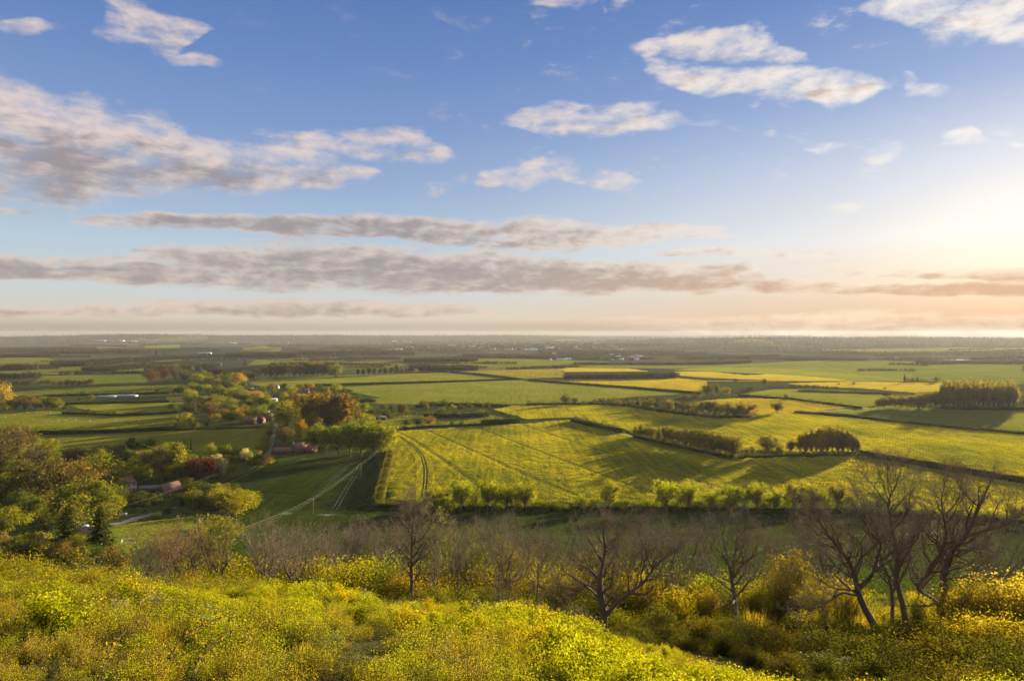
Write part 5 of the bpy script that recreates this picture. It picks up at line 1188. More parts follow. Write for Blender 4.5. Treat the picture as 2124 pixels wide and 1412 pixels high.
# left hedges
hedge([(62,901),(120,901),(240,898),(365,892)], 6.5, 6, DARK, 'thick dark hedge between the two sunlit left meadows', seed=31, bumps=.45)
hedge([(365,892),(450,890),(560,887)], 2.0, 3, DARK, 'thin low hedge under the village gardens', seed=32, bumps=.3)
tree('oak', 58, 903, 20, OLIVE, 'olive tree at the left end of the thick dark hedge', wf=1.0, var=1)
hedge([(130,858),(180,860),(250,863),(370,857)], 4, 5, DARK, 'broken dark hedge between the left middle meadows', seed=33, bumps=.7)
for px, py, h, c, lb in ((183,859,11,DARK,'dark bush in the broken hedge, left one'),(197,860,9,DARK,'dark bush in the broken hedge, second'),(236,863,10,DARK,'dark bush in the broken hedge near its low part'),(357,855,19,DARK,'dark round tree at the right end of the broken hedge'),(15,850,22,OLIVE,'olive tree far left behind the sheep meadow'),(30,852,26,BROWN,'brown tree far left behind the sheep meadow'),(53,852,32,(0.14,0.095,0.04),'amber brown bare tree behind the sheep meadow'),(76,850,20,OLIVE,'olive tree right of the amber bare one'),(98,851,24,DARK,'dark tree on the meadow corner'),(118,850,20,OLIVE,'olive tree right of the dark corner tree'),(90,836,14,LIME,'little lime tree behind the meadow corner trees'),(135,853,12,DARK,'dark bush where the broken hedge begins'),(165,833,10,OLIVE,'little tree on the hedge by the polytunnels'),(190,832,14,OLIVE,'tree on the hedge right beside the polytunnels'),(172,818,8,DARK,'small bush on the far hedge above the polytunnels')):
    tree('twig' if 'bare' in lb or 'brown' in lb else 'round', px, py, h, c, lb, wf=1.2)
tree('round', 1, 850, 54, (0.20,0.165,0.06), 'pale blond rounded tree cut by the left edge', wf=.8)
hedge([(125,839),(200,837),(290,835),(350,834)], 4, 5, DARK, 'dark hedge in front of the polytunnels', seed=34, bumps=.5)
hedge([(90,822),(160,820),(290,817),(352,816)], 4, 5, DARK, 'dark hedge behind the polytunnels', seed=35, bumps=.5)
tree('round', 327, 816, 12, DARK, 'small dark tree at the right end of the hedge behind the polytunnels')
for i, (px, h) in enumerate(((363,17),(373,19),(386,19),(400,21),(414,22),(430,21))): tree('round', px, 819, h, (OLIVE, DARK, OLIVE, BROWN, GREEN, LIME)[i], ('olive tree first in the row left of the village','dark tree second in the row left of the village','olive tree third in the row left of the village','brown tree fourth in the row left of the village','green tree fifth in the row left of the village','lime tree last in the row left of the village')[i], wf=1.05)
for i in range(9): tree('round', 88+i*12.5, 801, rtree.uniform(11, 17), (0.050,0.056,0.026), 'dark tree of the short row in the shaded far pasture', group='short row in the shaded pasture', wf=1.1)
wood([(0,770),(45,769),(82,768)], 30, 22, 'rust brown bare wood on the far left', 36, (3, 3, 2), dens=1.2)
wood([(-40,786),(40,786),(86,783)], 30, 14, 'dark green wood below the rust brown one on the far left', 37, (0, 4, 1), dens=1.2)
wood([(-60,798),(30,799),(85,800)], 20, 10, 'dark scrub along the bottom of the shaded far pasture', 38, (0, 2), dens=1.0)
for px, py, h, c, lb in ((313,797,34,(0.13,0.075,0.035),'rust brown tree left of a pair beyond the village'),(338,792,32,(0.12,0.075,0.04),'rust brown tree right of a pair beyond the village'),(362,790,34,GREYG,'grey green tree right of the rust pair'),(385,792,26,OLIVE,'olive tree right of the grey green one'),(398,775,18,OLIVE,'slim far tree above the village church, left one'),(416,775,17,OLIVE,'slim far tree above the village church, right one')):
    tree('tall' if 'slim' in lb else 'twig', px, py, h, c, lb, wf=1.1)
# village greenery
for px, py, h, c, lb in ((410,801,27,LIME,'lime tree left of the church'),(432,802,22,LIME,'lime bush in front of the church'),(421,789,22,GREEN,'green tree behind the church nave'),(452,806,20,(0.14,0.15,0.03),'golden green tree below the church tower'),(472,800,24,DARK,'dark tree right of the church tower'),(492,803,30,(0.17,0.155,0.03),'golden domed tree at the corner of the village green field'),(483,814,18,OLIVE,'olive tree below the golden domed one'),(500,816,14,BROWN,'brown bush right of the golden domed tree'),
        (482,831,22,LIME,'lime bush at the left of the village gardens'),(490,833,30,GREEN,'large green tree in the village gardens'),(506,835,26,LIME,'lime tree right of the large green garden tree'),(522,833,22,(0.20,0.15,0.04),'golden tree in the village gardens'),(536,842,30,(0.17,0.14,0.06),'blond tree in the village gardens'),(553,842,20,LIME,'lime tree beside the white hall'),(422,844,19,(0.18,0.15,0.03),'golden tree near the small white shed'),(460,850,16,OLIVE,'olive tree below the small white shed'),
        (396,868,36,BROWN,'big brown bare tree at the village meadow'),(432,864,30,BROWN,'brown bare tree right of the big one at the village meadow'),(439,866,18,COPPER,'dark red tree in the village gardens, left one'),(466,850,12,COPPER,'small dark red tree in the village gardens, right one'),(464,872,24,(0.15,0.13,0.03),'gold green tree below the dark red ones'),(491,871,22,(0.16,0.135,0.03),'gold green tree second in the garden row'),(506,868,18,(0.24,0.17,0.03),'small bright gold tree ending the garden row'),(482,858,18,LIME,'lime tree behind the garden row'),
        (380,893,18,LIME,'lime bush left at the edge of the meadow gardens'),(370,889,15,OLIVE,'olive bush leftmost at the edge of the meadow gardens'),(405,893,18,GREEN,'green round tree at the edge of the meadow gardens'),(428,886,10,BROWN,'little brown bush at the edge of the meadow gardens'),(477,888,12,GREEN,'green bush left of the long brown roof'),(532,868,20,DARK,'dark tree above the brick gable'),(515,862,20,OLIVE,'olive tree above the long brown roof'),
        (566,812,14,GREYG,'grey tree behind the white walled house'),(590,808,14,DARK,'dark tree at the village top'),(605,820,22,LIME,'lime tree left above the orange poplars'),(625,806,10,OLIVE,'small olive tree by the green field'),(645,809,14,(0.19,0.13,0.04),'amber tree among the roofs above the poplars'),(664,812,16,DARK,'dark fir like tree right of the village roofs'),(678,815,14,OLIVE,'olive bush right of the village roofs'),(697,817,22,LIME,'bright lime tree right of the village roofs'),(715,822,18,DARK,'dark round tree at the right end of the village'),(742,832,16,DARK,'dark tree on the hedge right of the village'),(765,834,13,DARK,'dark bush ending the hedge right of the village')):
    tree('twig' if 'bare' in lb else 'round', px, py, h, c, lb, wf=1.15)
hedge([(722,832),(745,834),(780,834)], 6, 8, DARK, 'short dark hedge right of the village', seed=41)
hedge([(380,850),(430,846),(500,848),(560,850)], 5, 10, (0.05,0.065,0.022), 'garden hedge line across the village', seed=42, bumps=.7)
hedge([(440,815),(500,822),(560,818)], 4, 8, (0.05,0.055,0.025), 'upper garden hedge through the village', seed=43, bumps=.7)
hedge([(560,800),(700,808),(730,812)], 4, 8, (0.055,0.055,0.025), 'hedge behind the village roofs', seed=44, bumps=.7)
for i in range(13):
    tree(('round','tall','twig')[i % 3], 550+i*12.2, 783+rtree.uniform(-2, 1), rtree.uniform(24, 32), (OLIVE, BROWN, (0.075,0.085,0.024), DARK)[i % 4], 'tree of the tall belt above the village', group='tall belt above the village', wf=1.25)
for i in range(9): tree('poplar', 742+i*11.5, 779-i*.4, rtree.uniform(13, 22) if i != 7 else 27, BROWN, 'bare brown tree of the row behind the upper green field', group='bare row behind the upper field', wf=1.3)
tree('tall', 668, 781, 32, OLIVE, 'slim green tree standing out of the belt above the village')
tree('fir', 508, 758, 14, FIRC, 'dark fir beyond the white metal barn', wf=1.2); tree('fir', 341, 738, 13, FIRC, 'black fir on the left plain, right of a pair', wf=1.2); tree('fir', 324, 739, 15, FIRC, 'black fir on the left plain, left of a pair', wf=1.2)
tree('round', 863, 774, 11, (0.12,0.13,0.03), 'small lime tree at the foot of the far right belt of the upper field')
# ---- far woods
rw = random.Random(17)
for i, (pts, dp, h, mx) in enumerate((
    ([(105,762),(180,760),(270,752)], 260, 14, (0, 1, 2, 4)), ([(170,770),(230,771),(300,764)], 60, 11, (0, 1)), ([(0,742),(60,741),(120,740)], 200, 14, (0, 2, 3)), ([(100,734),(200,733),(310,732)], 420, 15, (2, 3, 3, 0)),
    ([(0,728),(100,727),(200,727)], 500, 14, (0, 3)), ([(280,752),(360,746),(470,742)], 200, 13, (0, 1, 2)), ([(300,775),(400,770),(450,768)], 120, 15, (1, 0, 4)), ([(430,775),(470,778),(540,772)], 100, 14, (0, 2, 1)),
    ([(290,718),(420,714),(520,715)], 600, 15, (0, 0, 2)), ([(470,742),(540,741),(615,742)], 250, 17, (0, 0, 1)), ([(610,735),(700,737),(860,737)], 500, 16, (0, 2, 3)), ([(700,728),(850,729),(1000,731)], 700, 16, (2, 3, 0)),
    ([(560,718),(700,720),(900,722)], 900, 16, (0, 3, 2)), ([(840,752),(900,751),(990,750)], 160, 14, (0, 2, 3)), ([(850,768),(910,770),(990,770)], 90, 14, (0, 2, 1)), ([(960,742),(1080,744),(1200,744)], 350, 14, (0, 2, 1)),
    ([(1120,733),(1250,736),(1420,737)], 500, 16, (0, 2, 3)), ([(1000,722),(1200,722),(1400,722)], 1200, 17, (0, 2, 3)), ([(1380,727),(1600,727),(1800,727)], 1500, 17, (0, 2, 3)), ([(1340,757),(1450,757),(1560,753)], 90, 10, (2, 3)),
    ([(1560,745),(1680,747),(1800,748)], 150, 10, (2, 3)), ([(1700,737),(1900,737),(2124,735)], 500, 14, (2, 3)), ([(1450,745),(1560,744),(1620,743)], 200, 11, (2, 0)), ([(1780,770),(1850,769),(1900,770)], 40, 7, (2, 3)),
    ([(1800,722),(2000,720),(2200,719)], 1500, 17, (2, 3)), ([(1500,717),(1800,716),(2200,714)], 2500, 17, (2, 3, 0)), ([(0,712),(300,712),(600,713)], 2200, 18, (0, 3)), ([(600,712),(900,714),(1200,716)], 2500, 18, (0, 3)),
    ([(-200,705),(400,704),(900,706)], 3200, 22, (0, 3)), ([(900,707),(1400,709),(1900,708)], 3200, 22, (0, 3)), ([(1900,754),(2000,755),(2124,754)], 150, 9, (2, 3)), ([(1190,757),(1300,757),(1340,757)], 80, 9, (2, 0)), ([(1050,768),(1130,764),(1200,762)], 40, 8, (0, 2)),
    ([(560,757),(640,755),(720,757)], 40, 8, (0,1)), ([(640,748),(760,745),(830,745)], 50, 8, (0, 2)), ([(120,778),(200,775),(290,775)], 25, 8, (0, 1)), ([(230,763),(300,757),(380,755)], 25, 7, (0, 1)), ([(860,760),(950,760),(1010,764)], 30, 7, (0, 2)),
    ([(-300,735),(-150,735),(0,735)], 600, 15, (0, 2)), ([(2124,770),(2250,770),(2400,768)], 200, 12, (2, 3)), ([(2124,840),(2250,842),(2400,845)], 80, 12, (2, 3)))):
    wood(pts, dp, h, 'far wood or hedge line on the plain toward the horizon', 200+i, mx, dens=1.0 if dp < 600 else .55)
for i in range(84):   # thin hedge lines with trees between the far fields
    px = rw.uniform(-50, 2170); py = rw.uniform(716, 768); ln = rw.uniform(50, 190)
    if py > 744 and 930 < px < 1900: py = rw.uniform(740, 757)
    wood([(px, py), (px+ln, py+rw.uniform(-3, 3))], 14, rw.uniform(6, 10), 'thin far hedge line between fields of the plain', 300+i, (0, 2, 1), name='distant_hedgerow', dens=1.6)
# ---- smaller growth filling the gardens and the shade between the big trees
def fill(poly, n, hr, cols, kinds, label, group, cat='tree', seed=1, wf=1.2, dmin=190.0):
    rg = random.Random(seed); xs_ = [p[0] for p in poly]; ys_ = [p[1] for p in poly]; k = 0
    while k < n:
        px, py = rg.uniform(min(xs_), max(xs_)), rg.uniform(min(ys_), max(ys_))
        if not inside(poly, np.array([px]), np.array([py]))[0]: continue
        tree(rg.choice(kinds), px, py, rg.uniform(*hr)*(py-EY)/300.0, rg.choice(cols), label, cat, group, wf, dmin); k += 1
fill([(-60,945),(130,955),(240,960),(260,1010),(235,1090),(120,1100),(-60,1100)], 42, (26, 48), (DARK, OLIVE, GREEN, LIME, GREEN), ('round', 'twig', 'bush', 'round'), 'small dim tree filling the shade between the big left hand trees', 'small trees between the big left ones', seed=3)
fill([(255,955),(330,945),(400,955),(430,1000),(400,1012),(330,1005),(265,990)], 16, (28, 46), (GREEN, OLIVE, LIME), ('round', 'twig', 'bush'), 'small dim tree filling the orchard behind the barns', 'small trees of the orchard', seed=4)
fill([(380,812),(470,800),(560,805),(700,806),(720,825),(580,835),(560,880),(380,882)], 60, (26, 50), (DARK, OLIVE, LIME, GREEN, GREEN, (0.13,0.13,0.035)), ('round', 'twig', 'bush', 'round'), 'small garden tree among the village houses', 'garden trees of the village', seed=5)
fill([(380,790),(440,775),(540,780),(545,788),(460,800),(385,808)], 26, (34, 60), (DARK, OLIVE, GREEN, BROWN), ('round', 'twig', 'tall'), 'small tree around the church at the top of the village', 'trees around the church', seed=6)
fill([(640,905),(740,900),(790,912),(800,938),(660,938)], 16, (30, 50), (DARK, GREEN, OLIVE), ('round', 'bush'), 'low tree under the grove beside the farm', 'undergrowth of the grove', seed=7)
fill([(372,1015),(470,1022),(535,1040),(520,1060),(470,1062),(385,1048)], 20, (14, 26), (OLIVE, DARK, LIME), ('bush', 'bush', 'round'), 'small shrub of the garden belt beside the dark field', 'small shrubs of the garden belt', 'shrub', seed=8)
fill([(-40,838),(130,838),(130,850),(-40,852)], 10, (24, 40), (DARK, OLIVE, BROWN), ('round', 'twig'), 'small tree of the group far left behind the sheep meadow', 'far left tree group', seed=9)
fill([(780,848),(870,846),(1010,850),(1000,862),(790,870)], 14, (14, 26), (DARK, OLIVE, BROWN), ('round', 'bush'), 'small dark bush scattered over the paddocks', 'bushes on the paddocks', 'shrub', seed=10)

for i, (px, w, h) in enumerate(((880,40,34),(930,46,40),(985,44,44),(1034,44,46),(1070,40,44),(1130,40,28),(1160,40,24),(1235,40,32),(1300,44,30),(1330,40,26),(1352,44,34),(1408,40,40),(1454,40,34),(1500,44,38),(1548,44,44),(1592,40,42),(1628,40,40),(1668,46,46),(1714,46,46),(1768,44,40),(1800,40,34),(1850,40,34),(1930,36,28),(1980,36,28),(2040,36,28))):
    tree('bush', px, 1060+max(0, (px-1750)*.07), h*.98, (GREEN, (0.10,0.135,0.016), GREEN)[i % 3], 'bushy green growth filling the near field hedge between its taller trees', 'shrub', 'bushes filling the near field hedge', wf=w/h*.80)

fill([(-20,1140),(130,1150),(240,1165),(240,1185),(-20,1185)], 16, (26, 40), (OLIVE, LIME, BROWN, GREEN), ('bush', 'twig', 'bush', 'round'), 'shrub screening the brown roofs at the lower left', 'shrubs below the brown roofs', 'shrub', seed=12)
fill([(-60,900),(40,905),(130,955),(-60,960)], 10, (34, 50), (OLIVE, BROWN, LIME), ('round', 'twig'), 'tree of the clump at the left end of the sunlit meadow', 'clump at the left meadow end', seed=13)
# ------------------------------------------------------------------ the scrubby slope and the bare trees in front
rn_ = random.Random(77)
LEAFN = {k: leaf_mat(k, c, t, .52, ti, (2.3, 2.0, .6)) for k, c, t, ti in (
    ('sprig_leaf', (0.165, 0.195, 0.016), .5, (1.15, 1.0, .7)), ('fine_leaf', (0.225, 0.205, 0.020), .5, (1.15, 1.0, .7)), ('dry_leaf', (0.190, 0.130, 0.040), .35, (1.2, 1.0, .8)),
    ('bramble_leaf', (0.095, 0.125, 0.018), .42, (1.3, 1.05, .6)), ('umbel', (0.62, 0.62, 0.52), .3, (1.0, 1.0, 1.0)), ('grass_blade', (0.190, 0.175, 0.030), .5, (1.2, 1.0, .7)), ('shaded_dark_leaf', (0.044, 0.056, 0.012), .4, (1.2, 1.0, .7)))}
STEM = bark_mat('scrub_stem', (0.11, 0.075, 0.045))
def clump(seed, nst, hgt, rad, nl, lf, mat, lean=.35, tuft=0.0, grass=0, top=0, stemr=.006, low=.15):
    rng = np.random.default_rng(seed); polys, P_ = [], []
    for k in range(nst):
        a = rng.uniform(0, 2*pi); r = rad*sqrt(rng.random())*.55; b0 = np.array([cos(a)*r, sin(a)*r, -.08])
        h = hgt*rng.uniform(.55, 1.12)*(1-.35*(r/rad)**2); ln = rng.normal(size=2)*lean*h*.5+np.array([cos(a), sin(a)])*r*.8
        tip = b0+np.array([ln[0], ln[1], h])
        c = curve(b0, tip, rng, 5, .10); polys.append((c, np.linspace(stemr, stemr*.3, 5)))
        m = max(3, int(nl/nst*rng.uniform(.7, 1.3))); t = low+(1-low)*rng.random(m)**.8
        i = np.minimum((t*4).astype(int), 3); f = (t*4-i)[:, None]
        q = c[i]*(1-f)+c[i+1]*f; q = q+rng.normal(size=(m, 3))*lf*np.array([1.5, 1.5, .9]); P_.append(q)
    P_ = np.vstack(P_)
    V, Fq = leaves(P_, lf, rng, None, .35, .55); n = len(Fq)
    shade_tone = np.clip(.25+.55*np.clip(P_[:, 2]/hgt, 0, 1)+.2*rng.normal(size=n), 0, 1)  # leaves darker low down, lighter on top: shade put into their tone
    tv, tf = tubes(polys, 3)
    VV, FF, MM, RR, o = [V, tv], [Fq, tf+len(V)], [np.zeros(n), np.ones(len(tf))], [shade_tone, np.zeros(len(tf))], len(V)+len(tv)
    if grass:
        a = rng.uniform(0, 2*pi, grass); r = rad*np.sqrt(rng.random(grass)); b0 = np.column_stack([np.cos(a)*r, np.sin(a)*r, np.zeros(grass)])
        hh = hgt*rng.uniform(.35, .85, grass); d = rng.normal(size=(grass, 2))*.28; w = .006
        t = b0+np.column_stack([d[:, 0]*hh, d[:, 1]*hh, hh]); md = b0+(t-b0)*.55; md[:, 2] += hh*.08
        s = np.column_stack([np.cos(a+1), np.sin(a+1), np.zeros(grass)])*w
        GV = np.stack([b0-s, b0+s, md+s*.8, md-s*.8, t], 1).reshape(-1, 3); k = np.arange(grass)*5+o
        VV.append(GV); FF.append(np.column_stack([k, k+1, k+2, k+3])); MM.append(np.full(grass, 2)); RR.append(rng.random(grass)); 
        tri = np.column_stack([k+3, k+2, k+4]); o += len(GV)
        FF.append(np.column_stack([tri, tri[:, 2]])[:, :3]); MM.append(np.full(grass, 2)); RR.append(rng.random(grass))
    if top:
        U, S_ = [], []
        for k in range(top):
            a = rng.uniform(0, 2*pi); r = rad*.8*sqrt(rng.random()); c = np.array([cos(a)*r, sin(a)*r, hgt*rng.uniform(.95, 1.2)])
            m = 22; b = rng.uniform(0, 2*pi, m); q = .055*np.sqrt(rng.random(m))
            U.append(c+np.column_stack([np.cos(b)*q, np.sin(b)*q, .02-q*q*4])); S_.append(np.full(m, .022))
        U = np.vstack(U); UV, UF = leaves(U, np.concatenate(S_), rng, np.tile([0, 0, 1.], (len(U), 1)), .6, .9)
        VV.append(UV); FF.append(UF+o); MM.append(np.full(len(UF), 3)); RR.append(rng.random(len(UF))); o += len(UV)
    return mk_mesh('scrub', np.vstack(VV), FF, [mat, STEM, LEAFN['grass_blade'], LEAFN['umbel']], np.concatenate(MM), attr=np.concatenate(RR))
protos = [clump(1, 44, .85, .62, 1700, .042, LEAFN['sprig_leaf']), clump(2, 46, 1.1, .55, 1700, .040, LEAFN['sprig_leaf'], .25), clump(3, 60, .75, .65, 2100, .030, LEAFN['fine_leaf'], .4),
          clump(4, 60, 1.05, .5, 2000, .031, LEAFN['fine_leaf'], .25), clump(5, 40, .8, .6, 420, .040, LEAFN['dry_leaf'], .4, grass=260), clump(6, 26, .6, .75, 700, .058, LEAFN['bramble_leaf'], .7, grass=60),
          clump(7, 20, .6, .6, 400, .034, LEAFN['sprig_leaf'], .4, grass=420), clump(8, 30, .9, .6, 900, .045, LEAFN['bramble_leaf'], .3, top=4), clump(9, 50, 1.0, .65, 2000, .036, LEAFN['shaded_dark_leaf'], .3)]
def lib_shrub(seed, nst=60, nl=7500, lf=.030, w=1.15, mat=FOL):
    """unit-height shrub of many ascending stems with small leaves"""
    rng = np.random.default_rng(seed); polys, P_ = [], []
    nb = 14; lob = np.column_stack([rng.normal(size=(nb, 2))*w*.22, rng.uniform(.55, .95, nb)])
    for k in range(nst):
        L0 = lob[k % nb]; tip = L0+rng.normal(size=3)*np.array([.09, .09, .05]); tip[2] = min(1.05, tip[2]*(1-.25*(np.hypot(*tip[:2])/(w*.6))**2))
        b0 = np.array([tip[0]*.3, tip[1]*.3, -.05]); c = curve(b0, tip, rng, 6, .12); polys.append((c, np.linspace(.010, .002, 6)))
        m = int(nl/nst); t = .18+.82*rng.random(m)**.75; i = np.minimum((t*5).astype(int), 4); f = (t*5-i)[:, None]
        P_.append(c[i]*(1-f)+c[i+1]*f+rng.normal(size=(m, 3))*np.array([.055, .055, .045])*(0.4+t[:, None]))
    P_ = np.vstack(P_); P_[:, 2] = np.abs(P_[:, 2]); n = len(P_)
    V, Fq = leaves(P_, lf, rng, None, .35, .55); tv, tf = tubes(polys, 3)
    return mk_mesh('stem', tv, [tf], [STEM]), mk_mesh('foliage', V, [Fq], [mat], attr=np.clip(-.05+.85*P_[:, 2]+.2*rng.normal(size=n), 0, 1))  # leaf tone rises with height, painting lit tops and shaded undersides
protos += [lib_shrub(95, 60, 3600, .056, 1.2, LEAFN['sprig_leaf'])[1], lib_shrub(96, 60, 4400, .048, 1.5, LEAFN['fine_leaf'])[1], lib_shrub(97, 60, 3800, .054, 1.3, LEAFN['sprig_leaf'])[1], lib_shrub(98, 50, 3200, .062, 1.1, LEAFN['bramble_leaf'])[1], lib_shrub(99, 60, 3800, .050, 1.3, LEAFN['shaded_dark_leaf'])[1]]
def scrub():
    rng = np.random.default_rng(42); X_, Y_ = [], []
    for d0, d1, den in ((6.0, 10, 6.5), (10, 20, 3.0), (20, 36, 1.3), (36, 58, 1.0)):
        n = int(den*(d1*d1-d0*d0)*1.0); d = np.sqrt(rng.uniform(d0*d0, d1*d1, n)); u = rng.uniform(-1.0, 1.0, n); X_.append(u*d); Y_.append(d)
    x = np.concatenate(X_); y = np.concatenate(Y_); n = len(x)
    # patches of one plant or another
    f1 = np.sin(x*.9+1.3*np.sin(y*.5))+np.sin(y*.8+2*np.sin(x*.35)); f2 = np.sin(x*.45-y*.6+4)+np.sin(x*.22+y*.31+1)
    pick = np.empty(n, int); r = rng.random(n)
    for k in range(n):
        w = [2.6, 2.4, 1.8, 1.8, .35, .8, .22, .12, .45]
        if f1[k] > .8: w[0] *= 4; w[1] *= 3
        elif f1[k] < -.8: w[2] *= 4; w[3] *= 3
        if f2[k] > 1.0: w[4] *= 4; w[6] *= 2
        if f2[k] < -1.0: w[5] *= 5; w[8] *= 3; w[7] *= 3
        c = np.cumsum(w); pick[k] = int(np.searchsorted(c/c[-1], r[k]))
    big = np.clip(np.exp(.20*f1+.38*rng.normal(size=n)-.05), .4, 2.1)*np.interp(y, [0, 8, 20, 40], [.50, .62, .72, .72])
    z = ground_z(x, y)
    hol = np.sin(x*1.15+2.2*np.sin(y*.43))*np.sin(y*.95+1.7*np.sin(x*.38)+1.0)+.35*rng.normal(size=n)   # hollows between the bushes
    big = np.where(hol < -.45, big*.45, np.where(hol > .35, big*1.25, big))
    # the scrub stays low: no plant of the near slope stands above the line of its crest
    crest = np.interp(x/y, [-.9, -.75, -.33, -.04, .17, .41, .75], [.366, .364, .372, .400, .450, .50, .52])
    crest = crest-.015*np.clip((y-33)/5, 0, 1)
    crest = crest-.016*np.clip(np.sin(x*.52+1.0)+np.sin(x*.23+y*.3)+.5*np.sin(x*1.3), -.4, 1.6)
    room = (H-crest*y)-z
    big = np.minimum(big, np.clip(room/1.12, .22, 9))
    big = np.minimum(big, np.interp(y, [6, 9, 14, 24], [.34, .58, .9, 1.4])*rng.uniform(.7, 1.15, n))
    shade = (x/y > .12+.012*(y-20)*0) & (y > np.interp(x/y, [.12, .3, .45, .9], [46, 30, 21, 17])); pick = np.where(shade & (rng.random(n) < .75), 8, pick)  # tree shade put into leaf colour: darker plants on the right
    # rounded bushes standing out of the lower growth
    m = 1300; yb = np.sqrt(rng.uniform(9.5**2, 40**2, m)); xb = rng.uniform(-1, 1, m)*yb
    keep = np.sin(xb*.55+1.1*np.sin(yb*.33))+np.sin(yb*.5+1.9*np.sin(xb*.27))+.5*rng.normal(size=m) > -.2; xb, yb = xb[keep], yb[keep]; m = len(xb)
    zb = ground_z(xb, yb); cb = np.interp(xb/yb, [-.9, -.75, -.33, -.04, .17, .41, .75], [.370, .368, .374, .398, .448, .497, .52])
    cb = cb-.014*np.clip(np.sin(xb*.52+1.0)+np.sin(xb*.23+yb*.3)+.5*np.sin(xb*1.3), -.4, 1.6)
    bb = np.minimum(rng.uniform(.7, 1.9, m)*np.interp(yb, [8, 14, 25], [.42, .75, 1.15]), np.clip((H-cb*yb-zb)/1.05, .25, 9))
    x, y, z = np.r_[x, xb], np.r_[y, yb], np.r_[z, zb-.06]; pb = rng.choice([9, 9, 10, 11, 11, 12], m); pb = np.where(yb > np.interp(xb/yb, [.12, .3, .45, .9], [46, 30, 21, 17]), 13, pb)  # bushes there get the dark leaves too, as painted shade
    big = np.r_[big*.85, bb]; pick = np.r_[pick, pb]; n = len(x)
    s3 = np.column_stack([big*rng.uniform(.9, 1.25, n), big*rng.uniform(.9, 1.25, n), big])
    print('scrub', n)
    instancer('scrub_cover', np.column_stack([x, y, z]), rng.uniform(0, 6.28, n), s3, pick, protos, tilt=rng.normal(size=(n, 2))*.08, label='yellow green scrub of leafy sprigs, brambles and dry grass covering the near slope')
scrub()
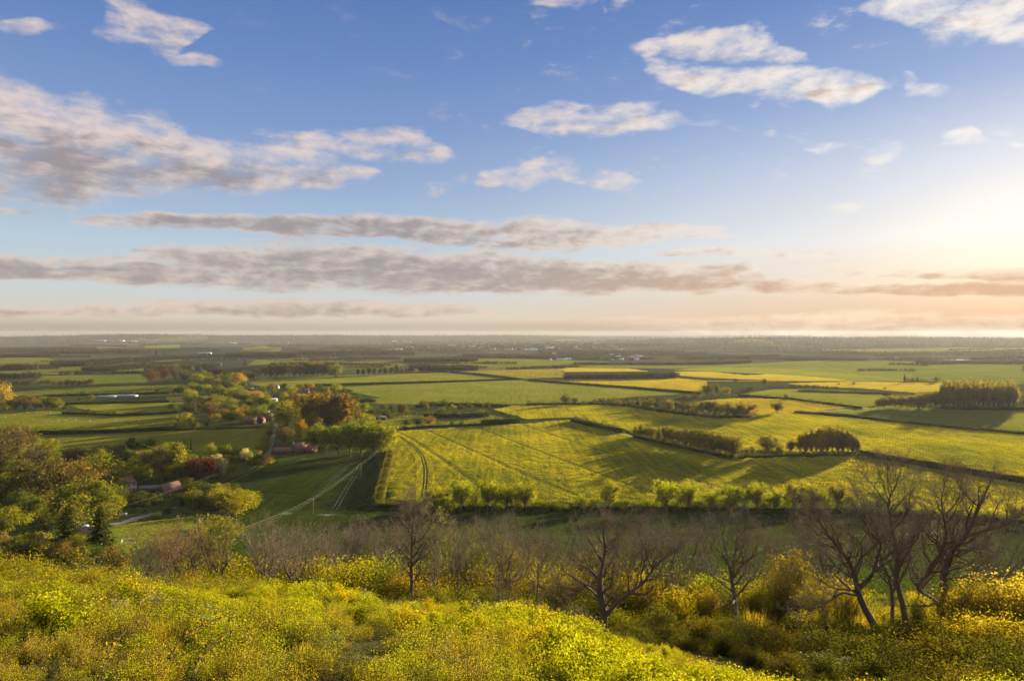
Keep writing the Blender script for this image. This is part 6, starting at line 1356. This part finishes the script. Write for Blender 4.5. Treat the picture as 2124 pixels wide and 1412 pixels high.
# ---- larger shrubs one can tell apart
SHR = [lib_shrub(91), lib_shrub(92, 70, 9000, .026, 1.4), lib_shrub(93, 50, 6500, .034, .95), lib_shrub(94, 64, 8000, .024, 1.2)]
LIB['bigshrub'] = SHR; NAMES['bigshrub'] = 'shrub'
def shrub_at(px, d, top, col, label, wf=1.0, group=None, var=None):
    x, y, z = PD(px, d); h = (H-(top-EY)/F*d)-z
    if h < .5: return
    put_tree('bigshrub', (x, y, z-.1), h+.1, col, label, 'shrub', group, wf*min(1.6, max(1.0, 3.2/h)), var)
YG = (0.125, 0.145, 0.014); YO = (0.128, 0.135, 0.016); DG = (0.080, 0.095, 0.014); SHADE_DK = (0.045, 0.055, 0.014); GB = (0.165, 0.165, 0.036); OL = (0.105, 0.095, 0.018)
for px, d, top, c, lb, w in ((-30,52,1150,YG,'yellow green shrub cut by the left edge below the domed tree',1.0),(45,54,1146,YG,'tall yellow green shrub at the left below the brown roof',1.0),(95,50,1166,YO,'yellow shrub second from the left on the slope crest',1.0),(150,56,1172,YG,'green shrub below the left fir on the slope crest',1.1),(205,52,1165,YO,'bright rounded shrub below the right fir',1.0),(262,58,1176,YG,'shrub between the right fir and the round budding tree',1.0),(300,48,1192,YG,'low shrub left of the round budding tree foot',1.1),
        (225,36,1196,YG,'shrub with dark hollow before it on the left slope',1.0),(120,38,1196,OL,'dull shrub with dark hollow before it near the left edge',1.1),(330,40,1214,YG,'shrub at the foot of the round budding tree',1.1),(400,42,1196,YO,'bright bushy shrub right of the round budding tree foot',1.1),(455,40,1200,YG,'upright shrub on the crest below the leafing tree',1.0),(510,42,1196,YG,'tallest sprig shrub on the crest left of the ivy tree',1.0),(560,40,1206,YG,'shrub on the crest just left of the ivy tree',1.0),(620,38,1222,YG,'low shrub on the crest in front of the ivy tree',1.2),(700,36,1228,YG,'low spiky shrub on the crest in front of the dark bank',1.0),(740,40,1226,YG,'second low spiky shrub before the dark bank',.9),
        (680,84,1152,YG,'big shrub with sunlit top left in the bank behind the crest',1.2),(735,88,1160,DG,'big dark sided shrub in the middle of the bank behind the crest',1.3),(790,92,1166,DG,'dark sided shrub at the right of the bank behind the crest',1.2),(640,92,1172,DG,'dark sided shrub at the left of the bank behind the crest',1.1),(835,86,1176,OL,'olive shrub at the foot of the slender dark tree',1.1),(590,98,1160,OL,'olive shrub behind the ivy tree',1.1),(520,92,1168,YG,'shrub behind the crest left of the ivy tree',1.1),(430,88,1166,YG,'shrub behind the leafing tree',1.1),(380,84,1150,YG,'shrub right of the round budding tree',1.0),(480,100,1150,OL,'dull shrub behind the crest shrubs in the middle left',1.0),
        (962,56,1212,YG,'round yellow green bush left of the pale slender trunks',1.0),(1012,50,1256,DG,'small round bush below the pale slender trunk',1.0),(905,90,1185,OL,'olive shrub right of the slender dark tree',1.1),(985,96,1180,OL,'olive shrub behind the pale slender trunks, left',1.2),(1065,92,1172,OL,'olive shrub behind the pale slender trunks, middle',1.2),(1130,90,1178,YO,'golden shrub behind the pale slender trunks, right',1.2),(1190,84,1190,OL,'olive shrub left behind the great spreading bare tree',1.1),
        (1290,82,1186,YO,'golden shrub seen under the right fork of the great bare tree',1.1),(1345,78,1200,OL,'olive shrub right of the great bare tree',1.1),(1410,76,1208,YO,'golden shrub between the two spreading bare trees',1.1),(1465,72,1212,OL,'olive shrub left of the second spreading bare tree',1.0),(1560,70,1208,YO,'golden shrub right of the second spreading bare tree',1.0),(1610,74,1190,OL,'olive shrub left of the golden leafed tree',1.0),(1650,76,1150,(0.140,0.148,0.016),'yellow leafed small tree among the gnarled limbs',.9),(1700,68,1212,YO,'golden shrub under the long low branch',1.1),(1755,64,1206,OL,'shrub between the low branch and the leaning trunk',1.0),
        (1905,60,1222,YO,'golden shrub between the leaning trunk and the twisted one',1.0),(1985,44,1206,GB,'large pale gold shrub left of a pair at the right edge',1.1),(2050,42,1190,GB,'largest pale gold shrub at the right edge',1.15),(2108,40,1184,GB,'pale gold shrub cut by the right edge',1.1),(2170,38,1184,GB,'pale gold shrub just outside the right edge',1.1),(2020,34,1262,YO,'yellow shrub in front of the large pale gold ones',1.1),(2090,32,1268,YO,'yellow shrub at the right edge in front of the pale gold ones',1.1)):
    shrub_at(px, d, top, c, lb, w)
for i, (px, d, top) in enumerate(((-20,44,1182),(20,46,1176),(70,44,1188),(118,46,1184),(170,45,1192),(215,46,1188),(255,42,1200),(300,44,1204),(350,40,1218),(385,46,1208),(430,44,1212),(480,44,1208),(530,44,1212),(585,42,1218),(640,42,1226),(690,42,1230),(760,40,1240),(20,36,1206),(80,34,1214),(160,34,1212),(250,33,1222),(340,33,1232),(420,34,1228),(500,34,1226),(580,34,1232),(660,34,1240),(800,38,1246),(860,40,1252),(930,42,1258),(10,60,1150),(60,62,1156),(120,64,1168),(180,62,1176),(240,64,1182),(400,60,1190),(490,60,1188),(550,60,1196))):
    shrub_at(px, d, top, (YG, DG, YO, YG, OL)[i % 5], 'rounded yellow green shrub in the thicket along the slope crest on the left', 1.35, 'thicket along the left crest')
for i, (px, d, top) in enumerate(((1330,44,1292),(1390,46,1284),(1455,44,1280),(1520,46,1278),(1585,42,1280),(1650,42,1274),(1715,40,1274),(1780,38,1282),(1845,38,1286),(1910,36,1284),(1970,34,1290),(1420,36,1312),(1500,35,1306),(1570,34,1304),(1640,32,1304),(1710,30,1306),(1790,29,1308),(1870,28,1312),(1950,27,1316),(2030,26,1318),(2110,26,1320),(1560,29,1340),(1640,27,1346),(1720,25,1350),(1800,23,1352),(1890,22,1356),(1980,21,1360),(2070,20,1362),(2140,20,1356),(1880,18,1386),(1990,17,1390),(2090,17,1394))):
    shrub_at(px, d, top, (SHADE_DK, (0.032,0.040,0.010), (0.060,0.058,0.012), SHADE_DK)[i % 4], 'olive shrub darkened in colour for the shade of the thicket below the gnarled trees', 1.15, 'shaded thicket on the right')  # shade under the trees is put into these leaf colours
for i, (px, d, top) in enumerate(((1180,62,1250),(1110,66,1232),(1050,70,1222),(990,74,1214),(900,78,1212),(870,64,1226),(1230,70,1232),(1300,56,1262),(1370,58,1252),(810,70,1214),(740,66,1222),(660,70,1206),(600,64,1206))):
    shrub_at(px, d, top, (SHADE_DK, DG, SHADE_DK)[i % 3], 'shrub darkened in colour for the shade of the hollow behind the crest', 1.3, 'shaded hollow behind the crest')  # the hollow's shade is put into these leaf colours
for i, (px, d, top) in enumerate(((470,98,1138),(525,104,1146),(575,96,1150),(660,104,1146),(715,100,1148),(770,104,1152),(880,100,1150),(930,96,1160),(1010,102,1150),(1045,98,1160),(1100,102,1152),(1160,98,1160),(1215,94,1166),(1270,94,1160),(1330,90,1166),(1385,88,1172),(1440,86,1178),(1500,84,1180),(1590,82,1176),(1680,80,1180),(1740,78,1186))):
    shrub_at(px, d, top, (YG, (0.10,0.125,0.014), YO, DG)[i % 4], 'green bush between the bare trees of the belt at the hill foot', 1.25, 'green bushes between the bare trees')
# ---- white umbels in loose patches
def parsley():
    rng = np.random.default_rng(15); pts = []
    for px, d, n in ((1690,26,3),(1725,25,3),(1750,24,3),(1975,22,3),(2012,22,2),(660,31,2),(985,24,2),(1010,26,3),(330,13,3),(290,13,2),(415,11,3),(250,12,2),(840,17,2),(1210,24,2),(760,24,2),(1960,26,3)):
        for _ in range(n):
            x, y, z = PD(px+rng.normal()*16, d*(1+rng.normal()*.03)); pts.append((x, y, z-.02))
    pts = np.array(pts); n = len(pts); hh = np.interp(pts[:, 1], [10, 15, 24, 32], [.5, .65, .8, .9])
    instancer('cow_parsley', pts, rng.uniform(0, 6.28, n), hh*rng.uniform(.85, 1.15, n), np.zeros(n, int), [clump(70, 12, .95, .35, 160, .04, LEAFN['sprig_leaf'], .4, top=5)], label='white flowering umbels scattered in loose patches over the scrub')
parsley()
# ---- undergrowth down the slope
def under():
    rng = np.random.default_rng(6); n = 1500
    y = np.sqrt(rng.uniform(56**2, 150**2, n)); u = rng.uniform(-.95, .95, n); x = u*y
    s = rng.uniform(1.2, 2.3, n)
    instancer('undergrowth', np.column_stack([x, y, ground_z(x, y)]), rng.uniform(0, 6.28, n), s, rng.choice([0, 2, 4, 5, 8, 8], n), protos, label='tangled undergrowth on the steep slope below the crest')
under()
# ------------------------------------------------------------------ bare trees
def grow(limbs, seed, maxlev=4, rmin=.011, dens=1.1, up=.12, wander=.22, ratio=.58, twig_up=.0):
    """limbs: list of (points (n,3), r0, r1, level). Adds side branches down to twigs."""
    rng = random.Random(seed); out = []
    stack = list(limbs)
    while stack:
        P_, r0, r1, lev = stack.pop()
        P_ = np.asarray(P_, float); n = len(P_)
        seg = np.linalg.norm(np.diff(P_, axis=0), axis=1); S_ = np.r_[0, np.cumsum(seg)]; Ln = S_[-1]
        R_ = r0+(r1-r0)*(S_/max(Ln, 1e-6)); out.append((P_, R_, lev))
        if lev >= maxlev: continue
        gap = {0: .46, 1: .40, 2: .34, 3: .26}[lev]/dens
        s = Ln*(.32 if lev == 0 else .18); a = rng.uniform(0, 6.28)
        for q in range(3 if lev < 3 else 2):   # the tip forks on
            t = P_[-1]-P_[-2]; t /= np.linalg.norm(t)+1e-9; dd = t+np.array([rng.gauss(0, .42) for _ in range(3)]); L_ = {0: 1.5, 1: .9, 2: .55, 3: .35}[lev]*rng.uniform(.6, 1.1); q_ = [P_[-1]]
            for k in range(4):
                dd = dd+np.array([rng.gauss(0, wander), rng.gauss(0, wander), rng.gauss(0, wander)+up*.6]); dd /= np.linalg.norm(dd); q_.append(q_[-1]+dd*L_/4)
            stack.append((np.array(q_), min(R_[-1], L_*.02+.004), rmin*.4, max(lev+1, 2)))
        while s < Ln*1.0:
            i = min(int(np.searchsorted(S_, s))-1, n-2); i = max(i, 0); f = (s-S_[i])/max(seg[i], 1e-6)
            p = P_[i]*(1-f)+P_[i+1]*f; t = (P_[i+1]-P_[i])/max(seg[i], 1e-6); r = R_[i]*(1-f)+R_[i+1]*f
            a += 2.4+rng.uniform(-.5, .5)
            ref = np.array([0, 0, 1.]) if abs(t[2]) < .9 else np.array([1., 0, 0])
            A = np.cross(t, ref); A /= np.linalg.norm(A); B = np.cross(t, A)
            ang = rng.uniform(.55, 1.15)
            d = t*cos(ang)+(A*cos(a)+B*sin(a))*sin(ang)
            base = {0: .62, 1: .58, 2: .5, 3: .42}[lev]
            L_ = max(.12, (Ln-s)*base+{0: .9, 1: .45, 2: .25, 3: .12}[lev])*rng.uniform(.55, 1.1)
            L_ = min(L_, {0: 3.6, 1: 2.2, 2: 1.2, 3: .6}[lev])
            rr = max(rmin*.6, min(r*.75, L_*{0: .030, 1: .026}.get(lev, .020)+.003))
            m = 6 if lev < 2 else 4
            q = [p]; dd = d.copy()
            for k in range(m):
                dd = dd+np.array([rng.gauss(0, wander), rng.gauss(0, wander), rng.gauss(0, wander)+up*(1 if lev < 2 else .6)]); dd /= np.linalg.norm(dd); q.append(q[-1]+dd*L_/m)
            stack.append((np.array(q), rr, max(rmin*.35, rr*.3), lev+1))
            s += gap*rng.uniform(.6, 1.5)
    return out
def bare_mesh(limbs, seed, mat, leafcol=None, nleaf=0, lf=.05, **kw):
    br = grow(limbs, seed, **kw)
    big = [(p, r) for p, r, l in br if l <= 0]; mid = [(p, r) for p, r, l in br if 1 <= l <= 2]; fin = [(p, r) for p, r, l in br if l >= 3]
    v1, f1 = tubes(big, 8); v2, f2 = tubes(mid, 5); v3, f3 = tubes(fin, 3)
    trunk = mk_mesh('trunk', v1, [f1], [mat], smooth=True)
    brm = mk_mesh('branches', v2, [f2], [mat], smooth=True)
    tw = mk_mesh('twigs', v3, [f3], [TWIGM])
    lv = None
    if nleaf and fin:
        rng = np.random.default_rng(seed); k = rng.integers(0, len(fin), nleaf); C = np.array([fin[i][0][-1]*(t)+fin[i][0][0]*(1-t) for i, t in zip(k, rng.random(nleaf))])+rng.normal(size=(nleaf, 3))*.05
        V, Fq = leaves(C, lf, rng, None, .2); lv = mk_mesh('leaves', V, [Fq], [FOL], attr=rng.random(nleaf))
    return trunk, brm, tw, lv
TWIGM = bark_mat('twig_bark', (0.21, 0.160, 0.112))
def place_bare(meshes, pos, label, col=LIME, scale=1.0, rot=0.0, group=None, name='bare_tree'):
    root = bpy.data.objects.new(name, None); COL.objects.link(root); root.location = pos; root.scale = (scale,)*3; root.rotation_euler = (0, 0, rot); tag(root, label, 'tree', group)
    for nm, me in zip(('trunk', 'branches', 'twigs', 'leaves'), meshes):
        if me is None: continue
        o = link(nm, me, root)
        if nm == 'leaves': o.color = (*col, 1)
    return root
def traced(px0, py0, d, limbs, seed, label, ox, oy, sc, r0=.3, mat=BARK, base_drop=0.0, depth=.22, **kw):
    """limbs are given as pixel paths in an enlarged view (origin ox, oy; sc view pixels per photo pixel)"""
    x0, y0, z0 = PD(px0, d); rng = np.random.default_rng(seed); out = []
    zb = (py0-EY)/F*d     # drop of the visible foot below the eye
    for pts, ra, rb_ in limbs:
        Q = np.array([[((ox+a/sc)-px0)*d/F, (py0-(oy+b/sc))*d/F] for a, b in pts]); s = np.r_[0, np.cumsum(np.linalg.norm(np.diff(Q, axis=0), axis=1))]
        m = max(5, int(s[-1]/.3)); t = np.linspace(0, s[-1], m); X2 = np.interp(t, s, Q[:, 0]); Z2 = np.interp(t, s, Q[:, 1])
        for _k in range(2): X2[1:-1] = (X2[:-2]+2*X2[1:-1]+X2[2:])/4; Z2[1:-1] = (Z2[:-2]+2*Z2[1:-1]+Z2[2:])/4
        dirn = rng.choice([-1, 1])*rng.uniform(.4, 1.0)
        Y2 = dirn*depth*(t/max(s[-1], 1e-6))**1.3*s[-1]*(0 if ra >= r0*.95 else 1)+.04*np.cumsum(rng.normal(size=m))*.3
        Y2 -= Y2[0]
        out.append((np.column_stack([X2, Y2, Z2]), ra*.68, rb_*.7, 0))
    # join limbs to the nearest point of an earlier limb so nothing floats
    for k in range(1, len(out)):
        P_ = out[k][0]; best = min((float(np.linalg.norm(P_[0][[0, 2]]-q[[0, 2]])), tuple(q)) for o in out[:k] for q in o[0])
        if best[0] < 1.2: P_ += np.array([0, best[1][1]-P_[0][1], 0]); P_[0] = np.array(best[1])
    P0 = out[0][0]; foot = z0-(H-zb)
    out[0] = (np.vstack([[P0[0][0], P0[0][1], min(foot, 0)-.4], P0]), out[0][1]*1.25, out[0][2], 0)
    return place_bare(bare_mesh(out, seed, mat, **kw), (x0, y0, H-zb), label)
S8 = (1504, 900, 2.758); S7 = (1000, 900, 2.758); S6 = (500, 900, 2.758)
traced(1250, 1335, 56, [([(690,1200),(695,1100),(700,1040),(682,930),(672,830),(690,740),(708,650),(692,570),(700,500)], .44, .07), ([(700,1045),(760,970),(840,900),(920,840),(968,755),(1020,700),(1080,660),(1120,610)], .30, .05), ([(968,755),(930,680),(902,600),(880,540)], .12, .03),
    ([(675,900),(620,862),(560,858),(500,810),(440,760)], .14, .03), ([(672,950),(600,922),(540,890),(470,900),(395,850)], .13, .03), ([(685,1045),(620,1050),(585,1085)], .10, .03), ([(665,1030),(520,1020),(430,1010)], .06, .02), ([(690,740),(640,650),(600,590),(560,540)], .15, .03), ([(708,650),(760,590),(805,550)], .10, .03), ([(672,830),(610,760),(540,730),(480,660)], .13, .03), ([(700,700),(760,640),(780,560),(790,500)], .10, .03), ([(840,900),(830,800),(800,720),(760,660)], .12, .03), ([(920,840),(1000,800),(1080,800),(1140,860)], .11, .03)],
    301, 'great spreading bare tree with forked trunk standing on the near slope', *S7, r0=.44, dens=.9)
traced(1525, 1265, 62, [([(1447,1005),(1442,900),(1432,840),(1412,740),(1372,680),(1330,640),(1290,590)], .34, .04), ([(1436,840),(1450,720),(1470,600),(1490,510)], .20, .04), ([(1440,830),(1480,745),(1540,690),(1610,655)], .18, .03), ([(1430,850),(1370,820),(1300,802),(1260,790)], .11, .03), ([(1412,740),(1390,620),(1368,500)], .13, .03), ([(1450,760),(1500,660),(1560,560)], .12, .03), ([(1445,930),(1490,900),(1540,840),(1600,760),(1680,700)], .11, .03)],
    302, 'second spreading bare tree with several upright leaders right of the great one', *S7, r0=.34, dens=.9)
traced(1812, 1294, 52, [([(850,1088),(790,980),(757,900),(745,820),(715,730),(640,640),(580,560),(530,480),(498,400)], .36, .05), ([(760,895),(690,885),(600,870),(540,830),(480,790),(400,760)], .13, .03), ([(752,925),(660,895),(580,945),(510,975),(430,970),(345,962)], .16, .03), ([(745,830),(780,700),(760,600),(700,560),(600,500)], .12, .03), ([(715,730),(620,760),(520,750),(430,700)], .10, .03), ([(640,640),(560,640),(470,600)], .08, .03), ([(757,900),(830,820),(850,700),(870,600),(790,540),(750,470),(690,400),(650,350)], .17, .03)],
    303, 'leaning gnarled bare tree with a long low branch reaching left', *S8, r0=.36, dens=.9)
traced(1876, 1292, 54, [([(1032,1075),(1012,960),(982,860),(985,700),(962,580),(945,480),(928,400),(955,330),(990,260),(1012,190)], .30, .04), ([(928,400),(880,330),(832,262),(800,225)], .10, .03), ([(945,460),(1000,400),(1060,360),(1090,300)], .10, .03), ([(985,700),(1050,600),(1110,560),(1130,480)], .14, .03), ([(982,860),(900,780),(850,680)], .12, .03), ([(960,330),(930,260),(940,200)], .07, .02)],
    304, 'tall upright bare tree rising highest between the two gnarled ones', *S8, r0=.30, dens=.9)
traced(1848, 1298, 53, [([(955,1105),(957,950),(950,880),(930,800),(890,720),(860,620),(780,530),(745,470)], .20, .04), ([(950,880),(1000,800),(1010,700)], .10, .03), ([(930,800),(860,780),(800,720)], .09, .03)],
    305, 'thin straight bare trunk just left of the tall upright one', *S8, r0=.20, dens=.7)
traced(1956, 1264, 56, [([(1242,1002),(1258,930),(1246,830),(1266,740),(1302,665),(1372,590),(1422,500),(1452,420),(1502,330),(1532,255)], .50, .06), ([(1232,992),(1180,930),(1112,900),(1085,850),(1140,808),(1182,740),(1232,640),(1240,560),(1210,450),(1190,350),(1205,262)], .34, .04), ([(1302,665),(1400,660),(1480,640),(1560,690)], .17, .03), ([(1375,590),(1500,540),(1580,510),(1650,450),(1715,385)], .22, .03), ([(1192,982),(1120,985),(1040,992)], .15, .06), ([(1232,640),(1160,600),(1120,520),(1090,440),(1040,420)], .14, .03), ([(1452,420),(1400,360),(1360,300),(1340,230)], .13, .03), ([(1210,450),(1280,400),(1330,330),(1320,260)], .11, .03), ([(1266,740),(1340,720),(1420,760),(1500,780)], .13, .03), ([(1422,500),(1380,440),(1350,380)], .11, .03), ([(1140,808),(1060,820),(1000,780)], .12, .03)],
    306, 'twisted thick bare tree with a snaking left limb at the right of the group', *S8, r0=.50, dens=.95)
traced(853, 1248, 74, [([(975,962),(976,800),(975,700),(981,600),(986,500),(994,410),(1000,350)], .30, .04), ([(980,745),(1020,700),(1050,640),(1085,600)], .14, .03), ([(975,690),(930,640),(895,600)], .11, .03), ([(978,800),(925,755)], .07, .02), ([(985,560),(955,470),(930,430)], .08, .02), ([(985,800),(1065,790)], .05, .02), ([(990,480),(1030,420)], .06, .02)],
    307, 'slender dark tree with straight trunk and bushy pointed top standing alone', *S6, r0=.30, dens=1.0)
traced(1035, 1277, 60, [([(1478,1040),(1475,840),(1481,760),(1442,680),(1420,610)], .16, .03), ([(1478,790),(1502,660),(1492,570)], .09, .02), ([(1480,760),(1542,715),(1565,630)], .08, .02)], 308, 'thin bare tree with pale straight trunk and fan of leaders', *S6, r0=.16, dens=.9)
traced(1112, 1286, 58, [([(1690,1065),(1696,860),(1700,740),(1690,640)], .13, .02), ([(1697,800),(1740,700),(1760,620)], .06, .02), ([(1696,830),(1650,740),(1640,650)], .06, .02)], 309, 'thinnest bare tree with a long clean pole trunk', *S6, r0=.13, dens=.9)
traced(949, 1215, 78, [([(1240,880),(1240,750),(1245,650),(1230,560)], .15, .02), ([(1242,720),(1290,640),(1310,560)], .07, .02), ([(1241,740),(1190,660),(1180,580)], .07, .02)], 310, 'pale trunked bare tree standing above the round bush', *S6, r0=.15, dens=.9)
traced(902, 1210, 84, [([(1108,840),(1110,700),(1112,600),(1118,480)], .12, .02), ([(1110,660),(1150,600),(1165,520)], .06, .02), ([(1110,680),(1075,620),(1070,560)], .06, .02)], 311, 'thin tree with scattered yellow young leaves right of the slender dark one', *S6, r0=.12, dens=.9, nleaf=1500, lf=.16)
# shared crowns for the thin trees of the belt
def fan(seed, h, spread, n=5, trunk=.35):
    rng = np.random.default_rng(seed); out = []
    t0 = np.array([[0, 0, -.5], [rng.normal()*.06, rng.normal()*.06, h*trunk*.5], [rng.normal()*.1, rng.normal()*.1, h*trunk], [rng.normal()*.2, rng.normal()*.2, h*(trunk+.2)]]); out.append((t0, .018*h, .010*h, 0))
    for k in range(n):
        a = k*2*pi/n+rng.uniform(-.4, .4); tip = np.array([cos(a)*spread*rng.uniform(.5, 1), sin(a)*spread*rng.uniform(.5, 1), h*rng.uniform(.78, 1.0)])
        out.append((curve(t0[2]+(t0[3]-t0[2])*rng.random(), tip, rng, 8, .15, -.12), .010*h, .003*h, 0))
    return out
BELT = [bare_mesh(fan(401, 9, 2.6, 6), 401, BARKG, dens=.62, rmin=.007), bare_mesh(fan(402, 10, 2.2, 5, .42), 402, BARKG, dens=.62, rmin=.007), bare_mesh(fan(403, 8, 3.0, 7, .22), 403, BARK, dens=.62, rmin=.007)]
LEAFY = [bare_mesh(fan(404, 9, 3.0, 7, .2), 404, BARK, nleaf=3200, lf=.13, dens=.62), bare_mesh(fan(405, 9, 2.4, 6, .3), 405, BARK, nleaf=4200, lf=.15, dens=.62)]
def belt(px, d, top, label, kind=None, col=LIME, group=None, hs=None):
    x, y, z = PD(px, d); h = (H-(top-EY)/F*d)-z; i = rn_.randrange(3)
    src = LEAFY[kind] if kind is not None else BELT[i]
    hh = (9, 9)[kind] if kind is not None else (9, 10, 8)[i]
    place_bare(src, (x, y, z), label, col, h/hh, rn_.uniform(0, 6.28), group)
belt(330, 72, 1108, 'round crowned budding tree on the left of the crest', 0, (0.15,0.105,0.04)); belt(372, 78, 1118, 'smaller budding tree touching the round crowned one on its right', 0, (0.15,0.115,0.04))
belt(452, 82, 1096, 'tree with fresh yellow leaves right of the round budding pair', 1, YG); belt(420, 96, 1130, 'leafing tree behind the yellow leaved one', 1, OL)
belt(546, 88, 1100, 'bare tree left of the ivy clad one'); belt(640, 96, 1104, 'bare tree leaning right behind the ivy clad one'); belt(585, 104, 1112, 'thin bare tree behind the two left bare ones')
x, y, z = PD(612, 84.0); iv = place_bare(BELT[2], (x, y, z), 'bare topped tree with ivy wrapped dark trunk', LIME, ((H-(1108-EY)/F*84)-z)/8, 1.0)
_r = np.random.default_rng(5); _c = np.column_stack([_r.normal(size=2600)*.33, _r.normal(size=2600)*.33, _r.uniform(-.3, 3.6, 2600)]); _V, _F = leaves(_c, .13, _r, None, .2)
o = link('ivy', mk_mesh('ivy', _V, [_F], [FOL], attr=_r.random(2600)), iv); o.color = (0.014, 0.022, 0.008, 1); o['label'] = 'dark ivy round the trunk'
for px, d, top, lb in ((705,118,1098,'bare thicket tree at the left of the grey brown clump'),(735,122,1088,'bare thicket tree second in the grey brown clump'),(768,120,1096,'bare thicket tree in the middle of the grey brown clump'),(800,122,1086,'bare thicket tree right in the grey brown clump'),(828,116,1094,'bare thicket tree next to the slender dark tree')): belt(px, d, top, lb)
for i, (px, d, top) in enumerate(((985,104,1094),(1075,110,1104),(1215,96,1112),(1310,92,1092),(1400,92,1078),(1610,90,1088),(1720,88,1080),(1905,84,1070),(2080,74,1086))):
    belt(px, d, top, 'thin grey bare tree in the belt at the hill foot', None, group='bare belt at the hill foot')
for px, d, top, lb, c in ((1060,88,1140,'low golden leafed tree behind the pale trunks',YO),(960,100,1128,'yellow green leafing tree behind the pale trunks',YG),(1245,92,1150,'golden leafing tree behind the great bare tree',YO),(1640,78,1160,'yellow gold leafing tree left of the leaning gnarled tree',(0.175,0.150,0.014))): belt(px, d, top, lb, 1, c)
# ---- arching bramble stems close by
def bramble(pts, d0, d1, label, seed, lfc):
    rng = np.random.default_rng(seed); n = len(pts); W = []
    for k, (px, py) in enumerate(pts):
        d = d0+(d1-d0)*k/(n-1); W.append(((px-CX)/F*d, d, H-(py-EY)/F*d))
    W = np.array(W); t = np.linspace(0, 1, 26); W = np.column_stack([np.interp(t, np.linspace(0, 1, n), W[:, k]) for k in range(3)])
    for _k in range(3): W[1:-1] = (W[:-2]+2*W[1:-1]+W[2:])/4
    W[0, 2] = min(W[0, 2], gz(W[0, 0], W[0, 1])); b0 = W[0].copy(); L_ = W-b0
    root = bpy.data.objects.new('bramble_stem', None); COL.objects.link(root); root.location = b0; tag(root, label, 'bramble')
    sv, sf = tubes([(L_, np.linspace(.011, .004, 26))], 6); link('stem', mk_mesh('stem', sv, [sf], [STEM], smooth=True), root)
    c = []
    for k in range(6, 26):
        for q in range(rng.integers(2, 5)): c.append(L_[k]+rng.normal(size=3)*.045)
    c = np.array(c); V, Fq = leaves(c, .048, rng, None, .4, .7); o = link('leaves', mk_mesh('leaves', V, [Fq], [FOL], attr=rng.random(len(c))), root); o.color = (*lfc, 1)
bramble([(330,1420),(345,1372),(368,1334),(400,1306),(430,1290),(470,1276)], 7.6, 8.6, 'arching bramble stem with brownish leaves at the lower left', 1, (0.17, 0.12, 0.03))
bramble([(205,1415),(216,1375),(236,1333),(262,1306),(300,1284)], 8.0, 9.0, 'thinner arching bramble stem left of the brown leaved one', 2, (0.16, 0.14, 0.03))
bramble([(395,1412),(410,1370),(438,1336),(470,1312),(500,1300)], 8.0, 8.8, 'low arching bramble stem right of the brown leaved one', 3, (0.16, 0.14, 0.03))
# ------------------------------------------------------------------ haze: one closed box of even, thin air
def haze_box():
    x0, x1, y0, y1, z0, z1 = -19000, 19000, -400, 15600, -26, 165
    V = [(x, y, z) for z in (z0, z1) for y in (y0, y1) for x in (x0, x1)]
    Fc = [(0, 2, 3, 1), (4, 5, 7, 6), (0, 1, 5, 4), (2, 6, 7, 3), (0, 4, 6, 2), (1, 3, 7, 5)]
    b = MatB('haze_air')
    v = b.n('ShaderNodeVolumePrincipled')
    v.inputs['Color'].default_value = (0.90, 0.92, 1.0, 1); v.inputs['Density'].default_value = HAZE_DENSITY
    v.inputs['Anisotropy'].default_value = HAZE_ANISO
    b.l(v.outputs[0], b.out.inputs['Volume'])
    o = link('haze', mk_mesh('haze', V, Fc, [b.m])); tag(o, kind='stuff')
HAZE_DENSITY = 1.75e-5; HAZE_ANISO = 0.26
haze_box()
